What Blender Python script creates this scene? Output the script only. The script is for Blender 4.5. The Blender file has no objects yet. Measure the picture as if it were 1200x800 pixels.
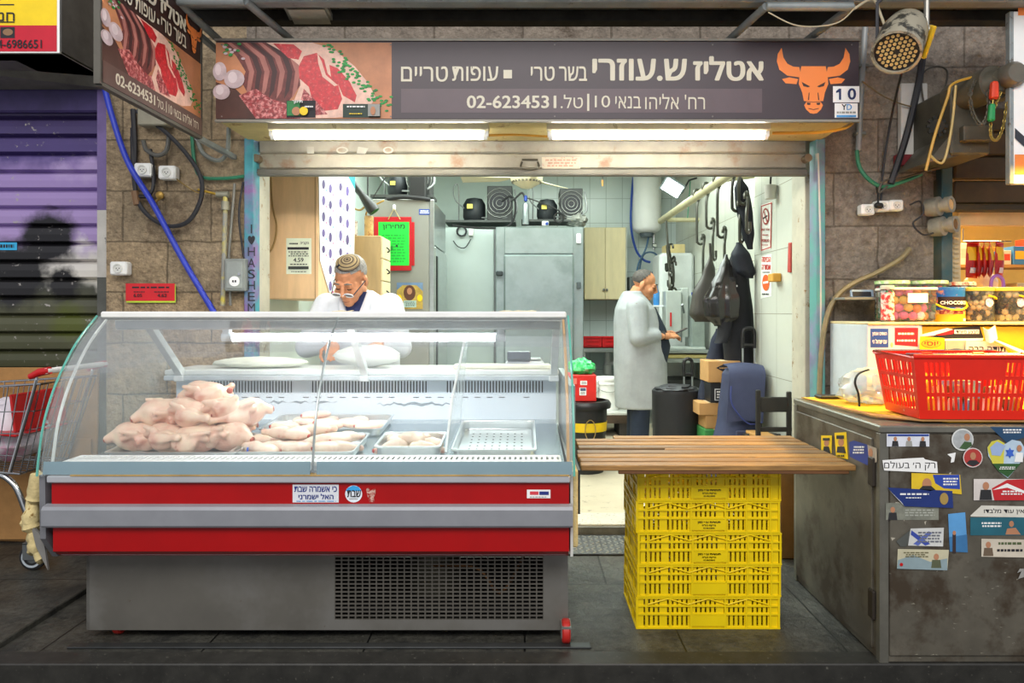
import bpy, bmesh, math, random
from mathutils import Vector, Matrix, Euler
random.seed(7)
PI = math.pi
SC = bpy.context.scene
COL = SC.collection
V = Vector
FX, CX, CY, EYE = 833.0, 615.0, 366.0, 1.30      # focal length in px, vanishing point, eye height

# ---------------------------------------------------------------- camera
cam = bpy.data.cameras.new('camera')
cam.sensor_width = 36.0
cam.lens = 36.0 * FX / 1200.0
cam.shift_x = -(CX - 600) / 1200.0
cam.shift_y = -(400 - CY) / 1200.0
cam.clip_start = 0.02
camo = bpy.data.objects.new('camera', cam)
camo.location = (0, 0, EYE)
camo.rotation_euler = (PI / 2, 0, 0)
COL.objects.link(camo)
SC.camera = camo
# ---------------------------------------------------------------- colour management
SC.view_settings.view_transform = 'Standard'
SC.view_settings.look = 'None'
SC.view_settings.gamma = 1.0
SC.view_settings.use_curve_mapping = False
SC.view_settings.exposure = 0.62
# ---------------------------------------------------------------- world and lights
w = bpy.data.worlds.new('world'); SC.world = w; w.use_nodes = True
w.node_tree.nodes['Background'].inputs[0].default_value = (0.90, 0.92, 1.0, 1)
w.node_tree.nodes['Background'].inputs[1].default_value = 0.42


def area(name, loc, target, sx, sy, power, col):
    l = bpy.data.lights.new(name, 'AREA'); l.shape = 'RECTANGLE'; l.size = sx; l.size_y = sy
    l.energy = power; l.color = col
    o = bpy.data.objects.new(name, l); o.location = loc
    o.rotation_euler = (V(target) - V(loc)).to_track_quat('-Z', 'Y').to_euler()
    COL.objects.link(o); return o


area('street_skylight', (-0.4, -1.6, 4.6), (-0.2, 3.6, 0.9), 6.0, 2.4, 200, (1.0, 0.97, 0.93))
area('shop_tube_light', (0.0, 6.1, 3.05), (0, 6.1, 0), 2.6, 1.6, 94, (0.88, 1.0, 0.93))
area('shop_front_tube_light', (-0.1, 4.85, 2.95), (-0.1, 4.9, 0), 2.4, 0.5, 28, (0.95, 1.0, 0.95))
nl = area('neighbour_lamp', (2.45, 3.15, 2.05), (2.1, 3.05, 0.9), 0.4, 0.4, 26, (1.0, 0.62, 0.12))
nl.data.spread = 2.0
area('neighbour_shop_light', (2.9, 4.9, 2.4), (2.6, 4.3, 1.2), 0.9, 0.9, 45, (1.0, 0.80, 0.42))


# ---------------------------------------------------------------- helpers
def P(px, py, y):
    """Point at depth y on the sight line of photo pixel (px, py)."""
    return V(((px - CX) * y / FX, y, EYE - (py - CY) * y / FX))


def lin(h):
    h = h.lstrip('#')
    r = []
    for i in (0, 2, 4):
        c = int(h[i:i + 2], 16) / 255.0
        r.append(c / 12.92 if c <= 0.04045 else ((c + 0.055) / 1.055) ** 2.4)
    return tuple(r)


_mc = {}


def newmat(name):
    m = bpy.data.materials.new(name); m.use_nodes = True
    nt = m.node_tree; nt.nodes.clear()
    out = nt.nodes.new('ShaderNodeOutputMaterial')
    b = nt.nodes.new('ShaderNodeBsdfPrincipled')
    nt.links.new(b.outputs[0], out.inputs[0])
    return m, nt, b, out


def mixrgb(nt, fac, a, b, mode='MIX'):
    n = nt.nodes.new('ShaderNodeMix'); n.data_type = 'RGBA'; n.blend_type = mode
    for i, v in ((0, fac), (6, a), (7, b)):
        if hasattr(v, 'links') or hasattr(v, 'is_linked'):
            nt.links.new(v, n.inputs[i])
        elif i == 0:
            n.inputs[0].default_value = v
        else:
            n.inputs[i].default_value = (*v[:3], 1)
    return n.outputs[2]


def noise(nt, vec, scale, detail=4.0, rough=0.6):
    n = nt.nodes.new('ShaderNodeTexNoise')
    n.inputs['Scale'].default_value = scale; n.inputs['Detail'].default_value = detail; n.inputs['Roughness'].default_value = rough
    if vec is not None:
        nt.links.new(vec, n.inputs['Vector'])
    return n.outputs[0]


def ramp(nt, fac, stops):
    n = nt.nodes.new('ShaderNodeValToRGB')
    els = n.color_ramp.elements
    while len(els) < len(stops):
        els.new(0.5)
    for e, (p, c) in zip(els, stops):
        e.position = p; e.color = (*c[:3], 1)
    nt.links.new(fac, n.inputs[0])
    return n.outputs[0]


def objco(nt, scale=None):
    t = nt.nodes.new('ShaderNodeTexCoord')
    o = t.outputs['Object']
    if scale is not None:
        mp = nt.nodes.new('ShaderNodeMapping'); mp.inputs['Scale'].default_value = scale
        nt.links.new(o, mp.inputs[0]); o = mp.outputs[0]
    return o


def bumpn(nt, b, h, strength, dist=0.01):
    n = nt.nodes.new('ShaderNodeBump'); n.inputs['Strength'].default_value = strength; n.inputs['Distance'].default_value = dist
    nt.links.new(h, n.inputs['Height']); nt.links.new(n.outputs[0], b.inputs['Normal'])


def M(hexc, rough=0.5, metal=0.0, var=0.10, scale=9.0, bump=0.0, bscale=40.0, spec=0.5, stretch=None, second=None, dirt=None, emit=0.0, coat=0.0):
    """Procedural material: a noise-varied colour, optional second colour in patches, dirt specks and bump."""
    key = (hexc, rough, metal, var, scale, bump, bscale, spec, stretch, second, dirt, emit, coat)
    if key in _mc:
        return _mc[key]
    m, nt, b, out = newmat('surface_' + hexc.strip('#'))
    c = lin(hexc)
    co = objco(nt, stretch)
    nz = noise(nt, co, scale, 8.0, .62)
    lo = tuple(max(0, x * (1 - var)) for x in c); hi = tuple(min(1, x * (1 + var)) for x in c)
    col = ramp(nt, nz, [(0.36, lo), (0.64, hi)])
    if second:
        h2, amt, sc2 = second
        f = ramp(nt, noise(nt, co, sc2, 5.0, 0.65), [(0.5 - amt * 0.5 + 0.12, (0, 0, 0)), (0.5 - amt * 0.5 + 0.26, (1, 1, 1))])
        col = mixrgb(nt, f, col, lin(h2))
    if dirt:
        h2, th, sc2 = dirt
        f = ramp(nt, noise(nt, co, sc2, 8.0, 0.75), [(th, (0, 0, 0)), (th + 0.06, (1, 1, 1))])
        col = mixrgb(nt, f, col, lin(h2))
    nt.links.new(col, b.inputs['Base Color'])
    b.inputs['Roughness'].default_value = rough; b.inputs['Metallic'].default_value = metal
    b.inputs['Specular IOR Level'].default_value = spec
    if coat:
        b.inputs['Coat Weight'].default_value = coat
    if emit:
        b.inputs['Emission Color'].default_value = (*c, 1); b.inputs['Emission Strength'].default_value = emit
    if bump:
        bumpn(nt, b, noise(nt, co, bscale, 6.0, 0.6), bump)
    _mc[key] = m
    return m


def glass_mat(name, tint, gloss=1.0, milk=0.0, rough=0.02, milkcol=(0.9, 0.95, 0.95)):
    m, nt, b, out = newmat(name)
    nt.nodes.remove(b)
    tr = nt.nodes.new('ShaderNodeBsdfTransparent'); tr.inputs[0].default_value = (*tint, 1)
    gl = nt.nodes.new('ShaderNodeBsdfGlossy'); gl.inputs['Roughness'].default_value = rough
    lw = nt.nodes.new('ShaderNodeFresnel'); lw.inputs[0].default_value = 1.45
    nz = noise(nt, objco(nt), 6.0)
    mx = nt.nodes.new('ShaderNodeMixShader')
    mm = nt.nodes.new('ShaderNodeMath'); mm.operation = 'MULTIPLY'; mm.inputs[1].default_value = gloss
    nt.links.new(lw.outputs[0], mm.inputs[0])
    nt.links.new(mm.outputs[0], mx.inputs[0]); nt.links.new(tr.outputs[0], mx.inputs[1]); nt.links.new(gl.outputs[0], mx.inputs[2])
    last = mx.outputs[0]
    if milk:
        df = nt.nodes.new('ShaderNodeBsdfDiffuse'); df.inputs[0].default_value = (*milkcol, 1)
        m2 = nt.nodes.new('ShaderNodeMixShader')
        rp = nt.nodes.new('ShaderNodeMapRange'); rp.inputs[3].default_value = milk * 0.6; rp.inputs[4].default_value = milk * 1.4
        nt.links.new(nz, rp.inputs[0]); nt.links.new(rp.outputs[0], m2.inputs[0])
        nt.links.new(last, m2.inputs[1]); nt.links.new(df.outputs[0], m2.inputs[2]); last = m2.outputs[0]
    nt.links.new(last, out.inputs[0])
    return m


def emit_mat(name, col, strength):
    m, nt, b, out = newmat(name)
    b.inputs['Base Color'].default_value = (*col, 1)
    b.inputs['Emission Color'].default_value = (*col, 1)
    nz = noise(nt, objco(nt), 3.0)
    r = nt.nodes.new('ShaderNodeMapRange'); r.inputs[3].default_value = strength * 0.97; r.inputs[4].default_value = strength * 1.03
    nt.links.new(nz, r.inputs[0]); nt.links.new(r.outputs[0], b.inputs['Emission Strength'])
    return m


_off = {}


class MB:
    """Collects shapes; build() links them as ONE mesh object."""

    def __init__(s, mat=None):
        s.v = []; s.f = []; s.mi = []; s.sm = []; s.mats = []; s.cur = 0; s.smooth = False; s.xf = None
        if mat is not None:
            s.m(mat)

    def m(s, mat):
        if mat not in s.mats:
            s.mats.append(mat)
        s.cur = s.mats.index(mat); return s

    def add(s, verts, faces, smooth=None):
        n = len(s.v)
        for p in verts:
            p = V(p)
            s.v.append(s.xf @ p if s.xf is not None else p)
        for f in faces:
            s.f.append([n + i for i in f]); s.mi.append(s.cur); s.sm.append(s.smooth if smooth is None else smooth)
        return s

    def box(s, c, d, rot=None, b=0.0, taper=1.0):
        """centre, full size, optional Euler or matrix, chamfer b."""
        x, y, z = d[0] / 2, d[1] / 2, d[2] / 2
        b = min(b, x * .9, y * .9, z * .9)
        R = Matrix.Identity(3) if rot is None else (Euler(rot).to_matrix() if not isinstance(rot, Matrix) else rot.to_3x3())
        c = V(c)
        if b <= 0:
            vs = [V((i * x * (taper if k > 0 else 1), j * y * (taper if k > 0 else 1), k * z)) for i in (-1, 1) for j in (-1, 1) for k in (-1, 1)]
            fs = [(0, 1, 3, 2), (4, 6, 7, 5), (0, 4, 5, 1), (2, 3, 7, 6), (0, 2, 6, 4), (1, 5, 7, 3)]
        else:
            vs = []; idx = {}
            for i in (-1, 1):
                for j in (-1, 1):
                    for k in (-1, 1):
                        for a in range(3):
                            p = [i * (x - b), j * (y - b), k * (z - b)]
                            p[a] = (i * x, j * y, k * z)[a]
                            if k > 0:
                                p[0] *= taper; p[1] *= taper
                            idx[(i, j, k, a)] = len(vs); vs.append(V(p))
            fs = []
            g = lambda i, j, k, a: idx[(i, j, k, a)]
            for q in (-1, 1):
                fs.append([g(q, -1, -1, 0), g(q, 1, -1, 0), g(q, 1, 1, 0), g(q, -1, 1, 0)][::q])
                fs.append([g(-1, q, -1, 1), g(1, q, -1, 1), g(1, q, 1, 1), g(-1, q, 1, 1)][::-q])
                fs.append([g(-1, -1, q, 2), g(1, -1, q, 2), g(1, 1, q, 2), g(-1, 1, q, 2)][::q])
            for i in (-1, 1):
                for j in (-1, 1):
                    fs.append([g(i, j, -1, 0), g(i, j, -1, 1), g(i, j, 1, 1), g(i, j, 1, 0)])
                    fs.append([g(i, -1, j, 0), g(i, -1, j, 2), g(i, 1, j, 2), g(i, 1, j, 0)])
                    fs.append([g(-1, i, j, 1), g(-1, i, j, 2), g(1, i, j, 2), g(1, i, j, 1)])
                    for k in (-1, 1):
                        fs.append([g(i, j, k, 0), g(i, j, k, 1), g(i, j, k, 2)])
        return s.add([R @ p + c for p in vs], fs, False)

    def bx(s, x0, x1, y0, y1, z0, z1, b=0.0):
        return s.box(((x0 + x1) / 2, (y0 + y1) / 2, (z0 + z1) / 2), (abs(x1 - x0), abs(y1 - y0), abs(z1 - z0)), None, b)

    def frame_at(s, p, d):
        d = V(d).normalized()
        u = d.cross(V((0, 0, 1)))
        if u.length < 1e-4:
            u = V((1, 0, 0))
        u.normalize()
        return u, d.cross(u).normalized()

    def tube(s, pts, r, seg=8, closed=False, cap=True, flat=None):
        """pipe through points; r a number or a list; flat squashes one axis."""
        pts = [V(p) for p in pts]; n = len(pts)
        rs = r if isinstance(r, (list, tuple)) else [r] * n
        vs = []; fs = []
        pu = None
        for i, p in enumerate(pts):
            a = pts[(i - 1) % n] if (i > 0 or closed) else p
            c = pts[(i + 1) % n] if (i < n - 1 or closed) else p
            d = (c - a)
            if d.length < 1e-9:
                d = V((0, 0, 1))
            d.normalize()
            if pu is None:
                u, w_ = s.frame_at(p, d)
            else:
                u = pu - d * pu.dot(d)
                if u.length < 1e-6:
                    u, w_ = s.frame_at(p, d)
                u.normalize(); w_ = d.cross(u)
            pu = u
            for k in range(seg):
                t = 2 * PI * k / seg
                vs.append(p + u * (math.cos(t) * rs[i]) + w_ * (math.sin(t) * rs[i] * (flat or 1)))
        m = n if closed else n - 1
        for i in range(m):
            for k in range(seg):
                a, b2 = i * seg + k, i * seg + (k + 1) % seg
                c, d2 = ((i + 1) % n) * seg + (k + 1) % seg, ((i + 1) % n) * seg + k
                fs.append((a, b2, c, d2))
        if cap and not closed:
            fs.append(tuple(range(seg))[::-1]); fs.append(tuple(range((n - 1) * seg, n * seg)))
        return s.add(vs, fs, True)

    def cyl(s, p0, p1, r, r1=None, seg=16):
        return s.tube([p0, p1], [r, r if r1 is None else r1], seg)

    def lathe(s, prof, c=(0, 0, 0), seg=20, axis=(0, 0, 1), ang=2 * PI):
        """profile of (radius, height) spun round axis at c."""
        c = V(c); q = V(axis).to_track_quat('Z', 'Y').to_matrix()
        vs = []; fs = []
        for r, h in prof:
            for k in range(seg):
                t = ang * k / seg
                vs.append(q @ V((r * math.cos(t), r * math.sin(t), h)) + c)
        for i in range(len(prof) - 1):
            for k in range(seg):
                fs.append((i * seg + k, i * seg + (k + 1) % seg, (i + 1) * seg + (k + 1) % seg, (i + 1) * seg + k))
        return s.add(vs, fs, True)

    def ell(s, c, r, rot=None, seg=14, rings=9, fn=None):
        c = V(c); R = Matrix.Identity(3) if rot is None else Euler(rot).to_matrix()
        if not isinstance(r, (tuple, list)):
            r = (r, r, r)
        vs = []; fs = []
        for i in range(rings + 1):
            a = PI * i / rings
            for k in range(seg):
                t = 2 * PI * k / seg
                d = V((math.sin(a) * math.cos(t), math.sin(a) * math.sin(t), math.cos(a)))
                q = V((d.x * r[0], d.y * r[1], d.z * r[2]))
                if fn:
                    q = fn(q, d)
                vs.append(R @ q + c)
        for i in range(rings):
            for k in range(seg):
                fs.append((i * seg + k, (i + 1) * seg + k, (i + 1) * seg + (k + 1) % seg, i * seg + (k + 1) % seg))
        return s.add(vs, fs, True)

    def poly(s, pts, ext):
        """flat outline (3-D points) given thickness by the vector ext."""
        pts = [V(p) for p in pts]; e = V(ext); n = len(pts)
        fs = [tuple(range(n)), tuple(range(2 * n - 1, n - 1, -1))] + [(i, i + n, (i + 1) % n + n, (i + 1) % n) for i in range(n)]
        return s.add(pts + [p + e for p in pts], fs, False)

    def face(s, pts):
        return s.add(pts, [tuple(range(len(pts)))], False)

    def sheet(s, F, nu, nv, th=0.0, smooth=True):
        """surface F(u,v), u,v in 0..1, optionally thickened (solid) by th along -normal."""
        g = [[V(F(i / nu, j / nv)) for j in range(nv + 1)] for i in range(nu + 1)]
        vs = [p for r in g for p in r]; W = nv + 1
        fs = [(i * W + j, (i + 1) * W + j, (i + 1) * W + j + 1, i * W + j + 1) for i in range(nu) for j in range(nv)]
        if th:
            N = len(vs); bk = []
            for i in range(nu + 1):
                for j in range(nv + 1):
                    du = g[min(i + 1, nu)][j] - g[max(i - 1, 0)][j]; dv = g[i][min(j + 1, nv)] - g[i][max(j - 1, 0)]
                    nn = du.cross(dv)
                    nn = nn.normalized() if nn.length > 1e-12 else V((0, 0, 1))
                    bk.append(g[i][j] - nn * th)
            vs = vs + bk
            fs = fs + [tuple(N + q for q in f[::-1]) for f in fs]
            for i in range(nu):
                fs.append((i * W, N + i * W, N + (i + 1) * W, (i + 1) * W)); fs.append(((i + 1) * W + nv, N + (i + 1) * W + nv, N + i * W + nv, i * W + nv))
            for j in range(nv):
                fs.append((j, j + 1, N + j + 1, N + j)); fs.append((nu * W + j + 1, nu * W + j, N + nu * W + j, N + nu * W + j + 1))
        return s.add(vs, fs, smooth)

    def perf(s, F, us, vs_, solid, th):
        """perforated panel: grid cells with lines us, vs_ on surface F(u,v); solid(i,j); th thickness vector."""
        e = V(th); nu, nv = len(us), len(vs_)
        pts = [V(F(u, v)) for u in us for v in vs_]; N = len(pts)
        fs = []
        S = lambda i, j: 0 <= i < nu - 1 and 0 <= j < nv - 1 and solid(i, j)
        q = lambda i, j: i * nv + j
        for i in range(nu - 1):
            for j in range(nv - 1):
                if not S(i, j):
                    continue
                a, b, c, d = q(i, j), q(i + 1, j), q(i + 1, j + 1), q(i, j + 1)
                fs.append((a, b, c, d)); fs.append((N + d, N + c, N + b, N + a))
                if not S(i - 1, j): fs.append((d, a, N + a, N + d)[::-1])
                if not S(i + 1, j): fs.append((b, c, N + c, N + b)[::-1])
                if not S(i, j - 1): fs.append((a, b, N + b, N + a)[::-1])
                if not S(i, j + 1): fs.append((c, d, N + d, N + c)[::-1])
        used = sorted({k for f in fs for k in f}); mp = {k: n for n, k in enumerate(used)}
        allp = pts + [p + e for p in pts]
        return s.add([allp[k] for k in used], [tuple(mp[k] for k in f) for f in fs], False)

    def bounds(s):
        return V([min(p[i] for p in s.v) for i in range(3)]), V([max(p[i] for p in s.v) for i in range(3)])

    def build(s, name, parent=None, origin=None):
        off = V((0, 0, 0)) if parent is None else _off.get(parent.name, V((0, 0, 0)))
        if origin is not None:
            off = V(origin)
        me = bpy.data.meshes.new(name)
        me.from_pydata([tuple(p - off) for p in s.v], [], s.f)
        for m_ in s.mats:
            me.materials.append(m_)
        me.polygons.foreach_set('material_index', s.mi)
        me.polygons.foreach_set('use_smooth', s.sm)
        bm = bmesh.new(); bm.from_mesh(me)
        bmesh.ops.recalc_face_normals(bm, faces=bm.faces)
        bm.to_mesh(me); bm.free()
        me.update()
        if any(s.sm):
            me.set_sharp_from_angle(angle=math.radians(42))
        o = bpy.data.objects.new(name, me); COL.objects.link(o)
        if parent is not None:
            o.parent = parent
        if origin is not None:
            o.location = off
        _off[o.name] = off
        return o


def tag(o, label=None, cat=None, group=None, kind=None):
    if label: o['label'] = label
    if cat: o['category'] = cat
    if group: o['group'] = group
    if kind: o['kind'] = kind
    return o


def thing(name, label, cat, loc=(0, 0, 0), group=None):
    """An Empty at the thing's base; its parts are built in world coordinates and parented."""
    o = bpy.data.objects.new(name, None); COL.objects.link(o); o.empty_display_size = 0.1
    o.location = loc; _off[o.name] = V(loc)
    return tag(o, label, cat, group)


def solo(mb, name, label, cat, group=None):
    """A thing that is one mesh, its origin at the middle of its base."""
    lo, hi = mb.bounds()
    return tag(mb.build(name, None, ((lo.x + hi.x) / 2, (lo.y + hi.y) / 2, lo.z)), label, cat, group)


def struct(mb, name, label=None):
    o = mb.build(name); o['kind'] = 'structure'
    if label: o['label'] = label
    return o


def copy_tree(o, loc=None, rot=None, label=None, group=None, scale=None, parent=None):
    """A copy of a thing with copies of its parts and sub-parts."""
    c = o.copy(); COL.objects.link(c)
    if parent is not None:
        c.parent = parent
    if loc is not None: c.location = loc
    if rot is not None: c.rotation_euler = rot
    if scale is not None: c.scale = (scale,) * 3 if not isinstance(scale, (tuple, list)) else scale
    if label: c['label'] = label
    if group: c['group'] = group
    for ch in [x for x in KIDS(o)]:
        copy_tree(ch, parent=c)
    return c


def KIDS(o):
    return [x for x in bpy.data.objects if x.parent == o]


def remesh(mb, voxel, smooth=2):
    """One continuous skin round all the collected shapes: (verts, faces)."""
    o = mb.build('skin_tmp')
    r = o.modifiers.new('r', 'REMESH'); r.mode = 'VOXEL'; r.voxel_size = voxel
    if smooth:
        s_ = o.modifiers.new('s', 'SMOOTH'); s_.factor = 0.5; s_.iterations = smooth
    dg = bpy.context.evaluated_depsgraph_get(); dg.update()
    me = bpy.data.meshes.new_from_object(o.evaluated_get(dg))
    vs = [v.co.copy() for v in me.vertices]; fs = [tuple(p.vertices) for p in me.polygons]
    bpy.data.objects.remove(o); bpy.data.meshes.remove(me)
    return vs, fs


# ---------------------------------------------------------------- lettering and flat prints
_tc = {}


def heb(s):
    """visual order of a right-to-left line, digits and Latin kept as they read."""
    out = []; run = ''
    for ch in s:
        if ch.isascii() and (ch.isalnum() or ch in '-.,%'):
            run += ch
        else:
            if run:
                out.append(run); run = ''
            out.append(ch)
    if run: out.append(run)
    return ''.join(out[::-1])


def glyphs(s, bold):
    k = (s, bold)
    if k not in _tc:
        c = bpy.data.curves.new('lettering', 'FONT'); c.body = s; c.offset = bold; c.resolution_u = 3
        o = bpy.data.objects.new('lettering', c); COL.objects.link(o)
        dg = bpy.context.evaluated_depsgraph_get(); dg.update()
        me = bpy.data.meshes.new_from_object(o.evaluated_get(dg))
        vs = [v.co.copy() for v in me.vertices]; fs = [tuple(p.vertices) for p in me.polygons]
        bpy.data.objects.remove(o); bpy.data.curves.remove(c); bpy.data.meshes.remove(me)
        x0, x1 = min(v.x for v in vs), max(v.x for v in vs); y0, y1 = min(v.y for v in vs), max(v.y for v in vs)
        _tc[k] = ([((v.x - x0) / max(1e-6, x1 - x0), (v.y - y0) / max(1e-6, y1 - y0)) for v in vs], fs)
    return _tc[k]


def front(y, eps=0.0008):
    return lambda px, py, l: P(px, py, y) - V((0, l * eps, 0))


def side(X, sgn=-1, eps=0.0008):
    def f(px, py, l):
        y = FX * X / (px - CX)
        return V((X + sgn * l * eps, y, EYE - (py - CY) * y / FX))
    return f


def prints(mb, f, items, layer=1):
    for it in items:
        k = it[0]
        if k == 'r':
            _, x0, y0, x1, y1, m = it; mb.m(m).face([f(x0, y0, layer), f(x1, y0, layer), f(x1, y1, layer), f(x0, y1, layer)])
        elif k == 'p':
            mb.m(it[2]).face([f(x, y, layer) for x, y in it[1]])
        elif k == 'e':
            _, cx, cy, rx, ry, m = it[:6]
            mb.m(m).face([f(cx + rx * math.cos(2 * PI * a / 20), cy + ry * math.sin(2 * PI * a / 20), layer) for a in range(20)])
        elif k == 't':
            _, s, x0, y0, x1, y1, m, bold = it
            vs, fs = glyphs(heb(s), 0.0)
            d = bold * 1.15 * abs(y1 - y0); mb.m(m)
            sx, sy = math.copysign(1, x1 - x0), math.copysign(1, y1 - y0)
            xa, xb, ya, yb = x0 + d * sx, x1 - d * sx, y0 + d * .6 * sy, y1 - d * .6 * sy
            for kk, (ox, oy) in enumerate(((d, 0), (-d, 0), (d * .5, d * .6), (-d * .5, -d * .6), (d * .5, -d * .6), (-d * .5, d * .6), (0, 0)) if bold else ((0, 0),)):
                for fi, q in enumerate(fs):
                    mb.face([f(xa + vs[w_][0] * (xb - xa) + ox, yb + vs[w_][1] * (ya - yb) + oy, layer + .12 * kk + .03 * (fi % 4)) for w_ in q])
        elif k == 'd':                     # rows of print too small to read
            _, x0, y0, x1, y1, n, m = it
            mb.m(m); rr = random.Random(int(x0 * 7 + y0))
            for i in range(n):
                ya = y0 + (y1 - y0) * (i + 0.2) / n; yb = y0 + (y1 - y0) * (i + 0.75) / n
                x = x0 + rr.random() * (x1 - x0) * 0.12; xe = x1 - rr.random() * (x1 - x0) * 0.12
                while x < xe:
                    wd = min(xe - x, (x1 - x0) * (0.06 + 0.12 * rr.random()))
                    mb.face([f(x, ya, layer), f(x + wd, ya, layer), f(x + wd, yb, layer), f(x, yb, layer)])
                    x += wd + (x1 - x0) * 0.035
        layer += 1
    return mb


def decal(parent, name, f, items, label=None):
    o = prints(MB(), f, items).build(name, parent)
    if label: o['label'] = label
    return o


def spline(pts, n=8):
    """Catmull-Rom through points."""
    pts = [V(p) for p in pts]; out = []
    for i in range(len(pts) - 1):
        p0, p1, p2, p3 = pts[max(i - 1, 0)], pts[i], pts[i + 1], pts[min(i + 2, len(pts) - 1)]
        for k in range(n):
            t = k / n
            out.append(0.5 * ((2 * p1) + (p2 - p0) * t + (2 * p0 - 5 * p1 + 4 * p2 - p3) * t * t + (3 * p1 - p0 - 3 * p2 + p3) * t ** 3))
    out.append(pts[-1]); return out


def cable(name, label, pts, r, mat, cat='cable', n=8, group=None):
    return solo(MB(mat).tube(spline(pts, n), r, 6), name, label, cat, group)


# common materials
WHITE = M('#e9e9e4', .4, var=.04); CREAM = M('#e6dcc4', .5, var=.06); BLACK = M('#141414', .45, var=.2); INK = M('#1c1c22', .6, var=.1)
STEEL = M('#b4bab9', .28, .85, var=.08, scale=3, stretch=(1, 1, 6)); DSTEEL = M('#7c8080', .38, .7, var=.12, scale=5)
CHROME = M('#c8cacb', .16, 1.0, var=.05); RED = M('#c31418', .4, var=.06); RUBBER = M('#1f1f20', .8, var=.2)
PAPER = M('#e8eadf', .8, var=.03); PWHITE = M('#f2f2ef', .55, var=.02); YELLOW = M('#f2cf10', .5, var=.05); BLUE = M('#1d3f96', .5, var=.06)
TEAL = M('#1f6f86', .6, var=.1); SKIN = M('#c98a63', .55, var=.10, scale=30, spec=.35); SKINP = M('#b98260', .6, var=.05); NAVY = M('#1a2032', .85, var=.2)
GREENP = M('#17d23c', .6, var=.04); SKYB = M('#4d9ad8', .5, var=.15); GREYP = M('#9b9a94', .6, var=.1); OLIVE = M('#5b6047', .7, var=.15); ORANGE = M('#f08a3c', .5, var=.05)
KRAFT = M('#a87c48', .85, var=.10, scale=12, bump=.1)


# ================================================================ THE SETTING
def brickmat(name, c1, c2, mortar, bw, bh, msize=0.004, offset=0.5, axes='xz', rough=0.5, bump=0.4, nvar=0.25, nscale=6.0, rdirt=None, fine=0.0, rough2=None, jit=0.0, spec=.5):
    m, nt, b, out = newmat(name)
    co = objco(nt)
    sx = nt.nodes.new('ShaderNodeSeparateXYZ'); nt.links.new(co, sx.inputs[0])
    cb = nt.nodes.new('ShaderNodeCombineXYZ')
    for i, a in enumerate(axes):
        nt.links.new(sx.outputs['xyz'.index(a)], cb.inputs[i])
    vec = cb.outputs[0]
    if jit:
        nn = nt.nodes.new('ShaderNodeTexNoise'); nn.inputs['Scale'].default_value = 7.0; nn.inputs['Detail'].default_value = 3
        nt.links.new(co, nn.inputs['Vector'])
        vm = nt.nodes.new('ShaderNodeVectorMath'); vm.operation = 'MULTIPLY_ADD'; vm.inputs[1].default_value = (jit, jit, 0)
        nt.links.new(nn.outputs['Color'], vm.inputs[0]); nt.links.new(vec, vm.inputs[2]); vec = vm.outputs[0]
    br = nt.nodes.new('ShaderNodeTexBrick'); br.offset = offset
    br.inputs['Color1'].default_value = (*lin(c1), 1); br.inputs['Color2'].default_value = (*lin(c2), 1); br.inputs['Mortar'].default_value = (*lin(mortar), 1)
    br.inputs['Scale'].default_value = 1.0; br.inputs['Mortar Size'].default_value = msize; br.inputs['Mortar Smooth'].default_value = 0.3
    br.inputs['Brick Width'].default_value = bw; br.inputs['Row Height'].default_value = bh; br.inputs['Bias'].default_value = 0.0
    nt.links.new(vec, br.inputs['Vector'])
    nz = noise(nt, co, nscale, 8.0, 0.7)
    sh = ramp(nt, nz, [(0.3, (1 - nvar,) * 3), (0.7, (1, 1, 1))])
    col = mixrgb(nt, 1.0, br.outputs['Color'], sh, 'MULTIPLY')
    if fine or rough2:
        s2 = ramp(nt, noise(nt, co, nscale * 7, 9.0, 0.75), [(0.36, (1 - nvar * .75,) * 3), (0.62, (1.18,) * 3)])
        col = mixrgb(nt, 1.0, col, s2, 'MULTIPLY')
    if rdirt:
        h, th, sc2 = rdirt
        f = ramp(nt, noise(nt, co, sc2, 9.0, 0.72), [(th, (0, 0, 0)), (th + 0.12, (1, 1, 1))])
        col = mixrgb(nt, f, col, lin(h))
    if rough2:
        f = ramp(nt, noise(nt, co, 45.0, 9.0, 0.7), [(.64, (0, 0, 0)), (.70, (.7, .7, .7))])
        col = mixrgb(nt, f, col, lin('#8f8c80'))
    nt.links.new(col, b.inputs['Base Color'])
    if rough2:
        rr = nt.nodes.new('ShaderNodeMapRange'); rr.inputs[1].default_value = .35; rr.inputs[2].default_value = .65; rr.inputs[3].default_value = rough; rr.inputs[4].default_value = rough2
        nt.links.new(noise(nt, co, 3.0, 6.0), rr.inputs[0]); nt.links.new(rr.outputs[0], b.inputs['Roughness'])
    else:
        b.inputs['Roughness'].default_value = rough
    b.inputs['Specular IOR Level'].default_value = spec
    inv = nt.nodes.new('ShaderNodeMath'); inv.operation = 'MULTIPLY_ADD'; inv.inputs[1].default_value = -1.0; inv.inputs[2].default_value = 1.0
    nt.links.new(br.outputs['Fac'], inv.inputs[0])
    hh = inv.outputs[0]
    if fine:
        ad = nt.nodes.new('ShaderNodeMath'); ad.operation = 'MULTIPLY_ADD'; ad.inputs[1].default_value = fine
        nt.links.new(noise(nt, co, 22.0, 8.0, 0.65), ad.inputs[0]); nt.links.new(hh, ad.inputs[2]); hh = ad.outputs[0]
    bumpn(nt, b, hh, bump, 0.012)
    return m


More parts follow.
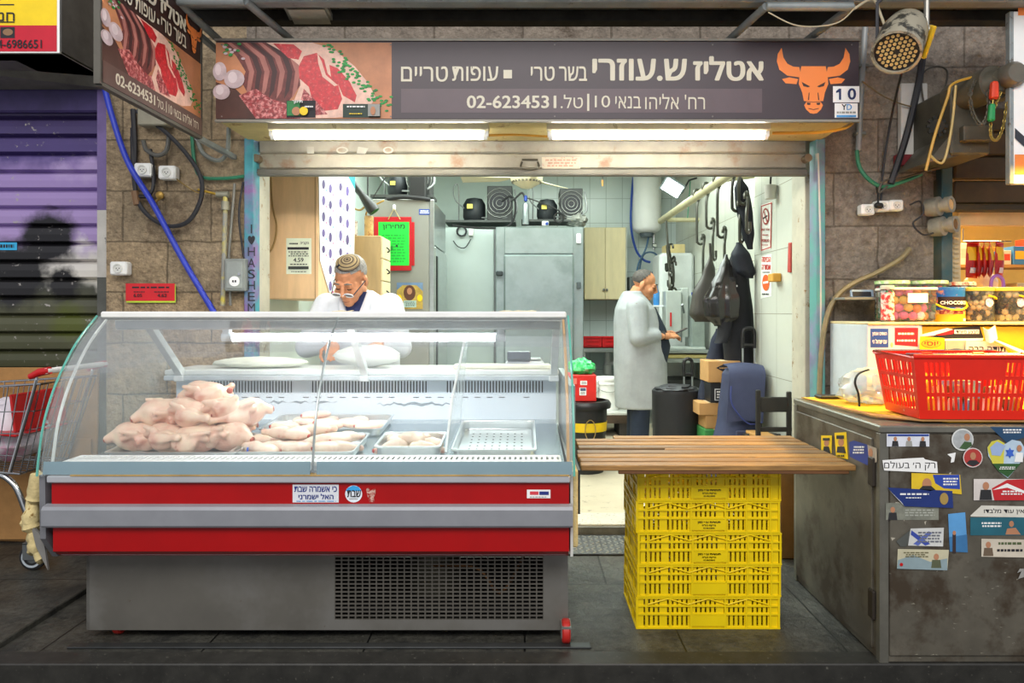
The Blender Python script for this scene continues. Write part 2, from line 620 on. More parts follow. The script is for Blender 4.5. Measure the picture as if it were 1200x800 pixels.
STONE = brickmat('rough_stone', '#dcbe94', '#c8b18f', '#9c896c', .50, .285, .006, .5, 'xz', .9, 1.0, .5, 4.0, ('#6d5a44', .54, 3.4), 5.0, jit=.025)
STONE2 = brickmat('grey_stone', '#bdae9b', '#a89b8d', '#8b7e6e', .50, .30, .006, .5, 'xz', .9, 1.0, .45, 4.0, ('#6a5d50', .56, 3.4), 5.0, jit=.025)
FLOORM = brickmat('dark_paving', '#57564e', '#494842', '#131312', .62, .85, .004, .37, 'xy', .30, .8, .6, 5.0, ('#2c2c29', .50, 6.0), 1.0, .62, spec=.4)
TILEM = brickmat('wall_tile', '#dde8e5', '#d8e3e0', '#a9b6b1', .20, .30, .0035, 0, 'xz', .22, .25, .06, 2.0, None)
TILEY = brickmat('side_wall_tile', '#cfd2c6', '#c9ccc0', '#a09f90', .30, .43, .003, 0, 'yz', .25, .25, .08, 2.0, None)
TERR = M('#c9c4b6', .5, var=.05, dirt=('#6a665c', .56, 60))
PLASTER = M('#cfdad4', .8, var=.05, scale=2)

floor_mb = MB(FLOORM)
floor_mb.bx(-6, 5, 2.667, 4.02, -.15, 0)
struct(floor_mb, 'floor')
struct(MB(FLOORM).bx(-6, 5, -4, 2.667, -.30, -.15), 'floor_street')
struct(MB(M('#2b2a26', .5, var=.3, scale=14, dirt=('#5f5d54', .6, 50))).bx(-6, 5, 2.62, 2.72, -.15, .004, .004), 'trim_1')
struct(MB(FLOORM).bx(-6, -2.03, 2.72, 4.1, -.01, .024, .004), 'floor_left')
# threshold, shop floor
struct(MB(M('#75756f', .6, var=.25, scale=12)).bx(-1.51, 1.61, 4.14, 4.165, 0, .05), 'trim_2')
struct(MB(TERR).bx(-1.51, 1.61, 4.16, 4.40, 0, .062, .004), 'trim_3')
struct(MB(M('#bdb29a', .5, var=.08, scale=3, dirt=('#8d8472', .6, 14))).bx(-2.0, 2.2, 4.40, 9.0, -.1, .055), 'floor_shop')
struct(MB(FLOORM).bx(-1.51, 1.61, 4.02, 4.14, -.1, 0), 'floor_threshold')
# facade
wf = MB(STONE)
wf.bx(-2.355, -1.565, 4.0, 4.3, 0, 3.3)
wf.m(STONE2).bx(1.66, 2.30, 4.0, 4.3, 0, 3.3)
wf.bx(-1.565, 1.66, 4.0, 4.3, 2.32, 3.3)
struct(wf, 'wall_front')
struct(MB(STONE2).bx(2.30, 5, 4.02, 4.3, 2.05, 3.3), 'wall_front_neighbour')
struct(MB(STONE).bx(-6, -2.355, 4.25, 4.4, 0, 3.3), 'wall_front_side')
# shop interior
struct(MB(PLASTER).bx(-1.85, -1.7, 4.3, 9.0, 0, 3.2), 'wall_left')
struct(MB(TILEM).bx(-1.85, 2.1, 8.75, 8.9, 0, 3.2), 'wall_back')
struct(MB(TILEY).bx(1.86, 2.1, 5.25, 8.8, 0, 3.2), 'wall_right')
struct(MB(TILEY).bx(1.70, 2.1, 4.3, 5.26, 0, 3.2), 'wall_right_front')
struct(MB(PLASTER).bx(-1.85, 2.1, 4.3, 9.0, 3.12, 3.2), 'ceiling')
# the upper left of the back wall is plain plaster above the cold room
struct(MB(PLASTER).bx(-1.7, .02, 8.70, 8.76, 2.2, 3.12), 'wall_back_plaster')
# neighbour stall interior
NBW = M('#d9b25a', .8, var=.1, scale=3)
struct(MB(NBW).bx(2.25, 5, 6.0, 6.1, 0, 3.0), 'wall_neighbour')
struct(MB(M('#efe0bb', .7, var=.06)).bx(2.3, 5, 4.3, 6.0, 2.55, 2.62), 'ceiling_neighbour')
struct(MB(NBW).bx(2.22, 2.30, 4.3, 6.0, 0, 3.0), 'wall_neighbour_side')
struct(MB(M('#d8b684', .7, var=.12, scale=6)).bx(2.44, 4.4, 4.0, 4.06, 1.79, 1.868), 'trim_lintel')
# canopy over the stall fronts
CORR = M('#6a6a62', .7, .2, var=.25, scale=5, dirt=('#3b372f', .55, 6))
cn = MB(CORR)
cn.sheet(lambda u, v: (-1.75 + 5.75 * u, 3.15 + .52 * v, 2.80 + .05 * v + .012 * math.sin(v * 2 * PI * 7)), 1, 56, .004)
o = solo(cn, 'canopy', 'weathered corrugated canopy sheet over the stall fronts above the signs', 'canopy')
GREYST = M('#8d9494', .5, .3, var=.15, scale=8, dirt=('#5c5548', .6, 10))
solo(MB(GREYST).bx(-1.66, 4, 3.33, 3.40, 2.755, 2.80, .004), 'canopy_beam', 'long pale steel beam along the front edge of the corrugated canopy', 'beam')
solo(MB(M('#3c3932', .8, var=.3)).bx(-1.7, 4, 3.62, 3.70, 2.785, 2.84, .004), 'canopy_joist', 'dark timber joist under the canopy behind the pale beam', 'beam')


def bracket(label, x0, x1, z):
    t = thing('canopy_bracket', label, 'bracket', (x0, 3.6, z), 'canopy brackets')
    MB(GREYST).tube([(x0, 3.30, z), (x1, 3.30, z)], .021, 12).build('crossbar', t)
    for x in (x0, x1):
        b = MB(GREYST).tube([(x, 3.30, z), (x + .16 * (1 if x0 < 0 else -1) * (1 if x == x1 or x0 > 0 else .4), 3.98, z - .06)], .019, 10)
        b.build('strut', t)
    return t


bracket('grey tube bracket above the projecting meat sign, holding the canopy', -1.62, -1.30, 2.745)
bracket('grey tube bracket with a tied string above the bull emblem of the long sign', 1.12, 1.52, 2.72)
st = MB(M('#b9ae92', .8)).tube(spline([(1.52, 3.28, 2.70), (1.60, 3.27, 2.74), (1.64, 3.27, 2.66), (1.66, 3.27, 2.60)]), .006, 6)
st.tube(spline([(1.12, 3.27, 2.68), (1.25, 3.25, 2.61), (1.42, 3.25, 2.62), (1.52, 3.28, 2.70)]), .003, 5)
solo(st, 'string', 'beige string tied round the grey bracket above the bull emblem', 'string')
lp = thing('canopy_lamp', 'square dusty panel lamp fixed under the canopy above the sign', 'lamp', P(362, 20, 3.5))
MB(M('#94948c', .7, var=.2)).poly([P(332, 8, 3.45), P(383, 8, 3.45), P(392, 29, 3.68), P(342, 29, 3.68)], (0, .0, .03)).build('housing', lp)
MB(M('#b8b6aa', .6, var=.15)).poly([P(337, 10.5, 3.46), P(380, 10.5, 3.46), P(388, 27.5, 3.66), P(345, 27.5, 3.66)], (0, 0, -.004)).build('diffuser', lp)

# ================================================================ LONG SHOP SIGN
YS = 3.55
SIGNC = M('#382b32', .42, var=.10, scale=3, dirt=('#7a6d72', .74, 30)); BAR = M('#57474d', .42, var=.06); LET = M('#d6cfba', .5, var=.02)
BULL = M('#f0863c', .5, var=.02); BROWN = M('#3a2420', .45, var=.08)
AGED = M('#b9a870', .6, var=.15, scale=6, dirt=('#7a5a24', .56, 6))
PIC = [M('#b97a52', .45, var=.2, scale=5), M('#4b2b22', .5, var=.2), M('#6b2f2b', .5, var=.3, scale=40), M('#a86a60', .5, var=.15), M('#3d1a1a', .5),
       M('#e3b9a6', .45, var=.14, scale=25), M('#c01420', .4, var=.25, scale=45, second=('#e06a68', .10, 60)), M('#1f8a3a', .5, var=.4, scale=60), M('#c2adb0', .5, var=.15, scale=20), M('#8e2b2e', .45, var=.5, scale=50, second=('#d98a86', .3, 55))]


def meat_picture(mb, f):
    bg, dk, rib, ribl, ribd, fat, stk, grn, gar, mar = PIC
    it = [('r', 253, 50, 459, 139, bg), ('p', [(253, 96), (276, 104), (292, 120), (305, 139), (253, 139)], dk),
          ('p', [(262, 50), (330, 50), (352, 75), (352, 100), (336, 122), (318, 118), (292, 112), (283, 96), (288, 84), (277, 66)], rib)]
    for k in range(7):
        x = 286 + k * 9
        it.append(('p', [(x - 20, 50), (x - 15, 50), (x + 6, 66), (x + 12, 84), (x + 8, 106), (x + 2, 116), (x + 4, 100), (x + 6, 84), (x, 68)], ribl if k % 2 == 0 else ribd))
    it += [('p', [(280, 112), (300, 104), (318, 116), (338, 122), (348, 116), (356, 139), (300, 139)], mar),
           ('p', [(312, 50), (366, 50), (392, 58), (416, 78), (432, 98), (440, 114), (432, 128), (412, 136), (392, 138), (352, 139), (343, 122), (352, 100), (350, 76), (330, 60)], fat),
           ('p', [(320, 51), (344, 52), (354, 60), (350, 70), (338, 68)], stk),
           ('p', [(356, 66), (371, 62), (380, 70), (384, 86), (396, 98), (401, 116), (396, 128), (380, 130), (366, 118), (362, 102), (351, 92), (350, 78)], stk),
           ('p', [(386, 76), (396, 80), (410, 96), (418, 112), (416, 120), (402, 112), (396, 98), (388, 90)], stk),
           ('p', [(372, 62), (377, 72), (382, 88), (396, 100), (392, 101), (378, 90), (373, 74)], fat),
           ('p', [(356, 104), (372, 120), (384, 134), (360, 136), (352, 120)], mar)]
    r = random.Random(3)
    for k in range(80):
        t = r.random(); it.append(('e', 384 + 72 * t + r.gauss(0, 4), 54 + 74 * t ** .9 + r.gauss(0, 4), 2.2, 1.3, grn))
    for k in range(14):
        it.append(('e', 262 + r.random() * 24, 52 + r.random() * 20, 2.4, 1.5, grn if k % 2 else gar))
    for cx, cy, rx, ry in ((258, 84, 8, 11), (275, 93, 12, 11), (260, 108, 10, 9)):
        it += [('e', cx, cy, rx, ry, gar), ('e', cx - 2, cy - 2, rx * .45, ry * .6, M('#d8c8ca', .5, var=.1))]
    lay = 1
    for i in it:                      # successive shapes lie a hair in front of one another
        prints(mb, f, [(*i,)], 1 + lay * .05); lay += 1


def bull(mb, f, cx=953.3, k=1.0, x_of=None):
    face = [(1000, 143), (1043, 143), (1050, 183), (1052, 205), (1040, 235), (1034, 265), (1000, 268)]
    muz = [(1000, 270), (1025, 268), (1033, 280), (1026, 295), (1012, 308), (1000, 310)]
    horn = [(1050, 146), (1072, 144), (1092, 134), (1106, 112), (1112, 78), (1126, 100), (1129, 126), (1120, 155), (1092, 176), (1050, 182), (1046, 165)]
    ear = [(1054, 188), (1085, 182), (1111, 188), (1098, 203), (1060, 206)]
    eye = [(1012, 214), (1042, 198), (1036, 213), (1020, 217)]
    for s in (1, -1):
        g = lambda px, py, l: f(cx + s * (px - 1000) / 3 * k, 30 + py / 3, l)
        prints(mb, g, [('p', face, BULL)], 1.0); prints(mb, g, [('p', muz, BULL)], 1.3); prints(mb, g, [('p', horn, BULL)], 1.1); prints(mb, g, [('p', ear, BULL)], 1.1)
        prints(mb, g, [('p', eye, BROWN)], 1.6); prints(mb, g, [('p', [(1010, 272), (1024, 270), (1022, 279), (1012, 279)], BROWN)], 1.6)
        prints(mb, g, [('p', [(1014, 236), (1017, 236), (1020, 262), (1016, 262)], BROWN)], 1.6); prints(mb, g, [('p', [(1000, 294), (1018, 290), (1018, 292.5), (1000, 297)], BROWN)], 1.6)


sg = thing('shop_sign', 'long purple-brown butcher sign box with a meat picture and a bull emblem', 'sign', (.06, YS, 2.26))
a, b_ = P(253, 140, YS), P(1007, 48, YS)
MB(SIGNC).bx(a.x, b_.x, YS, YS + .05, a.z, b_.z, .004).build('face_panel', sg)
MB(M('#8a867c', .5, .4)).bx(a.x - .005, b_.x + .005, YS - .004, YS + .02, b_.z, b_.z + .012).bx(a.x - .005, b_.x + .005, YS - .004, YS + .02, a.z - .012, a.z).build('edge_trim', sg)
MB(AGED).bx(a.x, b_.x - .02, YS + .05, 3.99, a.z, b_.z - .02).build('back_box', sg)
mp = MB(); meat_picture(mp, front(YS)); mp.build('picture_panel', sg)
decal(sg, 'text_band', front(YS), [('r', 470, 104, 893, 132, BAR)])
lt = MB(); f = front(YS, .0010)
for args in (('אטליז', 812, 66, 895, 95, .035), ('ש.עוזרי', 694, 69, 805, 95, .035), ('בשר', 655, 78, 688, 95, .012), ('טרי', 622, 78, 650, 95, .012), ('עופות', 530, 78, 584, 95, .012), ('טריים', 470, 78, 525, 96, .012),
             ("רח' אליהו", 756, 110, 826, 128, .0), ('בנאי', 721, 113, 751, 127, .0), ('10', 697, 112, 715, 126, .0), ('טל.', 657, 111, 683, 127, .0), ('02-6234531', 547, 112, 652, 127, .03)):
    prints(lt, f, [('t', *args[:5], LET, args[5])], 2)
prints(lt, f, [('r', 590, 82, 600, 92, LET)], 2); prints(lt, f, [('r', 688, 110, 690.5, 130, LET)], 2)
lt.build('lettering', sg)
bm_ = MB(); bull(bm_, front(YS)); bm_.build('bull_emblem', sg)
decal(sg, 'number_plate', front(YS), [('r', 976, 101, 1007, 120, PWHITE), ('r', 983, 104, 985.6, 117, M('#22305e', .5)), ('p', [(983, 104), (983, 108), (979.5, 109), (979.5, 107)], M('#22305e', .5)), ('t', '0', 993, 103.5, 1003, 117, M('#22305e', .5), .03)], 'white plate with the house number')
decal(sg, 'sticker', front(YS), [('r', 978, 121, 1005, 138, PWHITE), ('t', 'Y', 986, 122, 992, 129, INK, .02), ('t', 'D', 992, 122, 998, 129, SKYB, .02), ('d', 980, 130, 1003, 134, 1, GREYP), ('r', 980, 135, 1003, 137.5, SKYB)], 'small white sticker under the number')
decal(sg, 'sticker', front(YS, .004), [('r', 336, 118, 370, 138, INK), ('r', 337, 119, 352, 136, M('#1d7a3a', .5)), ('e', 348, 131, 5, 5, SKINP), ('e', 357, 131, 5, 5, YELLOW), ('t', 'תיווך', 344, 119, 356, 123, PWHITE, .02), ('d', 358, 125, 369, 128, 1, PWHITE)], 'small dark green and black notice')
decal(sg, 'sticker', front(YS, .004), [('r', 402, 122, 446, 138, M('#123024', .5)), ('d', 405, 124, 428, 127, 1, PWHITE), ('d', 408, 133, 426, 135, 1, YELLOW), ('r', 432, 123, 446, 137, GREYP), ('e', 438, 131, 3, 5, SKINP)], 'small dark green notice')
screws = MB(M('#77706c', .5, .4))
for px in (260, 458, 650, 835, 998):
    for py in (52.5, 136.5):
        q = P(px, py, YS); screws.cyl(q, q - V((0, .003, 0)), .004, seg=8)
screws.build('screw', sg)
TUBE = emit_mat('fluorescent_tube', (1.0, 0.98, 0.92), 30.0)


def tube_light(label, px0, px1, y, z):
    x0, x1 = (px0 - CX) * y / FX, (px1 - CX) * y / FX
    t = thing('tube_light', label, 'lamp', ((x0 + x1) / 2, y, z), 'tube lights under the long sign')
    MB(M('#d8cda6', .5, var=.12, dirt=('#8f7c46', .6, 12))).bx(x0 - .03, x1 + .03, y + .0, y + .07, z + .025, z + .072, .006).build('housing', t)
    MB(TUBE).tube([(x0, y + .03, z), (x1, y + .03, z)], .0145, 14).build('tube', t)
    for x, s in ((x0, -1), (x1, 1)):
        MB(WHITE).tube([(x, y + .03, z), (x + s * .02, y + .03, z)], .018, 12).bx(x + s * .006, x + s * .026, y + .015, y + .045, z, z + .03).build('end_cap', t)


zt = P(0, 160, 3.64).z
tube_light('fluorescent tube lamp under the meat picture of the long sign', 320, 566, 3.61, zt)
tube_light('fluorescent tube lamp under the bull-emblem half of the long sign', 648, 897, 3.61, zt)
solo(MB(M('#c98f2a', .5)).tube(spline([P(566, 159, 3.66), P(600, 158, 3.66), P(642, 160, 3.66)]), .006, 6), 'lamp_wire', 'ochre wire linking the two tube lamps under the long sign', 'cable')
solo(MB(M('#c98f2a', .5)).tube(spline([P(905, 156, 3.66), P(960, 155, 3.62), P(990, 150, 3.6), P(1000, 143, 3.62)]), .008, 6), 'lamp_wire', 'ochre wire running from the tube lamp to the bull-emblem end of the sign', 'cable')

# ================================================================ PROJECTING SIGN (square to the front)
XH = -1.612
zb, zt_ = 2.18, 2.18 + 440 * 2.70 / FX + 271 * 2.7 / FX - 271 * 2.70 / FX
YN, YF = 2.705, 3.535
H0, H1 = 2.178, 2.735 + .0


def hs(u, v, l=0):
    return V((XH + l * .0008, YN + u * (YF - YN), H0 + v * (H1 - H0)))


pj = thing('projecting_sign', 'projecting butcher sign with the same meat picture, hung square to the street', 'sign', (XH, 3.1, H0))
MB(BROWN).bx(XH - .02, XH, YN, YF, H0, H1, .003).build('panel', pj)
MB(M('#55524a', .5, .4)).bx(XH - .022, XH + .004, YN - .012, YN, H0 - .01, H1 + .01).bx(XH - .022, XH + .004, YF, YF + .012, H0 - .01, H1 + .01).bx(XH - .022, XH + .004, YN, YF, H0 - .016, H0 - .001).bx(XH - .022, XH + .004, YN, YF, H1, H1 + .01).build('frame', pj)
hm = MB(); meat_picture(hm, lambda px, py, l: hs((px - 253) / 206, .64 - (py - 50) / 89 * .49, l)); hm.build('picture_panel', pj)
g2 = lambda px, py, l: hs(px, 1 - py, l)
lt = MB()
prints(lt, g2, [('r', 0, .85, 1, 1, M('#5b4038', .5))], 8)
for s_, x0, y0, x1, y1, bd in (('אטליז ש.עוזרי', .12, .06, .80, .20, .035), ('בשר טרי', .52, .23, .80, .335, .012), ('עופות טריים', .06, .23, .46, .335, .012),
                               ('02-6234531', .10, .885, .46, .965, .03), ('.טל', .48, .885, .555, .965, 0), ("רח' אליהו בנאי 10", .60, .885, .95, .965, 0)):
    prints(lt, g2, [('t', s_, x0, y0, x1, y1, LET, bd)], 9)
prints(lt, g2, [('r', .48, .27, .50, .31, LET)], 9); prints(lt, g2, [('r', .572, .88, .578, .97, LET)], 9)
lt.build('lettering', pj)
bb = MB(); bull(bb, lambda px, py, l: hs(.90 + (px - 953.3) / 86 * .20, .99 - (py - 54) / 80 * .31, l + 6)); bb.build('bull_emblem', pj)
MB(GREYST).bx(XH - .03, XH - .005, YF, 3.99, H0 - .02, H0 + .005).build('mount_bracket', pj)
MB(GREYST).bx(XH - .03, XH - .005, YF, 3.99, H1 - .06, H1 - .035).build('mount_bracket', pj)

# ================================================================ LEFT NEIGHBOUR: sign box and purple shutter
nb = thing('sign_box', 'grey sign box with a yellow and red face over the purple shutter', 'sign', (-2.8, 3.6, 2.6))
x1 = -2.349
MB(M('#4d4c49', .5, .3, var=.2)).bx(-3.6, x1, 3.60, 3.95, 2.61, 3.05, .004).build('housing', nb)
MB(M('#6d6b60', .6, .3, var=.2)).poly([(x1, 3.6, 2.61), (x1, 3.95, 2.61), (x1 + .04, 4.02, 2.56), (-3.6, 4.02, 2.56), (-3.6, 3.6, 2.61)], (0, 0, .012)).build('underside', nb)
f = front(3.598)
decal(nb, 'face_panel', f, [('r', -110, -30, 70, 62, PWHITE), ('r', -110, -30, 67, 30, YELLOW), ('r', -20, 5, 17, 6.5, INK), ('r', -110, 30, 67, 60.5, M('#c4122c', .45, var=.05)), ('r', 1, 32, 18, 45, INK), ('e', 10, 38, 6, 4, M('#8c6a4a', .5)),
                             ('t', 'חנו', -4, 15, 18, 25, INK, .01), ('r', -20, 25.7, 18, 26.8, INK), ('t', '4-6986651', -2, 47, 50, 57, INK, .012)])


def shutter_mat():
    m, nt, b, out = newmat('graffiti_shutter')
    co = objco(nt); sx = nt.nodes.new('ShaderNodeSeparateXYZ'); nt.links.new(co, sx.inputs[0])
    ad = nt.nodes.new('ShaderNodeMath'); ad.operation = 'MULTIPLY_ADD'; ad.inputs[1].default_value = .25
    nt.links.new(noise(nt, co, 5.0, 3.0), ad.inputs[0]); nt.links.new(sx.outputs[2], ad.inputs[2])
    mr = nt.nodes.new('ShaderNodeMapRange'); mr.inputs[1].default_value = .9; mr.inputs[2].default_value = 2.7; nt.links.new(ad.outputs[0], mr.inputs[0])
    z = lambda v: (v + .125 - .9) / 1.8
    col = ramp(nt, mr.outputs[0], [(z(1.05), lin('#45472f')), (z(1.30), lin('#55563e')), (z(1.43), lin('#45463a')), (z(1.48), lin('#dcd8cc')), (z(1.62), lin('#d0cbc6')), (z(1.70), lin('#a38cbd')), (z(2.10), lin('#9a83bb')), (z(2.20), lin('#4d3f78')), (z(2.45), lin('#40345f'))])
    for (x, zz, r, h) in ((-2.74, 1.72, .20, '#17161a'), (-2.95, 1.52, .24, '#1b1a1c'), (-2.66, 1.46, .13, '#1d1c1d'), (-2.50, 2.13, .10, '#a893c2'), (-2.66, 2.10, .09, '#a893c2'), (-2.55, 1.70, .07, '#d6d0d2'), (-2.62, 1.24, .13, '#545b26')):
        vd = nt.nodes.new('ShaderNodeVectorMath'); vd.operation = 'DISTANCE'; vd.inputs[1].default_value = (x + 2.9, 0, zz); nt.links.new(co, vd.inputs[0])
        a2 = nt.nodes.new('ShaderNodeMath'); a2.operation = 'MULTIPLY_ADD'; a2.inputs[1].default_value = .16; nt.links.new(noise(nt, co, 9.0, 4.0), a2.inputs[0]); nt.links.new(vd.outputs['Value'], a2.inputs[2])
        fr = ramp(nt, a2.outputs[0], [(r * .75 + .05, (1, 1, 1)), (r + .08, (0, 0, 0))])
        col = mixrgb(nt, fr, col, lin(h))
    f = ramp(nt, noise(nt, co, 20.0, 9.0, .7), [(.62, (0, 0, 0)), (.66, (1, 1, 1))])
    col = mixrgb(nt, f, col, lin('#a9a49e'))
    nt.links.new(col, b.inputs['Base Color']); b.inputs['Roughness'].default_value = .45
    return m


GRAF = shutter_mat()
ps = thing('purple_shutter', 'closed roller shutter sprayed purple, white and black beside the stone wall', 'shutter', (-2.9, 4.1, 0))
sl = MB(GRAF); sl.smooth = True
z = .05; zs = []
while z < 2.5:
    prof = [(4.125, z), (4.085, z + .012), (4.08, z + .05), (4.085, z + .085), (4.118, z + .098), (4.125, z + .103)]
    vs = []
    for X in (-3.9, -2.425):
        vs += [(X, y, zz) for y, zz in prof]
    n = len(prof); sl.add(vs, [(i, i + 1, n + i + 1, n + i) for i in range(n - 1)], False)
    z += .103
o = sl.build('slats', ps)
MB(M('#6d5b90', .5, var=.2, scale=4)).bx(-2.425, -2.36, 4.03, 4.14, 1.88, 2.6).m(M('#b9b6ae', .5, var=.15, scale=5, dirt=('#4a4844', .6, 7))).bx(-2.425, -2.36, 4.03, 4.14, 1.50, 1.88).m(M('#4b4c46', .5, var=.3, scale=5)).bx(-2.425, -2.36, 4.03, 4.14, 0, 1.50).build('guide_rail', ps)
MB(M('#3c3160', .5, var=.2)).bx(-3.9, -2.36, 4.04, 4.2, 2.44, 2.62, .01).build('top_box', ps)
decal(ps, 'sticker', front(4.078), [('r', -8, 284, 20, 293, M('#2fa7d8', .5)), ('d', -6, 285, 18, 292, 1, INK)], 'small light blue sticker')

# ================================================================ MAIN ROLLER SHUTTER (rolled up) and its rails
rs = thing('roller_shutter', 'rolled-up grey metal shutter hanging under the long sign', 'shutter', (0, 4.05, 2.07))
OLDM = M('#a39d8f', .5, .35, var=.15, scale=5, second=('#8d6f5a', .12, 7), dirt=('#d8d4c8', .66, 24))
m_ = MB(OLDM)
for za, zb2 in ((2.205, 2.30), (2.115, 2.203)):
    m_.bx(-1.51, 1.60, 4.03, 4.055, za, zb2, .008)
m_.build('slats', rs)
MB(M('#77746b', .5, .5)).bx(-1.515, 1.60, 4.015, 4.06, 2.073, 2.113, .006).bx(-1.515, 1.6, 4.01, 4.065, 2.086, 2.092).build('bottom_bar', rs)
q = P(621, 190, 4.02)
MB(M('#6c685d', .4, .7)).tube(spline([q + V((-.045, 0, .0)), q + V((-.05, -.02, -.03)), q + V((-.02, -.03, -.04)), q + V((.02, -.03, -.04)), q + V((.05, -.02, -.03)), q + V((.045, 0, .0))], 5), .006, 8).tube([q + V((-.045, .0, .015)), q + V((.045, .0, .015))], .006, 8).build('handle', rs)
decal(rs, 'lock_plate', front(4.028), [('r', 635, 184, 680, 198, M('#c6beab', .5, second=('#b55a44', .12, 50))), ('d', 638, 186, 676, 196, 3, M('#b98a78', .6))], 'worn pale plate')
decal(rs, 'chalk_marks', front(4.028), [('e', 401, 176, 7, 4, M('#c3bfb4', .7)), ('e', 401, 176, 5, 2.6, OLDM), ('e', 455, 176, 6, 4, M('#c3bfb4', .7)), ('e', 455, 176, 4, 2.6, OLDM), ('r', 360, 172, 368, 180, M('#b8b4a9', .7)), ('p', [(420, 172), (432, 174), (428, 181), (418, 180)], M('#b8b4a9', .7))])
for s, px, lab in ((-1, 302, None), (1, 945, None)):
    q = P(px, 186, 4.0); MB(M('#8a7a62', .5, .5)).cyl(q + V((0, -.03, 0)), q + V((0, .02, 0)), .022).build('roller_end', rs)
GR1 = M('#3f8f9c', .5, var=.35, scale=4, second=('#7d5a8f', .35, 3), dirt=('#d2b35a', .68, 7)); GR2 = M('#7f7a9a', .5, var=.3, scale=3, second=('#5b9a94', .4, 2.5), dirt=('#c9c2b4', .66, 5))
rl = thing('shutter_rail', 'painted steel shutter rail with hand lettering beside the stone wall', 'shutter rail', (-1.54, 4.0, 0), 'shutter rails')
MB(GR1).bx(-1.565, -1.513, 3.96, 4.06, 0, 2.27, .004).build('channel', rl)
lt = MB(); z0 = 263
for ch in 'I♥HASHEM':
    hw = .8 if ch == 'I' else 4.2
    prints(lt, front(3.958), [('t', ch, 294.7 - hw, z0, 294.7 + hw, z0 + 10.5, INK, 0.0)], 1); z0 += 13.2
lt.build('lettering', rl)
rr_ = thing('shutter_rail', 'painted steel shutter rail in faded purple and teal by the tiled wall', 'shutter rail', (1.64, 4.0, 0), 'shutter rails')
MB(GR2).bx(1.625, 1.675, 3.96, 4.06, 0, 2.27, .004).build('channel', rr_)
JAMB = M('#b7b2a0', .6, var=.12, scale=5, dirt=('#8a6a42', .58, 8))
struct(MB(JAMB).bx(-1.566, -1.545, 4.061, 4.31, 0, 2.6, .004), 'trim_4')
struct(MB(JAMB).bx(1.615, 1.70, 4.10, 4.30, 0, 2.6, .004), 'trim_5')

# ================================================================ THINGS ON THE LEFT STONE WALL
def socket(label, px, py, y=3.99, s=1.0, plug=False):
    c = P(px, py, y)
    t = thing('power_socket', label, 'socket', c, 'wall sockets')
    MB(WHITE).box(c + V((0, -.028, 0)), (.095 * s, .06, .075 * s), None, .008).build('box', t)
    MB(M('#cfcfc8', .4)).lathe([(.0, 0), (.026 * s, 0), (.026 * s, .006), (.020 * s, .006), (.018 * s, .001), (0, .001)], c + V((0, -.058, 0)), 20, (0, -1, 0)).build('face_ring', t)
    MB(INK).cyl(c + V((-.008, -.0585, 0)), c + V((-.008, -.060, 0)), .003, seg=8).cyl(c + V((.008, -.0585, 0)), c + V((.008, -.060, 0)), .003, seg=8).cyl(c + V((0, -.0585, -.009)), c + V((0, -.060, -.009)), .003, seg=8).build('contact_hole', t)
    return t


socket('white wall socket nearest the projecting sign, by the blue pipe', 173, 201)
socket('white wall socket beside the black cable loop', 201, 204)
socket('white wall socket low beside the purple shutter frame', 145, 315)
BL = M('#2438b0', .45, var=.15)
solo(MB(BL).tube(spline([P(120, 92, 3.95), P(131, 135, 3.94), P(150, 190, 3.93), P(180, 240, 3.93), P(212, 300, 3.93), P(252, 368, 3.93)]), .016, 10), 'blue_pipe', 'blue plastic pipe running diagonally down the stone wall', 'pipe')
K = M('#26262a', .6)
cable('power_cable', 'thick black cable hanging in a big loop on the stone wall', [P(160, 130, 3.95), P(200, 160, 3.94), P(232, 200, 3.94), P(236, 230, 3.94), P(222, 258, 3.94), P(200, 265, 3.94), P(178, 256, 3.94), P(162, 236, 3.95), P(157, 205, 3.96), P(155, 160, 3.97)], .012, K)
cable('power_cable', 'black cable curl behind the two white sockets', [P(176, 175, 3.97), P(180, 205, 3.96), P(178, 224, 3.95), P(168, 230, 3.95), P(158, 220, 3.96), P(155, 150, 3.97)], .011, K)
GH = M('#2f7a5a', .5, var=.15)
cable('green_hose', 'dark green hose clipped under the projecting sign bracket', [P(225, 158, 3.97), P(228, 190, 3.97), P(236, 207, 3.97), P(262, 209, 3.97), P(290, 206, 3.97)], .010, GH)
cable('grey_hose', 'grey hose in a bend under the bracket of the projecting sign', [P(230, 155, 3.96), P(237, 178, 3.95), P(255, 188, 3.95), P(266, 178, 3.96), P(268, 150, 3.97)], .013, M('#6b6f68', .6))
solo(MB(M('#55544e', .6)).tube(spline([P(168, 165, 3.96), P(172, 176, 3.95), P(185, 182, 3.94), P(195, 176, 3.95), P(198, 160, 3.96)]), .012, 8), 'drain_hose', 'short grey hose curled up above the white sockets', 'hose')
gp = thing('gas_pipe', 'yellow-painted gas pipe with a brass valve above the meter box', 'pipe', P(262, 300, 3.95))
MB(M('#c9b52a', .5, var=.3, scale=6, second=('#8a8a82', .5, 5))).tube([P(264, 228, 3.95), P(264, 246, 3.95), P(261, 358, 3.95)], .013, 10).build('pipe', gp)
MB(M('#8c8a78', .5, .4)).tube([P(254, 228, 3.95), P(268, 228, 3.95)], .018, 10).tube([P(264, 236, 3.95), P(264, 246, 3.95)], .022, 10).build('valve', gp)
MB(M('#b29034', .4, .6)).tube([P(232, 222, 3.95), P(256, 228, 3.95)], .007, 8).build('inlet', gp)
cable('thin_wire', 'thin rusty wire strung from the wall tap to the gas valve', [P(192, 196, 3.96), P(210, 212, 3.96), P(228, 224, 3.96), P(238, 227, 3.96)], .003, M('#9a7c34', .6))
tp = thing('brass_tap', 'small old brass tap on the stone wall behind the blue pipe', 'tap', P(188, 230, 3.97))
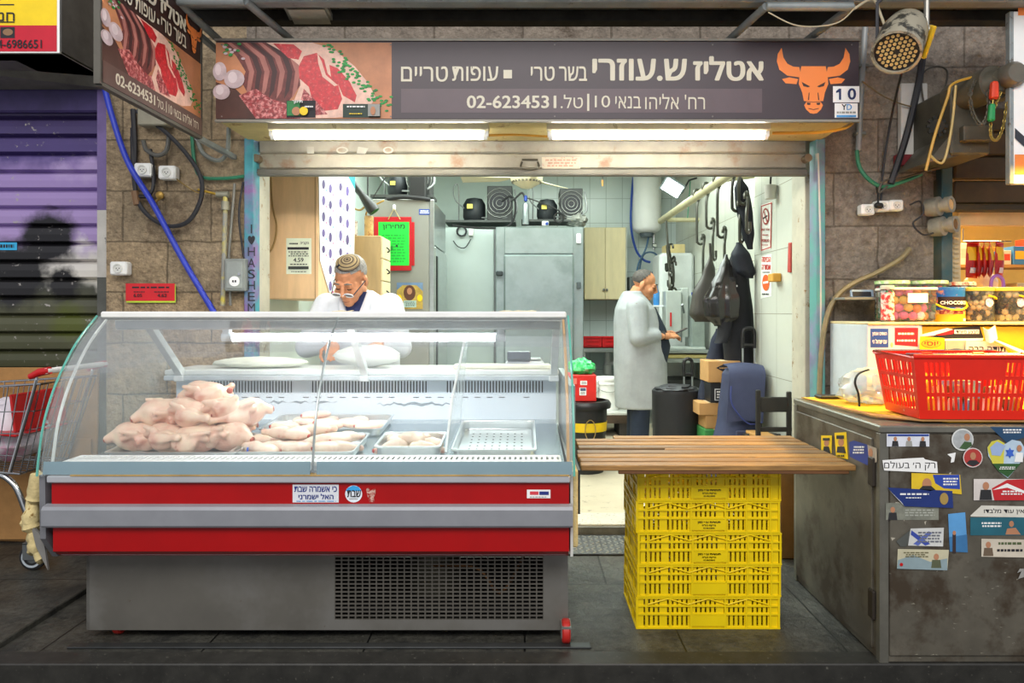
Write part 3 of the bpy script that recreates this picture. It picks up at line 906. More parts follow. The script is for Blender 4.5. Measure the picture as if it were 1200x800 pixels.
MB(M('#9b7c3c', .4, .6)).tube([P(189, 230, 4.0), P(189, 230, 3.93)], .014, 10).lathe([(0, 0), (.022, 0), (.022, .012), (.01, .02), (0, .02)], P(188, 229, 3.93), 14, (0, -1, 0)).tube([P(176, 240, 3.94), P(190, 231, 3.94)], .007, 8).build('body', tp)
MB(M('#7a5a3a', .6)).tube([P(158, 224, 3.95), P(161, 240, 3.95)], .02, 8, ).build('stub', tp)
rn = decal(None, 'red_notice', front(3.985), [('r', 148, 333, 206, 354.5, M('#b8d23a', .6)), ('r', 147.5, 332, 205, 352.5, M('#d01a24', .5, var=.03)), ('d', 152, 335, 200, 338.5, 1, INK), ('d', 155, 341, 172, 343, 1, INK), ('d', 180, 341, 200, 343, 1, INK), ('t', '6.05', 157, 344, 167, 348, INK, .02), ('t', '4.62', 185, 344, 196, 348, INK, .02)])
tag(rn, 'red price notice with a lime edge stuck on the stone wall', 'notice')
mb_ = thing('meter_box', 'grey metal lock box with a round white dial on the stone wall', 'box', P(277, 340, 3.95))
c0, c1 = P(263.5, 341, 3.93), P(288.5, 303, 3.93)
MB(M('#8f948e', .45, .4, var=.1)).bx(c0.x, c1.x, 3.92, 3.99, c0.z, c1.z, .006).build('box', mb_)
MB(M('#9aa09a', .4, .4)).bx(c0.x + .014, c1.x - .014, 3.914, 3.922, c0.z + .014, c1.z - .016, .003).build('door', mb_)
q = P(275, 329.5, 3.913); MB(PWHITE).lathe([(0, 0), (.028, 0), (.028, .006), (0, .008)], q, 20, (0, -1, 0)).m(INK).box(q + V((-.006, -.009, 0)), (.008, .002, .012)).box(q + V((.008, -.009, 0)), (.008, .002, .012)).build('dial', mb_)
MB(CHROME).cyl(P(280, 321, 3.914), P(280, 321, 3.905), .008, seg=12).build('lock', mb_)
cable('power_cable', 'thin black cable running down beside the meter box to the shutter rail', [P(285, 213, 3.97), P(280, 250, 3.97), P(284, 290, 3.97), P(287, 305, 3.96)], .006, K)
solo(MB(M('#77766e', .5, .3)).tube([P(275, 215, 3.97), P(268, 300, 3.97), P(270, 358, 3.97)], .008, 8), 'conduit', 'thin grey conduit beside the yellow gas pipe', 'conduit')
jb = solo(MB(M('#8f8a78', .6, var=.15)).box(P(182, 138, 3.95) + V((0, 0, 0)), (.16, .08, .10), None, .006), 'junction_box', 'grey junction box under the projecting sign', 'box')
cable('power_cable', 'black cable hung vertically behind the projecting sign', [P(156, 128, 3.97), P(158, 170, 3.97), P(157, 200, 3.97)], .014, K)

# ================================================================ LEFT: cardboard and shopping cart
cb = MB(KRAFT)
cb.box(V((-2.93, 4.0, .50)), (1.05, .02, .98), (-.03, 0, 0), .003).box(V((-3.05, 3.978, .47)), (.9, .01, .88), (-.035, .02, 0), .002)
cb.box((-2.82, 3.955, .32), (.8, .012, .55), (-.06, 0, 0))
solo(cb, 'cardboard_sheet', 'big flattened brown cardboard leaning on the purple shutter behind the cart', 'cardboard')
ct = thing('shopping_cart', 'wire shopping cart with red handle ends beside the meat counter', 'cart', (-2.75, 3.72, .024))
WIRE = M('#a9abac', .25, .9, var=.06)
XE = -2.40; XW = -3.35; YA, YB = 3.48, 3.93
wb = MB(WIRE)
zt2, zbm = .93, .50
top = [(XE + .03, YA, zt2 + .02), (XW, YA + .04, zt2 - .04), (XW, YB - .04, zt2 - .04), (XE + .03, YB, zt2 + .02)]
wb.tube(top, .006, 8, True)
bot = [(XE - .10, YA + .04, zbm), (XW + .1, YA + .07, zbm + .05), (XW + .1, YB - .07, zbm + .05), (XE - .10, YB - .04, zbm)]
wb.tube(bot, .006, 8, True)
for k in range(19):
    t = k / 18
    for (ta, tb, ba, bb2) in ((top[0], top[1], bot[0], bot[1]), (top[3], top[2], bot[3], bot[2])):
        wb.tube([V(ta).lerp(V(tb), t), V(ba).lerp(V(bb2), t)], .0028, 5)
for k in range(9):
    t = k / 8
    wb.tube([V(top[1]).lerp(V(top[2]), t), V(bot[1]).lerp(V(bot[2]), t)], .0028, 5)
    wb.tube([V(top[0]).lerp(V(top[3]), t), V(bot[0]).lerp(V(bot[3]), t)], .0028, 5)
    wb.tube([V(bot[0]).lerp(V(bot[3]), t), V(bot[1]).lerp(V(bot[2]), t)], .0028, 5)
for t in (.3, .55, .8):
    wb.tube([V(top[0]).lerp(V(bot[0]), t), V(top[1]).lerp(V(bot[1]), t), V(top[2]).lerp(V(bot[2]), t), V(top[3]).lerp(V(bot[3]), t)], .003, 5, True)
wb.build('wire_basket', ct)
for yy in (YA, YB):
    MB(CHROME).tube(spline([(XE - .12, yy, .52), (XE + .0, yy, zt2), (XE + .01, yy, .99), (XE + .06, yy, 1.01)], 4), .008, 8).build('handle_bracket', ct)
MB(PWHITE).tube([(XE + .07, YA - .02, 1.015), (XE + .07, YB + .02, 1.015)], .014, 12).build('handle_bar', ct)
for yy in (YA - .005, YB + .005):
    MB(RED).tube([(XE - .02, yy, .985), (XE + .03, yy, 1.008), (XE + .08, yy, 1.017)], [.014, .020, .019], 10).build('handle_end', ct)
MB(M('#c31a1e', .4, var=.08)).box((XE - .13, (YA + YB) / 2, .80), (.012, .40, .19), (0, -.12, 0), .006).box((XE - .22, (YA + YB) / 2, .70), (.22, .40, .012), (0, .1, 0), .006).build('child_seat', ct)
for yy in (YA + .05, YB - .05):
    MB(CHROME).tube(spline([(XW + .1, yy, .48), (XE - .30, yy, .50), (XE - .15, yy, .46), (XE - .08, yy, .32), (XE - .04, yy, .20), (XE - .035, yy, .165)], 6), .015, 10).build('frame_tube', ct)
for xx, yy in ((XE - .02, YA + .05), (XE - .02, YB - .05), (XW + .15, YA + .08), (XW + .15, YB - .08)):
    wz = .064 + .024
    wm = MB(DSTEEL).bx(xx - .06, xx + .01, yy - .022, yy - .018, wz - .01, wz + .07).bx(xx - .06, xx + .01, yy + .018, yy + .022, wz - .01, wz + .07).bx(xx - .06, xx + .01, yy - .022, yy + .022, wz + .066, wz + .074).lathe([(.0, 0), (.03, 0), (.034, .012), (.02, .02), (0, .02)], (xx - .02, yy, wz + .07), 14)
    co_ = wm.build('caster', ct)
    MB(RUBBER).lathe([(.028, -.015), (.058, -.015), (.064, -.010), (.064, .010), (.058, .015), (.028, .015)], (xx - .02, yy, wz), 24, (0, 1, 0)).m(M('#b7c0c6', .4)).lathe([(.040, -.0165), (.050, -.0165), (.050, .0165), (.040, .0165), (.040, -.0165)], (xx - .02, yy, wz), 24, (0, 1, 0)).m(DSTEEL).lathe([(0, -.012), (.03, -.012), (.03, .012), (0, .012)], (xx - .02, yy, wz), 16, (0, 1, 0)).build('wheel', co_)
for xx, yy in ((XW + .13, YA + .08), (XW + .13, YB - .08)):
    MB(CHROME).tube([(xx, yy, .155), (xx, yy, .50)], .013, 8).build('front_post', ct)


def crumple(mb, c, r, seed, amp=.18, seg=22, rings=14, zmin=None):
    rr = random.Random(seed); ph = [(V((rr.gauss(0, 1), rr.gauss(0, 1), rr.gauss(0, 1))).normalized(), rr.uniform(3, 9), rr.uniform(0, 6.3)) for _ in range(14)]

    def fn(q, d):
        s = 1 + amp * sum(abs(math.sin(d.dot(a) * f_ + p)) - .6 for a, f_, p in ph) / 3.0
        return q * s
    n0 = len(mb.v); mb.ell(c, r, None, seg, rings, fn)
    if zmin is not None:
        for i in range(n0, len(mb.v)):
            mb.v[i].z = max(mb.v[i].z, zmin + .0005 * (i % 3))
    return mb


BAGP = M('#e6dfe6', .35, var=.05, scale=8, second=('#e0559a', .14, 5))
solo(crumple(MB(BAGP), (-2.68, 3.73, .69), (.15, .16, .16), 4, zmin=.525), 'carrier_bag', 'white and pink plastic bag in the end of the cart', 'bag', 'bags in the cart')
solo(crumple(MB(BAGP), (-2.99, 3.73, .71), (.13, .15, .17), 9, zmin=.525), 'carrier_bag', 'white plastic bag with pink print further into the cart', 'bag', 'bags in the cart')


# ================================================================ MEAT COUNTER
XL, XR = -1.795, .178
GP = [(2.648, .690), (2.658, .76), (2.685, .88), (2.735, .99), (2.80, 1.085), (2.89, 1.185), (3.02, 1.285)]
GPS = spline([(0, y, z) for y, z in GP], 5)


def gprof(t):
    k = t * (len(GPS) - 1); i = min(int(k), len(GPS) - 2); p = GPS[i].lerp(GPS[i + 1], k - i)
    return p.y, p.z


GLASS = glass_mat('clear_counter_glass', (.97, .985, .985), .42, .03)  # slight milk stands in for pale street reflections
GLASS2 = glass_mat('clear_side_glass', (.965, .985, .98), .0, .12)  # milk whitens the pane in place of the reflected street
GLASSE = M('#5fae9f', .15, var=.05)
ACRYL = glass_mat('clear_acrylic', (.95, .97, .97), .12, .12)
BAND = M('#7f9aa5', .18, var=.03, spec=.6)
LGREY = M('#b9bcc0', .35, .25, var=.04); BUMP = M('#8f9196', .38, .15, var=.05, dirt=('#6a6a6c', .72, 30))
CRED = M('#a60408', .35, var=.05, dirt=('#d8a8a0', .765, 22)); PANEL = M('#75726a', .42, .45, var=.10, scale=3, dirt=('#5f4632', .68, 9), second=('#82807a', .3, 2))
INNER = M('#d9e2ea', .35, var=.03); DECKM = M('#aeb9bd', .25, .75, var=.06, scale=4)
FOAM = M('#d3c08a', .9, var=.2, scale=14, bump=.8, bscale=30, dirt=('#8c6a30', .6, 14))
dc = thing('display_counter', 'refrigerated glass-fronted meat counter with red front and grey bumper', 'counter', (-.8, 3.2, 0))
# base
bxl, bxr, by = -1.745, .172, 2.83
gx0, gx1 = (392 - CX) * by / FX, (637 - CX) * by / FX
gz0, gz1 = EYE - (726 - CY) * by / FX, .345
bp = MB(PANEL)
bp.bx(bxl, gx0, by, by + .012, .036, .36).bx(gx1, bxr, by, by + .012, .036, .36).bx(gx0, gx1, by, by + .012, .036, gz0)
bp.bx(bxl, bxl + .012, by, 3.72, .036, .36).bx(bxr - .012, bxr, by, 3.72, .036, .36).bx(bxl, bxr, 3.71, 3.72, .036, .36).bx(bxl, bxr, by, 3.72, .345, .36)
bp.build('base_panel', dc)
n = 30; us = []
for i in range(n):
    us += [i / n + .10 / n, i / n + .90 / n]
us = [0] + us + [1]
nr = 17; vs = []
for i in range(nr):
    vs += [i / nr + .17 / nr, i / nr + .84 / nr]
vs = [0] + vs + [1]
MB(M('#6b675f', .45, .45, var=.12)).perf(lambda u, v: (gx0 + u * (gx1 - gx0), by + .001, gz0 + v * (gz1 - gz0)), us, vs, lambda i, j: not (i % 2 == 1 and j % 2 == 1), (0, .006, 0)).build('vent_grille', dc)
MB(M('#3a3a3a', .6, .3)).bx(-1.5, -.95, 3.1, 3.5, .08, .3, .02).bx(bxl + .03, bxr - .03, 3.0, 3.6, .045, .06).m(M('#6e6a58', .5, .5)).cyl((-.4, 3.2, .06), (-.4, 3.2, .28), .11, seg=18).ell((-.4, 3.2, .28), (.11, .11, .05)).m(M('#9c6b3d', .4, .7)).tube(spline([(-.4, 3.1, .2), (-.2, 3.0, .22), (-.1, 3.0, .12), (.0, 3.1, .25)]), .008, 8).build('compressor', dc)
for X in (bxl + .12, bxr + .005):
    for Y in (2.885 if X < -1 else 2.80, 3.62):
        cs = MB(M('#8d8d88', .4, .6)).bx(X - .035, X - .031, Y - .03, Y + .03, .03, .075).bx(X + .0, X + .004, Y - .03, Y + .03, .03, .075).bx(X - .035, X + .004, Y - .04, Y + .04, .07, .078).build('caster', dc)
        MB(M('#b8241c', .5)).lathe([(0, -.016), (.040, -.016), (.046, -.010), (.046, .010), (.040, .016), (0, .016)], (X - .015, Y, .047), 22, (1, 0, 0)).m(M('#7a7a76', .4, .5)).lathe([(0, -.018), (.022, -.018), (.022, .018), (0, .018)], (X - .015, Y, .047), 16, (1, 0, 0)).build('wheel', cs)
# front
yb = 2.655
MB(CRED).bx(XL + .02, XR - .012, yb + .012, yb + .06, .578, .664).build('upper_red_panel', dc)
lw = MB(CRED); lw.add([(x, y, z) for x in (XL + .025, XR - .012) for y, z in ((yb + .012, .50), (yb + .012, .404), (yb + .06, .372), (2.86, .372), (2.86, .50))],
                      [(0, 1, 6, 5), (1, 2, 7, 6), (2, 3, 8, 7), (3, 4, 9, 8), (4, 0, 5, 9), (0, 4, 3, 2, 1), (5, 6, 7, 8, 9)]); lw.build('lower_red_panel', dc)
bu = MB(BUMP); pr = [(yb + .015, .497), (yb - .012, .500), (yb - .018, .508), (yb - .018, .566), (yb - .010, .577), (yb + .015, .583)]
bu.add([(x, y, z) for x in (XL, XR) for y, z in pr], [(i, i + 1, i + 7, i + 6) for i in range(5)] + [(5, 0, 6, 11), tuple(range(6)), tuple(range(6, 12))]); bu.build('bumper_rail', dc)
MB(LGREY).bx(XL + .01, XR - .008, yb - .005, yb + .05, .664, .690, .004).build('sill_trim', dc)
MB(M('#c19a54', .6, var=.2)).bx(XL + .10, XR - .012, yb - .006, yb + .03, .690, .6945).build('sill_seal', dc)
MB(INNER).bx(XL + .03, XR - .02, yb + .05, 2.87, .378, .70).bx(XL + .03, XR - .02, 2.86, 3.86, .378, .68).build('tub', dc)
# glass: two panes with a joint, printed band at their foot
xj = -.795
for xa, xb in ((XL - .02, xj - .004), (xj + .004, XR + .004)):
    gm = MB(GLASS); gm.sheet(lambda u, v: (xa + u * (xb - xa), *gprof(v)), 1, 60, .006, False); go = gm.build('front_glass', dc)
    MB(BAND).sheet(lambda u, v: (xa + .012 + u * (xb - xa - .016), gprof(v * .125)[0] + .009, gprof(v * .125)[1] + .004), 1, 5, .003, False).build('printed_band', go)
for X in (XL - .022, XR + .006):
    MB(GLASSE).tube([(X, y - .001, z) for y, z in (gprof(k / 30) for k in range(31))], .0045, 6).build('glass_edge', dc)
MB(M('#9fa7a6', .3, .6)).tube([(xj, y + .012, z) for y, z in (gprof(.06 + k / 30 * .92) for k in range(31))], .005, 6).build('joint_strip', dc)
for X, nm in ((XL + .02, 'end_seal'), (XR - .015, 'end_seal')):
    MB(M('#d6d9d4', .4) if X < -1 else M('#c99e6c', .5)).tube([(X, y + .018, z) for y, z in (gprof(.1 + k / 30 * .86) for k in range(31))], .006, 6).build(nm, dc)
# side glass
for X, nm in ((XL - .012, 'side_glass'), (XR - .004, 'side_glass')):
    pts = [(X, y + .004, z) for y, z in (gprof(k / 20) for k in range(21))] + [(X, 3.50, 1.285), (X, 3.62, 1.02), (X, 3.62, .69)]
    MB(GLASS2).poly(pts, (.005, 0, 0)).build(nm, dc)
MB(WHITE).bx(XL - .005, XR - .002, 3.012, 3.085, 1.276, 1.304, .006).build('top_rail', dc)
MB(M('#44474a', .4, .3)).bx(XL - .003, XR - .004, 3.016, 3.05, 1.268, 1.276).build('painted_rail_shadow', dc)  # solid dark strip, the shade under the rail put into its colour
MB(GLASS).bx(XL, XR - .01, 3.085, 3.46, 1.283, 1.289).build('top_glass', dc)
MB(M('#cfd4d6', .35, .2)).bx(XL + .01, XR - .02, 3.09, 3.20, 1.225, 1.272, .008).build('lamp_housing', dc)
CT = emit_mat('counter_tube', (.95, .97, 1.0), 14.0)
MB(CT).tube([(-1.29, 3.14, 1.192), (-.13, 3.14, 1.192)], .0165, 14).build('lamp_tube', dc)
for X, s in ((-1.29, -1), (-.13, 1)):
    MB(M('#d9dde0', .3)).tube([(X, 3.14, 1.192), (X + s * .045, 3.14, 1.192)], .020, 12).bx(X + s * .01, X + s * .04, 3.125, 3.155, 1.19, 1.23).build('lamp_holder', dc)
pm = []
for X in (-1.70, -.79, XR - .035):
    MB(M('#e3e6e6', .3, .2)).poly([(X - .016, 3.16, 1.27), (X - .016, 3.21, 1.27), (X - .016, 3.56, .985), (X - .016, 3.50, .985)], (.032, 0, 0)).box((X, 3.53, .975), (.05, .09, .03), None, .005).build('glass_support', dc)
# deck, vents, back panel, worktop


def dz(y):
    return .700 + (y - 2.80) * .073


MB(DECKM).poly([(XL + .02, 2.80, dz(2.80)), (XL + .02, 3.62, dz(3.62)), (XL + .02, 3.62, dz(3.62) - .02), (XL + .02, 2.80, dz(2.80) - .02)], (XR - XL - .04, 0, 0)).build('deck', dc)
n = 92; us = [0]
for i in range(n):
    us += [i / n + .25 / n, i / n + .72 / n]
us.append(1)
MB(PWHITE).perf(lambda u, v: (XL + .05 + u * (XR - XL - .09), 2.675 + v * .115, .738 + .001 * v), us, [0, .35, .85, 1], lambda i, j: not (i % 2 == 1 and j == 1), (0, 0, -.004)).bx(XL + .05, XR - .04, 2.785, 2.80, .695, .739).build('front_vent', dc)
n = 124; us = [0]
for i in range(n):
    us += [i / n + .3 / n, i / n + .75 / n]
us.append(1)
skip = lambda i: (i // 2) in (0, 1, 2, 3, 4, 5, 38, 39, 40, 41, 42, 43, 82, 83, 84, 85, 86, 87, 120, 121, 122, 123)
MB(INNER).perf(lambda u, v: (XL + .03 + u * (XR - XL - .05), 3.60, dz(3.6) + v * (.985 - dz(3.6))), us, [0, .60, .86, 1], lambda i, j: not (i % 2 == 1 and j == 1 and not skip(i)), (0, .005, 0)).build('back_panel', dc)
MB(M('#23272b', .6)).bx(XL + .03, XR - .02, 3.63, 3.64, .75, .98).build('back_duct', dc)
ds = MB(M('#4c555c', .6))
x = XL + .30
k = 0
while x < XR - .15:
    if k % 9 != 5:
        ds.bx(x, x + .030, 3.597, 3.5985, .868, .873)
    x += .062; k += 1
ds.m(M('#7c8a93', .6)).add([(-.75 + .42 * i / 24, 3.598, .835 + .010 * math.sin(i * 2.1) * math.sin(i * .9) + (.010 if j else -.006) * (1 - abs(i - 12) / 14)) for i in range(25) for j in (0, 1)], [(2 * i, 2 * i + 2, 2 * i + 3, 2 * i + 1) for i in range(24)])
ds.add([(-1.5 + .55 * i / 24, 3.598, .845 + .006 * math.sin(i * 2.7) + (.004 if j else -.002) * (1 + math.sin(i * 1.3))) for i in range(25) for j in (0, 1)], [(2 * i, 2 * i + 2, 2 * i + 3, 2 * i + 1) for i in range(24)])
ds.build('slot_marks', dc)
MB(M('#c9d0d4', .3, .2)).bx(XL + .02, XR - .015, 3.49, 3.60, .965, .99, .004).build('back_lip', dc)
MB(M('#e4e6e2', .35, var=.05)).bx(XL + .01, XR - .01, 3.52, 3.86, .99, 1.015, .004).build('worktop', dc)
MB(M('#8b8d8b', .4, .3)).bx(XL + .02, XR - .02, 3.82, 3.85, .37, .99).build('rear_panel', dc)
# ends
MB(M('#c8c8c2', .45)).bx(XR - .006, XR + .004, 2.68, 3.85, .38, .70).m(FOAM).bx(XR + .004, XR + .026, 2.72, 3.84, .40, .695, .006).m(M('#26282a', .5)).bx(XR + .026, XR + .036, 2.75, 3.84, .52, .69).m(GREYST).bx(XR + .004, XR + .028, 2.9, 3.84, .69, 1.0).build('end_cap', dc)
MB(M('#77787c', .45, .1)).poly([(XL - .004, 2.665, .69), (XL - .004, 3.84, .69), (XL - .004, 3.84, .36), (XL - .004, 2.74, .36), (XL - .004, 2.67, .45)], (-.022, 0, 0)).build('end_cap', dc)
rr = random.Random(5)
fm = MB(FOAM)
prev = None
pts = [((45, 555), .010), ((43, 575), .020), ((40, 590), .026), ((36, 612), .030), ((40, 628), .026), ((41, 642), .022), ((48, 655), .014)]
fm.tube(spline([P(px, py, 2.74) for (px, py), r_ in pts], 3), [max(.008, .024 + .010 * rr.uniform(-1, 1)) for _ in range(19)], 9)
for (px, py), r_ in pts:
    crumple(fm, P(px, py, 2.78), (r_ * .8, r_ * 1.6, r_ * 1.2), int(px * py), .25, 10, 7)
fm.build('broken_foam', dc, )['label'] = 'exposed cream foam where the end trim is broken'
sh = MB(M('#8d8b86', .5, .3))
sh.poly([P(36, 615, 2.72), P(42, 640, 2.72), P(56, 668, 2.72), P(52, 640, 2.72), P(46, 625, 2.72)], (0, .01, 0)).poly([P(30, 595, 2.9), P(44, 585, 2.9), P(42, 612, 2.9), P(28, 622, 2.9)], (0, .01, 0))
sh.build('bent_trim', dc)
# stickers on the front
BT = M('#24337e', .5)
decal(dc, 'sticker', front(yb + .0115), [('r', 343, 567.5, 397, 588.5, M('#dcdfe4', .4, var=.03)), ('t', 'כי אשמרה שבת', 345, 569.5, 395, 576, BT, .025), ('t', 'האל ישמרני', 350, 578, 391, 584.5, BT, .025), ('d', 346, 586, 394, 587.4, 1, SKYB)], 'white sticker with two blue lines of lettering')
decal(dc, 'sticker', front(yb + .0115), [('e', 414.5, 578.5, 10, 10, M('#e3eaf0', .4)), ('p', [(405, 575), (408, 571), (414, 568.6), (420, 570), (424, 575)], M('#3ba2e0', .4)), ('t', 'שבת', 407, 574, 423, 582, INK, .02), ('d', 409, 583, 420, 585, 1, GREYP)], 'round blue and white sticker')
decal(dc, 'glue_residue', front(yb + .0115), [('p', [(429, 573), (432, 571), (434, 575), (437, 573), (440, 572), (440, 578), (438, 583), (439, 588), (433, 588), (431, 582)], M('#c9a596', .8, var=.3, scale=60, second=('#a3201c', .35, 90)))])
decal(dc, 'maker_plate', front(yb + .0115), [('r', 617.5, 573.5, 645, 583.5, PWHITE), ('r', 621, 575.5, 631, 579.5, M('#d2404a', .5)), ('r', 632, 575.5, 643, 579.5, BT), ('d', 620, 581, 643, 582.6, 1, GREYP)], 'small white plate')
tp_ = MB(M('#cdb88c', .6, var=.1)); tp_.sheet(lambda u, v: tuple(V((-.82 + .08 * u, 3.02 + .06 * v, 1.3055 + .004 * abs(math.sin(u * 5)) * v))), 8, 3, .0015); tp_.sheet(lambda u, v: tuple(V((-.11 + .16 * u, 3.02 + .05 * v, 1.3055 + .004 * abs(math.sin(u * 9)) * v))), 8, 3, .0015); tp_.build('peeling_tape', dc)

solo(MB(M('#3a3c3c', .35, .5, var=.2)).bx(-1.77, .256, 2.745, 2.785, .0, .008, .002), 'floor_strip', 'flat dark metal strip lying on the pavement under the counter', 'strip')
dp = MB(M('#585c60', .4, .6, var=.15))
dpx0, dpx1 = -.3, .60
dp.bx(-1.2, dpx1, 3.80, 4.13, .001, .010, .002)
y = 3.82; r_ = 0
while y < 4.12:
    x = .0
    while x < .58:
        a = .7 if (r_ + int(x / .034)) % 2 else -.7
        dp.m(M('#a8a9a6', .35, .7)).box((x, y, .0115), (.028, .008, .004), (0, 0, a), .0018)
        x += .034
    y += .034; r_ += 1
solo(dp, 'tread_plate', 'diamond-pattern steel tread plate on the ground at the shop threshold', 'plate')

# ---------------------------------------------------------------- trays
TRAYM = M('#dde2e2', .28, .85, var=.06, scale=5)


def tray_mb(w_, d_, h, holes=None, mat=TRAYM):
    """open steel pan: rim, rounded walls, floor; base at the origin."""
    def ring(wx, wy, z, r):
        ps = []
        for sx, sy, a0 in ((1, 1, 0), (-1, 1, 1), (-1, -1, 2), (1, -1, 3)):
            for k in range(6):
                a = (a0 + k / 5) * PI / 2
                ps.append(V((sx * (wx - r) + r * math.cos(a), sy * (wy - r) + r * math.sin(a), z)))
        return ps
    w2, d2 = w_ / 2, d_ / 2
    rings = [ring(w2 - .018, d2 - .018, .002, .03) if holes is None else None, ring(w2 - .012, d2 - .012, .010, .035), ring(w2 - .010, d2 - .010, h - .004, .035), ring(w2 - .006, d2 - .006, h, .035), ring(w2, d2, h, .014), ring(w2, d2, h - .006, .014)]
    mb = MB(mat)
    rg = [r for r in rings if r]
    vs = [p for r in rg for p in r]; n = 24
    fs = [(i * n + k, i * n + (k + 1) % n, (i + 1) * n + (k + 1) % n, (i + 1) * n + k) for i in range(len(rg) - 1) for k in range(n)]
    mb.add(vs, fs, False)
    # outside wall
    ro = [ring(w2 - .016, d2 - .016, 0, .03), ring(w2 - .008, d2 - .008, .010, .035), ring(w2 - .006, d2 - .006, h - .006, .035)]
    vs = [p for r in ro for p in r]
    mb.add(vs, [(i * n + k, i * n + (k + 1) % n, (i + 1) * n + (k + 1) % n, (i + 1) * n + k) for i in range(2) for k in range(n)] + [tuple(range(n))], False)
    if holes is None:
        mb.add(rg[0], [tuple(range(n))], False)
    else:
        r0 = rg[0]; mb.add(ring(w2 - .016, d2 - .016, .004, .03), [tuple(range(n))], False)
        hm = mb.m(M('#15191b', .6))
        for i in range(holes[0]):
            for j in range(holes[1]):
                x = (i - (holes[0] - 1) / 2) * (w_ - .09) / holes[0]; y = (j - (holes[1] - 1) / 2) * (d_ - .16) / holes[1]
                mb.add([V((x + 0.0050 * math.cos(a * PI / 4), y + 0.0075 * math.sin(a * PI / 4), .0048)) for a in range(8)], [tuple(range(8))], False)
    return mb


TILT = math.atan(.073)


def tray(label, x, y, w_, d_, h, rz=0, holes=None, name='steel_tray'):
    o = tray_mb(w_, d_, h, holes).build(name)
    o.location = (x, y, dz(y) + .001); o.rotation_euler = (TILT, 0, rz)
    return tag(o, label, 'tray', 'steel trays in the counter')


tray('shallow steel tray heaped with whole chickens', -1.415, 2.995, .53, .325, .04)
tray('steel tray of chicken thighs at the front glass joint', -.935, 3.00, .50, .32, .04)
tray('steel tray of chicken pieces at the back behind the thighs', -.93, 3.385, .56, .32, .04)
tray('small deep grey tray with a few chicken drumsticks', -.475, 2.99, .27, .25, .055)
tray('empty perforated steel tray at the end of the counter', -.125, 3.12, .345, .53, .045, 0, (8, 7), 'perforated_tray')
dv = MB(ACRYL)
dv.poly([(-.318, 2.83, .745), (-.30, 2.90, .95), (-.262, 3.03, 1.17), (-.262, 3.20, 1.17), (-.318, 3.52, .80), (-.318, 3.52, .76)], (.006, 0, 0))
dv.m(M('#e9eceb', .3)).tube([(-.315, 2.83, .745), (-.297, 2.90, .95), (-.259, 3.03, 1.17)], .005, 6)
solo(dv, 'divider', 'clear acrylic divider standing between the drumstick tray and the perforated tray', 'divider')

# ---------------------------------------------------------------- poultry


def skinmat(name, base, pink, yel, spot):
    m, nt, b, out = newmat(name)
    co = objco(nt)
    col = ramp(nt, noise(nt, co, 9.0, 4.0), [(.30, lin(yel)), (.52, lin(base)), (.72, lin(pink))])
    f = ramp(nt, noise(nt, co, 22.0, 6.0, .7), [(.60, (0, 0, 0)), (.72, (1, 1, 1))])
    col = mixrgb(nt, f, col, lin(spot)); nt.links.new(col, b.inputs['Base Color'])
    b.inputs['Roughness'].default_value = .30; b.inputs['Subsurface Weight'].default_value = .15; b.inputs['Subsurface Radius'].default_value = (.02, .008, .005); b.inputs['Subsurface Scale'].default_value = .3
    bumpn(nt, b, noise(nt, co, 130.0, 3.0), .25, .004)
    return m


CHK = skinmat('poultry_skin', '#e6c0a8', '#d08c78', '#eedcc0', '#bd705e')
CHK2 = skinmat('pale_poultry_skin', '#e6c9b4', '#d99f8c', '#eeddc6', '#cc7a68')
CUT = M('#a8503f', .4, var=.25, scale=30)


def whole_chicken(seed, legs_in=True):
    r = random.Random(seed); j = lambda a: r.uniform(-a, a)
    mb = MB(CHK)
    mb.ell((0, 0, .065), (.098, .070, .060)).ell((.035, 0, .085), (.062, .058, .045)).ell((-.06, 0, .058), (.05, .052, .045))
    for s in (-1, 1):
        mb.ell((-.035 + j(.01), s * .062, .058), (.055, .030, .042), (0, .3, s * .3))           # thigh
        k = V((.012 + j(.01), s * (.082 + j(.006)), .058)); e = V((-.075 + j(.02), s * (.052 + j(.012)), .105 + j(.02)))
        if not legs_in:
            e = V((-.13, s * (.07 + j(.02)), .075 + j(.02)))
        mb.tube([k, k.lerp(e, .35), k.lerp(e, .8), e], [.024, .026, .013, .014], 10).ell(e, .016)
        a = V((.055, s * .066, .07)); b2 = V((.0 + j(.01), s * .086, .095)); c = V((.055 + j(.01), s * .092, .105))
        mb.tube([a, b2], [.017, .013], 8).tube([b2, c], [.013, .009], 8).ell(b2, .014)
    mb.tube([(.085, 0, .075), (.125, 0, .06 + j(.01))], [.026, .018], 10)
    mb.ell((-.108, 0, .055), (.018, .022, .014))
    vs, fs = remesh(mb, .0065, 3)
    m2 = MB(CHK); m2.add(vs, fs, True)
    o = m2.build('whole_chicken')
    c_ = MB(CUT); c_.ell((-.103, 0, .083), (.010, .020, .015)).ell((.126, 0, .06), (.006, .014, .013))
    c_.build('cut_flesh', o)
    return o


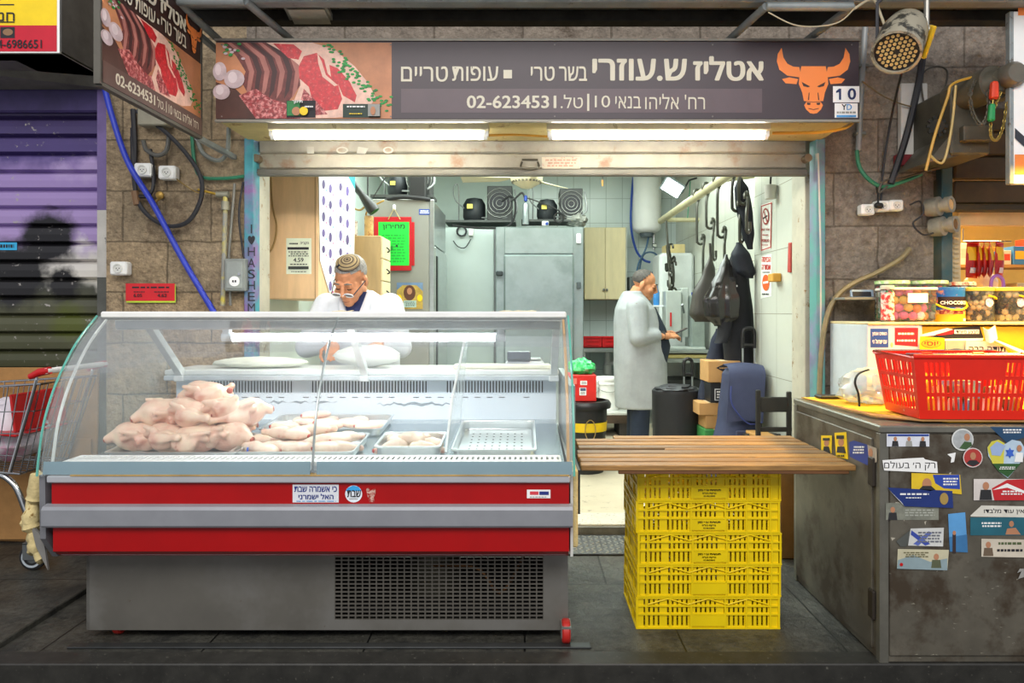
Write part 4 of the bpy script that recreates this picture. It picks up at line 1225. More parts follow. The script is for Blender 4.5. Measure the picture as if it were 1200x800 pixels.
tx, ty = -1.415, 2.995
spots = [(-.20, -.06, 0, 200, 'whole chicken at the wall end of the heaped tray, bottom layer'),
         (-.07, -.10, 0, 160, 'whole chicken low at the tray front, second from the wall end'),
         (.055, -.10, 0, 20, 'whole chicken low at the tray front, under the middle bird'),
         (.17, -.07, 0, 340, 'whole chicken low at the joint end of the heaped tray'),
         (-.12, .08, 0, 90, 'whole chicken buried at the back of the heaped tray'),
         (.12, .09, 0, 30, 'whole chicken lying at the back corner of the tray, legs towards the thighs'),
         (-.12, .01, .088, 215, 'whole chicken on the second layer, wall side, drumsticks crossed'),
         (-.005, -.04, .092, 170, 'whole chicken in the middle of the second layer, breast to the glass'),
         (.125, -.01, .094, 195, 'whole chicken on the second layer at the joint side, leg hanging down'),
         (.03, .07, .150, 175, 'topmost whole chicken crowning the heap'),
         (.215, .03, .075, 25, 'whole chicken leaning over the tray edge towards the thighs')]
protos = [whole_chicken(1), whole_chicken(2, False), whole_chicken(3)]
used = [False] * 3
rr = random.Random(11)
for k, (dx, dy, dzv, rz, lab) in enumerate(spots):
    q = k % 3
    o = protos[q]
    loc = (tx + dx, ty + .035 + dy * .9, dz(ty + dy) + .006 + dzv); rot = (rr.uniform(-.25, .25), rr.uniform(-.2, .15), math.radians(rz))
    if used[q]:
        o = copy_tree(o, loc, rot, lab)
    else:
        used[q] = True; o.location = loc; o.rotation_euler = rot
    tag(o, lab, 'chicken', 'whole chickens heaped in the tray')


def leg_piece(seed, kind):
    r = random.Random(seed); mb = MB(CHK2)
    if kind == 'leg':
        mb.ell((-.045, 0, .028), (.058, .043, .027)).ell((-.02, .012, .03), (.04, .035, .024)).tube([(0, .01, .028), (.05, .018, .026), (.095, .012, .022), (.105, .010, .022)], [.030, .025, .012, .014], 10).ell((.108, .010, .022), .015)
    elif kind == 'drum':
        mb.tube([(-.05, 0, .026), (-.025, 0, .030), (.02, 0, .025), (.06, 0, .016), (.068, 0, .016)], [.016, .030, .024, .012, .014], 12).ell((-.045, 0, .028), (.026, .027, .024)).ell((.072, 0, .016), .015)
    else:
        mb.ell((0, 0, .022), (.075, .045, .021)).ell((-.03, .01, .026), (.04, .032, .018))
    vs, fs = remesh(mb, .0055, 3)
    o = MB(CHK2).add(vs, fs, True).build({'leg': 'chicken_thigh', 'drum': 'drumstick', 'breast': 'chicken_piece'}[kind])
    c_ = MB(M('#c0453f', .35, var=.2)); c_.ell((-.096 if kind == 'leg' else -.068 if kind != 'drum' else .083, 0, .026 if kind != 'drum' else .016), (.006, .012, .009)); c_.build('cut_flesh', o)
    return o


def scatter(kind, group, cat, items):
    p = leg_piece(5, kind); first = True
    for x, y, zz, rz, lab in items:
        loc = (x, y, dz(y) + .006 + zz); rot = (rr.uniform(-.15, .15), rr.uniform(-.12, .12), math.radians(rz))
        if first:
            p.location = loc; p.rotation_euler = rot; first = False; o = p
        else:
            o = copy_tree(p, loc, rot, lab)
        tag(o, lab, cat, group)


G1 = 'chicken legs in the front tray'
scatter('leg', G1, 'chicken leg', [(-1.095, 2.93, 0, 150, 'chicken leg nearest the whole chickens, at the front of its tray'), (-1.01, 2.95, 0, 175, 'chicken leg at the tray front, second from the whole chickens'),
                                   (-.90, 2.93, 0, 20, 'chicken leg at the tray front beside the glass joint'), (-.78, 2.93, 0, 30, 'pinkish chicken leg at the front corner near the drumstick tray'), (-.84, 2.99, .018, 200, 'chicken leg in the second row just behind the joint'),
                                   (-1.08, 3.05, .0, 10, 'chicken leg at the back of the front tray, towards the whole chickens'), (-.98, 3.06, .0, 190, 'chicken leg in the middle of the back row of the front tray'),
                                   (-.86, 3.07, .0, 160, 'chicken leg at the back row beside the drumstick tray'), (-.765, 3.04, .012, 60, 'chicken leg standing up against the rim next to the drumsticks'), (-1.0, 3.0, .045, 165, 'chicken leg lying on top of the front tray pile'), (-.92, 3.03, .045, 10, 'chicken leg on top of the pile near the joint')])
scatter('breast', 'chicken pieces in the back tray', 'chicken piece', [(-1.12, 3.33, 0, 20, 'chicken piece at the wall-side end of the back tray'), (-1.02, 3.36, .01, 160, 'second chicken piece from the wall side in the back tray'), (-.92, 3.33, .01, 10, 'chicken piece in the middle of the back tray'),
                                   (-.82, 3.36, .01, 170, 'chicken piece next to the back tray middle, towards the drumsticks'), (-.73, 3.34, 0, 15, 'chicken piece at the drumstick end of the back tray'), (-1.08, 3.44, 0, 95, 'chicken piece at the rear rim, wall side'), (-.95, 3.45, .0, 80, 'chicken piece at the rear rim, middle'), (-.80, 3.45, .0, 100, 'chicken piece at the rear rim, drumstick side'), (-1.0, 3.41, .035, 30, 'chicken piece lying on the others in the back tray')])
scatter('drum', 'drumsticks in the small tray', 'drumstick', [(-.545, 2.96, 0, 200, 'drumstick at the joint-side front of the small tray'), (-.555, 3.03, .01, 100, 'drumstick propped upright on the rim at the back of the small tray'), (-.48, 2.98, .03, 150, 'drumstick lying across the top of the small tray'),
                                   (-.46, 3.04, .012, 60, 'drumstick at the rear of the small tray'), (-.41, 2.99, 0, 170, 'reddish drumstick at the divider side of the small tray'), (-.41, 2.93, 0, 20, 'drumstick at the front corner by the divider')])
solo(MB(M('#2f63c4', .4)).lathe([(.012, -.004), (.014, 0), (.012, .004)], (-1.13, 2.90, dz(2.9) + .03), 14, (1, .3, 0)), 'leg_band', 'blue band round the end of a chicken leg by the tray rim', 'band')

# ---------------------------------------------------------------- on the worktop behind
sc_ = thing('label_scale', 'small grey scale with a sloped display on the counter worktop', 'scale', (.02, 3.70, 1.015))
MB(M('#c9ccd0', .4)).bx(-.10, .10, 3.62, 3.78, 1.015, 1.05, .012).build('body', sc_)
MB(STEEL).bx(-.085, .085, 3.66, 3.80, 1.052, 1.062, .004).cyl((0, 3.72, 1.05), (0, 3.72, 1.055), .04).build('pan', sc_)
MB(M('#555c66', .3)).box((-.03, 3.635, 1.075), (.12, .03, .05), (-.5, 0, 0), .006).build('display', sc_)
solo(MB(M('#e7e4d2', .5, var=.05)).bx(-.36, .13, 3.56, 3.66, 1.016, 1.038, .006), 'cutting_board', 'thick cream cutting board along the edge of the counter worktop', 'board')
pw = MB(M('#dadcd8', .6, var=.06)); crumple(pw, (-.82, 3.70, 1.075), (.17, .09, .055), 21, .12, 22, 12, 1.017)
solo(pw, 'paper_pile', 'crumpled pile of white wrapping paper on the worktop in front of the butcher', 'paper')
pw = MB(M('#e9ead9', .6, var=.06)); crumple(pw, (-1.37, 3.69, 1.04), (.24, .10, .03), 22, .10, 22, 10, 1.017)
solo(pw, 'paper_pile', 'low heap of pale paper sheets on the wall end of the worktop', 'paper')


# ================================================================ YELLOW CRATES AND SLATTED TABLE
CY1 = M('#eacb08', .38, var=.06, scale=5, spec=.4)


def crate_mb(w_, d_, h):
    mb = MB(CY1)

    def wall(F, n, length, plate):
        us = [0]
        for i in range(n):
            us += [(i + .34) / n, (i + .72) / n]
        us.append(1)
        vs = [0, .10, .17, .40, .47, .53, .70, .77, .80, .93, 1]
        mid0, mid1 = (.37, .63) if plate else (2, 3)

        def solid(i, j):
            u = (us[i] + us[min(i + 1, len(us) - 1)]) / 2
            slot = i % 2 == 1
            if u < .045 or u > .955: return True
            if not slot:
                return True
            k = i // 2
            if k in (n // 5, 2 * n // 5, 3 * n // 5, 4 * n // 5): return True
            if j in (1, 2): return mid0 < u < mid1
            if j == 3: return mid0 < u < mid1
            if j == 5: return False
            if j == 8: return False
            if j == 7: return True
            return True
        vs = [0, .09, .09001, .42, .50, .50001, .70, .74, .74001, .95, 1]
        vs = [0, .09, .42, .50, .70, .75, .94, 1]

        def solid2(i, j):
            u = (us[i] + us[min(i + 1, len(us) - 1)]) / 2
            if u < .05 or u > .95: return True
            slot = i % 2 == 1
            if j in (0, 2, 4, 6) or not slot: return True
            if (i // 2) % 6 == 5: return True
            if j == 1 and mid0 < u < mid1: return True
            return False
        mb.perf(F, us, vs, solid2, Tn)
    x, y = w_ / 2, d_ / 2
    t = .006
    Tn = (0, t, 0); wall(lambda u, v: (-x + .004 + u * (w_ - .008), -y + .004, v * h), 30, w_, True)
    Tn = (0, -t, 0); wall(lambda u, v: (-x + .004 + u * (w_ - .008), y - .004, v * h), 30, w_, True)
    Tn = (t, 0, 0); wall(lambda u, v: (-x + .004, -y + .004 + u * (d_ - .008), v * h), 18, d_, False)
    Tn = (-t, 0, 0); wall(lambda u, v: (x - .004, -y + .004 + u * (d_ - .008), v * h), 18, d_, False)
    # ribs standing proud of the walls
    for zz, pr in ((.004, .006), (.46 * h, .004), (.72 * h, .004), (.975 * h, .006)):
        for s in (-1, 1):
            mb.box((0, s * (y - .002), zz), (w_, .004 + pr, .006)); mb.box((s * (x - .002), 0, zz), (.004 + pr, d_, .006))
    for s in (-1, 1):
        for fx in (-.5, -.44, -.27, -.12, .12, .27, .44, .5):
            mb.box((fx * (w_ - .008), s * (y - .0015), h / 2), (.006, .007, h))
        for fy in (-.5, -.2, .2, .5):
            mb.box((s * (x - .0015), fy * (d_ - .008), h / 2), (.007, .006, h))
        for k in range(6):                       # zigzag ribs along the upper zone
            a = V((-.42 * w_ + k * .14 * w_, s * (y + .0005), h * (.77 if k % 2 == 0 else .95))); b = V((-.42 * w_ + (k + 1) * .14 * w_, s * (y + .0005), h * (.95 if k % 2 == 0 else .77)))
            mb.tube([a, b], .0032, 4)
        mb.box((0, s * (y + .0005), h * .265), (w_ * .255, .004, h * .33))
    us = [i / 24 for i in range(25)]; vs = [i / 16 for i in range(17)]
    mb.perf(lambda u, v: (-x + .01 + u * (w_ - .02), -y + .01 + v * (d_ - .02), .006), us, vs, lambda i, j: (i % 2 == 0) or (j % 2 == 0), (0, 0, -.004))
    return mb


CW, CD, CH = .588, .37, .131
cxm, cym = (.463 + 1.050) / 2, 2.92 + CD / 2
prot = crate_mb(CW, CD, CH).build('yellow_crate')
labs = ['bottom crate of the yellow plastic stack, standing on the pavement', 'second yellow crate from the ground, with a blank panel', 'middle yellow crate of the stack, the lowest one with black lettering', 'yellow crate second from the top, with black lettering', 'topmost yellow crate, right under the wooden slats']
for k in range(5):
    o = prot if k == 0 else copy_tree(prot)
    o.location = (cxm - .003 + .003 * ((k * 7) % 3), cym, k * .1312); o.rotation_euler = (0, 0, .004 * ((k * 5) % 3 - 1))
    tag(o, labs[k], 'crate', 'stacked yellow crates')
    if k >= 2:
        lt = MB(); base = k * .1312
        fz = lambda px, py, l: V((cxm + (px - 50) * .0013, 2.9155, base + CH * .41 - py * .00105))
        prints(lt, fz, [('t', 'תעשיות עוף מזון', 14, 3, 86, 13, INK, .03), ('t', 'ברקת בע"מ', 28, 15, 72, 24, INK, .03), ('t', '03-8622845', 32, 27, 68, 33, INK, .02)], 1)
        l_ = lt.build('lettering'); l_.parent = o; l_.matrix_parent_inverse = Matrix.Translation(-V(o.location))
WOODS = [M(h, .5, var=.34, scale=5, stretch=(1.2, 16, 16), dirt=('#57452f', .58, 4), bump=.2) for h in ('#9c7440', '#7c6142', '#90693a', '#85694a', '#a37a40')]
WOOD = WOODS[0]; WOODD = M('#6a4526', .6, var=.25, scale=7, stretch=(1, 10, 10))
tb = thing('slatted_board', 'worn wooden slatted board laid across the yellow crates like a table', 'board', (.78, 3.15, .66))
ys = [2.800, 2.888, 2.972, 3.058]
for k in range(4):
    MB(WOODS[(k * 2) % 5]).bx(.222 + .004 * (k % 2), 1.306, 2.80 + k * .083, 2.80 + k * .083 + .065, .676, .698, .003).build('slat', tb)
for k in range(4):
    MB(WOODS[(k * 3 + 1) % 5]).bx(.24 + (.0 if k else .0) + (.19 if k == 3 else 0), 1.30, 3.165 + k * .083, 3.165 + k * .083 + .064, .676, .698, .003).build('slat', tb)
MB(WOOD).bx(.62, 1.30, 3.132, 3.16, .676, .697, .003).build('slat', tb)['label'] = 'broken half slat'
for X in (.42, .76, 1.13):
    MB(WOODD).bx(X - .03, X + .03, 2.82, 3.48, .6625, .676, .003).build('cross_batten', tb)
MB(WOODD).bx(.37, 1.28, 2.803, 2.822, .6625, .676, .002).build('edge_batten', tb)

# ================================================================ METAL CABINET WITH STICKERS
CABM = M('#6b665a', .45, .35, var=.18, scale=6, second=('#4b4033', .3, 5), dirt=('#9c9686', .70, 26)); CABT = M('#77756b', .4, .5, var=.15)
KX, KY, KZ = 1.316, 2.632, .883
kb = thing('metal_cabinet', 'scuffed grey-green metal cabinet covered in stickers', 'cabinet', (1.8, 3.05, 0))
MB(CABM).bx(KX + .004, 2.45, KY + .004, 3.47, .006, KZ - .03).build('body', kb)
MB(CABM).bx(KX + .035, 2.40, KY - .004, KY + .01, .03, KZ - .036, .003).build('front_panel', kb)
MB(CABM).bx(KX - .003, KX + .01, KY + .06, 3.44, .03, KZ - .06, .003).build('side_door', kb)
MB(CABT).bx(KX - .004, 2.46, KY - .006, 3.475, KZ - .03, KZ - .002, .005).build('top_frame', kb)
MB(CABT).bx(KX - .002, KX + .032, KY - .002, KY + .03, 0, KZ - .03, .003).build('corner_post', kb)
MB(CABT).bx(KX - .002, KX + .03, 3.44, 3.472, 0, KZ - .03, .003).build('corner_post', kb)
for zz in (.70, .20):
    MB(M('#38312a', .6, .4)).bx(KX - .012, KX + .002, KY + .03, KY + .075, zz - .055, zz + .055, .005).build('hinge', kb)
fk = front(KY - .0045)
PN = M('#2a2a2c', .7); GRNP = M('#3d5a34', .6, var=.2)


def person_bit(x, y, s, cloth=PN):
    return [('p', [(x - s, y + 2.2 * s), (x - .8 * s, y + .6 * s), (x + .8 * s, y + .6 * s), (x + s, y + 2.2 * s)], cloth), ('e', x, y, s * .5, s * .62, SKINP)]


_ds = [0]


def DS(it, lab=None):
    _ds[0] += 1
    return decal(kb, 'sticker', front(KY - .0045 - .0012 * (_ds[0] % 5), .0004), it, lab)


DS([('r', 1039, 508, 1089, 523, M('#d9dce4', .5)), *person_bit(1049, 514, 4), *person_bit(1065, 514, 4, GREYP), *person_bit(1081, 514, 4), ('r', 1040, 508.5, 1088, 510.5, BLUE)], 'torn white sticker with three uniformed figures')
DS([('p', [(1034, 539), (1062, 537), (1082, 536), (1084, 538), (1098, 541), (1099, 554), (1036, 551)], PWHITE), ('t', 'רק ה׳ בעולם', 1036, 540, 1096, 551, INK, .0)], 'white sticker with one line of black lettering')
DS([('e', 1128, 515, 13, 13, M('#d6d8d4', .5)), ('e', 1128, 515, 11.5, 11.5, M('#aeb2b2', .5, var=.2, scale=20)), ('p', [(1124, 525), (1130, 517), (1138, 518), (1139, 522), (1132, 526.5)], GRNP), ('e', 1133, 512, 3.4, 4.4, SKINP)], 'round grey sticker with a bearded figure')
DS([('e', 1140, 536, 11.5, 11.5, M('#e2d8d4', .5)), ('e', 1140, 536, 10.5, 10.5, M('#b23a34', .5)), ('p', [(1132, 542.5), (1136, 539), (1144, 539), (1148, 542.5), (1140, 546.4)], PN), ('e', 1140, 534, 3.4, 4.4, SKINP)], 'round red sticker with a portrait')
DS([('p', [(1110, 532), (1120, 530), (1118, 541), (1114, 542), (1115, 536)], PWHITE)], 'torn scrap of white paper')
DS([('p', [(1160, 500), (1202, 501), (1202, 512), (1180, 519)], M('#22486a', .5)), ('d', 1175, 502, 1198, 508, 2, PWHITE)], 'dark blue folded sticker under the top edge')
heart = [(1158, 534), (1157, 524), (1162, 517), (1170, 515), (1178, 520), (1186, 515), (1196, 517), (1201, 525), (1199, 537), (1188, 552), (1181, 560), (1170, 552)]
DS([('p', heart, M('#b9cfe0', .5)), ('p', [(1158, 530), (1157, 524), (1162, 517), (1170, 515), (1177, 519), (1176, 543), (1163, 543)], M('#d8d04c', .5)), ('p', [(1163, 543), (1196, 543), (1181, 559), (1170, 552)], M('#2f5a2c', .5)),
    ('p', [(1160, 524), (1168, 517), (1178, 522), (1172, 534), (1162, 533)], M('#9fb6dc', .5)), ('p', [(1178, 527), (1188, 527), (1183, 537)], M('#2a56b8', .5)), ('p', [(1178, 534), (1188, 534), (1183, 524)], M('#3a66c8', .5)), ('e', 1194, 525, 3, 4, SKINP), ('p', [(1188, 541), (1190, 530), (1198, 530), (1198, 541)], PWHITE), ('d', 1170, 546, 1190, 550, 2, PWHITE)], 'heart-shaped sticker in blue, yellow and green')
DS([('p', [(1068, 554), (1125, 556), (1127, 579), (1068, 573)], M('#e0bd28', .5)), ('p', [(1093, 556), (1124, 556), (1125, 573), (1106, 572), (1096, 566)], M('#2a48a8', .5)), ('e', 1086, 567, 5.5, 7, SKINP), ('p', [(1077, 573), (1081, 569), (1091, 569), (1096, 573.5), (1090, 575)], PN), ('d', 1103, 559, 1123, 569, 3, PWHITE)], 'yellow and blue sticker with a smiling face')
DS([('p', [(1040, 571), (1116, 575), (1117, 595), (1060, 593)], M('#1f3474', .45)), ('p', [(1041, 573), (1060, 593), (1056, 588)], PWHITE), ('d', 1050, 577, 1092, 580.5, 1, PWHITE), ('d', 1060, 582, 1080, 584, 1, PWHITE), ('e', 1106, 584, 5, 7, M('#a58a4a', .5))], 'dark blue banner sticker with a peeling corner')
DS([('r', 1038, 589, 1100, 609, M('#7f8174', .7, var=.25, scale=20)), *person_bit(1046, 597, 5.5), ('d', 1058, 596, 1096, 605, 3, M('#a9aca0', .7))], 'faded grey sticker with a dark figure')
DS([('p', [(1111, 602), (1131, 600), (1134, 647), (1113, 646)], M('#5d9fd6', .5)), ('p', [(1112, 629), (1133, 626), (1134, 647), (1113, 646)], M('#3d78ab', .5)), ('r', 1116, 626, 1120, 648, M('#3a2c2a', .6)), ('e', 1118, 624, 2, 2.6, SKINP)], 'upright sky-blue sticker with a figure by the sea')
DS([('p', [(1050, 634), (1068, 620), (1070, 624), (1062, 640), (1055, 640)], M('#575a56', .4)), ('p', [(1067, 619), (1106, 618), (1105, 640), (1064, 639)], M('#d3d4d0', .6)), ('p', [(1068, 621), (1090, 637), (1084, 639), (1067, 626)], M('#3b4fa8', .5)), ('p', [(1070, 637), (1088, 622), (1092, 624), (1076, 639)], M('#5a6cb8', .5)), ('d', 1074, 622, 1103, 636, 4, M('#6d7078', .6))], 'half-peeled white sticker with blue crossed bands')
DS([('p', [(1052, 643), (1112, 644), (1110, 668), (1051, 666)], M('#c9c3a4', .6)), ('p', [(1052, 656), (1070, 650), (1090, 658), (1110, 654), (1110, 668), (1051, 666)], M('#8fa3a8', .6)), *person_bit(1097, 652, 6, OLIVE), ('d', 1058, 646, 1088, 653, 3, M('#6f6a4a', .6)), ('e', 1056, 661, 2, 2, RED)], 'cream sticker with a soldier against hills')
DS([('r', 1141, 561, 1203, 586, M('#d7cfc8', .5)), ('p', [(1165, 586), (1162, 572), (1180, 562), (1203, 561), (1203, 586)], M('#c3262c', .5)), ('p', [(1163, 574), (1180, 566), (1203, 576), (1203, 579), (1180, 571)], PWHITE), *person_bit(1155, 569, 7.5), ('d', 1172, 574, 1200, 580, 2, PWHITE)], 'white and red sticker with a man in black')
DS([('p', [(1137, 604), (1150, 592), (1203, 593), (1203, 606), (1138, 605)], M('#dcd9cc', .5)), ('t', 'אין עוד מלבדו', 1153, 595.5, 1200, 602.5, INK, .01)], 'white sticker with black lettering and torn corner')
DS([('r', 1137, 606, 1203, 627, M('#256474', .5)), ('d', 1150, 611, 1176, 618, 2, PWHITE), ('p', [(1178, 626), (1180, 619), (1190, 618), (1196, 626)], SKINP), ('e', 1185, 613.5, 2.8, 3.6, SKINP)], 'teal sticker with a bare-chested figure')
DS([('p', [(1150, 631), (1203, 632), (1203, 653), (1150, 652)], M('#cfc5b2', .6)), *person_bit(1158, 638, 6, M('#6b5a48', .6)), ('d', 1168, 634, 1200, 639, 1, M('#50603a', .6)), ('d', 1168, 642, 1200, 647, 1, INK)], 'beige sticker with a figure and two lines of print')
DS([('p', [(1192, 671), (1195, 666), (1200, 666), (1200, 676), (1193, 678), (1197, 669)], GREYP)], 'scrap of grey sticker')
fs_ = side(KX - .0035)
decal(kb, 'sticker', fs_, [('r', 962.5, 510, 975, 531, YELLOW), ('e', 969, 519, 3, 4, SKINP), ('p', [(965, 530), (966, 523), (972, 523), (974, 531)], PN), ('r', 965, 513, 973, 516, PN)], 'yellow sticker with a bearded man in a hat')
decal(kb, 'sticker', fs_, [('p', [(978, 507), (992, 506), (994, 538), (980, 535)], YELLOW), ('e', 986, 518, 3.4, 5, SKINP), ('p', [(981, 530), (982, 523), (990, 523), (992, 531)], PN), ('r', 981, 510, 990, 514, PN), ('d', 981, 532, 991, 536, 1, INK)], 'larger yellow sticker with a bearded man in a hat')
decal(kb, 'sticker', fs_, [('p', [(995, 518), (1001, 516), (1017, 521), (1019, 546), (996, 535)], M('#28408e', .5)), ('p', [(1017, 521), (1028, 525), (1028, 541), (1019, 545)], M('#b3a796', .5)), ('e', 1021, 531, 2.5, 6, SKINP), ('d', 1000, 522, 1014, 532, 3, PWHITE)], 'blue sticker with a man and three lines of print')
scr = MB(M('#8d8878', .6))
rr = random.Random(8)
for k in range(46):
    px, py = rr.uniform(1040, 1195), rr.uniform(655, 770); prints(scr, fk, [('p', [(px, py), (px + rr.uniform(-5, 6), py + rr.uniform(-1, 2)), (px + rr.uniform(0, 3), py + 1.2)], M('#8d8878', .6))], .3)
for k in range(12):
    px, py = rr.uniform(1040, 1140), rr.uniform(508, 640); prints(scr, fk, [('p', [(px, py), (px + rr.uniform(2, 6), py + rr.uniform(-2, 2)), (px + rr.uniform(0, 4), py + 4)], M('#b5ae9c', .7))], .2)
scr.build('scratch_marks', kb)
# cardboard on the cabinet
YC = M('#e8b41e', .75, var=.08, scale=3)  # warm yellow light from the stall is put into the cardboard colour
yc = MB(YC).poly([(1.345, 3.45, KZ), (2.45, 3.46, KZ), (2.45, 2.70, KZ), (1.60, 2.69, KZ), (1.40, 2.98, KZ)], (0, 0, .006))
solo(yc, 'cardboard_sheet', 'big cardboard sheet coloured as if lit yellow, lying on the metal cabinet', 'cardboard')
kc = MB(KRAFT).poly([(1.33, 3.42, KZ + .0065), (1.345, 3.10, KZ + .0065), (1.37, 2.80, KZ + .0065), (1.50, 2.68, KZ + .0065), (1.95, 2.66, KZ + .0065), (1.95, 2.70, KZ + .0065), (1.56, 2.715, KZ + .0065), (1.40, 2.86, KZ + .0065), (1.365, 3.1, KZ + .0065)], (0, 0, .005))
solo(kc, 'cardboard_strip', 'brown torn cardboard along the front edge of the cabinet top', 'cardboard')
# shopping basket
BR = M('#e0240e', .32, var=.05)
bk = thing('shopping_basket', 'red plastic shopping basket full of small packets on the metal cabinet', 'basket', (1.72, 2.84, KZ + .012))
bz0, bz1 = KZ + .014, 1.135
B0 = [(1.495, 2.690), (1.905, 2.672), (1.915, 2.955), (1.505, 2.965)]; B1 = [(1.462, 2.672), (1.935, 2.650), (1.945, 2.985), (1.470, 2.99)]
bm2 = MB(BR)
for i in range(4):
    a0, a1, b0, b1 = V((*B0[i], bz0)), V((*B0[(i + 1) % 4], bz0)), V((*B1[i], bz1)), V((*B1[(i + 1) % 4], bz1))
    nn = (a1 - a0).cross(b0 - a0).normalized()
    L = 20 if i % 2 == 0 else 11
    us = [0, .06]
    for k in range(L):
        us += [.07 + (k + .22) * .86 / L, .07 + (k + .78) * .86 / L]
    us += [.94, 1]
    vs = [0, .14, .36, .42, .63, .69, .90, 1]

    def sol(ii, jj, i=i, us=us, L=L):
        if jj in (0, 2, 4, 6): return True
        if ii % 2 == 1 or ii < 2 or ii > len(us) - 4: return True
        k = (ii - 2) // 2
        if jj == 5 and i % 2 == 0: return not (k < 5 or k > L - 6)
        return False
    bm2.perf(lambda u, v: a0.lerp(a1, u).lerp(b0.lerp(b1, u), v), us, vs, sol, -nn * .004)
bm2.poly([V((*p, bz0)) for p in B0], (0, 0, .004))
rim = [V((*p, bz1)) for p in B1]
bm2.tube(rim, .009, 8, True)
bm2.build('basket_body', bk)
MB(CHROME).tube([rim[0] + V((-.012, .03, .008)), rim[1] + V((.012, .03, .008))], .0035, 8).tube([rim[3] + V((-.012, -.03, .008)), rim[2] + V((.012, -.03, .008))], .0035, 8).build('wire_handle', bk)
for t in (.12, .52, .90):
    MB(BR).tube([rim[0].lerp(rim[1], t) + V((-.02, .02, .006)), rim[0].lerp(rim[1], t) + V((.02, .02, .006))], .010, 8).build('handle_clip', bk)
PK = [M('#e9c22a', .4), M('#efe6c6', .4), M('#c9b48a', .5), M('#7a5a30', .5), M('#8fc0d8', .4), M('#e8d890', .4)]
rr = random.Random(4)
pkm = []
for mt in PK:
    m_ = MB(mt).lathe([(0, -.034), (.008, -.034), (.010, -.028), (.010, .028), (.008, .034), (0, .034)], (0, 0, 0), 10, (0, 0, 1)); pkm.append(m_)
pks = [m_.build('wrapped_sweet') for m_ in pkm]; used = [False] * 6
nms = ['yellow', 'white', 'tan', 'brown', 'pale blue', 'cream']
for k in range(40):
    q = rr.randrange(6); i = k % 20; lay = k // 20
    if k < 18: loc = (1.516 + .0205 * k, 2.694 - .0007 * k + .018, bz0 + .042); 
    elif k < 32: loc = (1.52 + .027 * (k - 18), 2.715 + .02 * rr.random(), bz0 + .085 + .02 * rr.random())
    else: loc = (1.53 + .045 * (k - 32), 2.78 + .1 * rr.random(), bz0 + .02)
    rot = (rr.uniform(-.25, .25), rr.uniform(-.3, .3), rr.uniform(0, 3)) if k < 32 else (1.57, 0, rr.uniform(0, 3))
    lab = f'{nms[q]} wrapped sweets lying in the red shopping basket'
    if used[q]: o = copy_tree(pks[q], loc, rot)
    else:
        o = pks[q]; used[q] = True; o.location = loc; o.rotation_euler = rot
    tag(o, lab, 'sweet', f'{nms[q]} sweets in the red basket')
solo(MB(M('#9fd0e6', .4)).bx(1.60, 1.74, 2.745, 2.75, bz0 + .005, bz0 + .14), 'leaflet', 'pale blue leaflet standing inside the red basket behind the sweets', 'leaflet')
# clear bag
CLR = glass_mat('clear_plastic_film', (.90, .95, .96), 1.0, .35, .12)
cbg = MB(CLR); crumple(cbg, (1.545, 3.22, KZ + .075), (.115, .10, .085), 33, .22, 26, 16, KZ + .012)
cbo = thing('plastic_bag', 'crumpled clear plastic bag with light blue bits behind the red basket', 'bag', (1.545, 3.22, KZ + .01))
cbg.build('bag_film', cbo)
m_ = MB(M('#58b6d4', .4, var=.2))
for k in range(7):
    m_.box((1.50 + .02 * k, 3.2 + .03 * math.sin(k * 2), KZ + .05 + .012 * (k % 3)), (.05, .03, .03), (k, k * .7, k * 1.3), .008)
m_.build('contents', cbo)
solo(MB(M('#17181a', .5)).tube(spline([P(1007, 476, 3.05), P(1006, 462, 3.05), P(1002, 448, 3.05), P(1006, 438, 3.05), P(1018, 433, 3.05)]), .009, 8, flat=.4), 'black_strap', 'black strap end curving over the clear plastic bag', 'strap')
solo(MB(BLACK).bx(1.40, 1.55, 3.36, 3.44, KZ + .0075, KZ + .022, .004), 'black_case', 'flat black case at the wall edge of the cabinet top', 'case')

# ================================================================ NEIGHBOUR'S SWEET STALL
PB = 3.52
st_ = thing('stall_counter', 'yellow-fronted sweet stall counter with a white sticker-covered end panel', 'counter', (2.2, 3.7, 0))
q0, q1 = P(1016, 500, PB), P(1079, 380, PB)
MB(M('#cdd6da', .4, var=.05)).bx(q0.x, q1.x + .01, PB, 3.95, .02, q1.z, .006).build('end_panel', st_)
MB(M('#d9a513', .5, var=.06)).bx(q1.x + .01, 3.2, PB + .01, 3.95, .02, q1.z - .01, .004).build('front_panel', st_)
MB(M('#c79a4a', .6)).bx(2.46, 3.3, 4.12, 4.9, .02, 1.42, .006).build('inner_ledge', st_)
MB(M('#d8c99a', .5)).bx(q0.x, 3.2, PB - .01, 3.95, q1.z - .002, q1.z + .012, .004).build('shelf_top', st_)
fp = front(PB - .0005)
decal(st_, 'sticker', fp, [('r', 1020, 385, 1041, 407, M('#1f4aa0', .5)), ('t', 'האדם אומץ', 1022, 389, 1039, 394, PWHITE, .02), ('t', 'עם ישראל חי', 1022, 397, 1039, 402.5, PWHITE, .02)], 'square blue sticker with two white lines')
decal(st_, 'sticker', fp, [('p', [(1048.5, 384), (1076, 384), (1075.5, 406), (1048.5, 404)], M('#c91c2c', .5)), ('d', 1050, 389, 1074, 393, 1, PWHITE), ('d', 1050, 397, 1074, 401, 1, PWHITE)], 'square red sticker with two white lines')
decal(st_, 'screw', fp, [('e', 1045, 404, 1.5, 3, M('#c9b27a', .5)), ('r', 1040, 411.6, 1050, 412.4, M('#c97a6a', .5))])
po = thing('poster', 'torn black and white poster peeling off the yellow stall front', 'poster', P(1120, 420, PB))
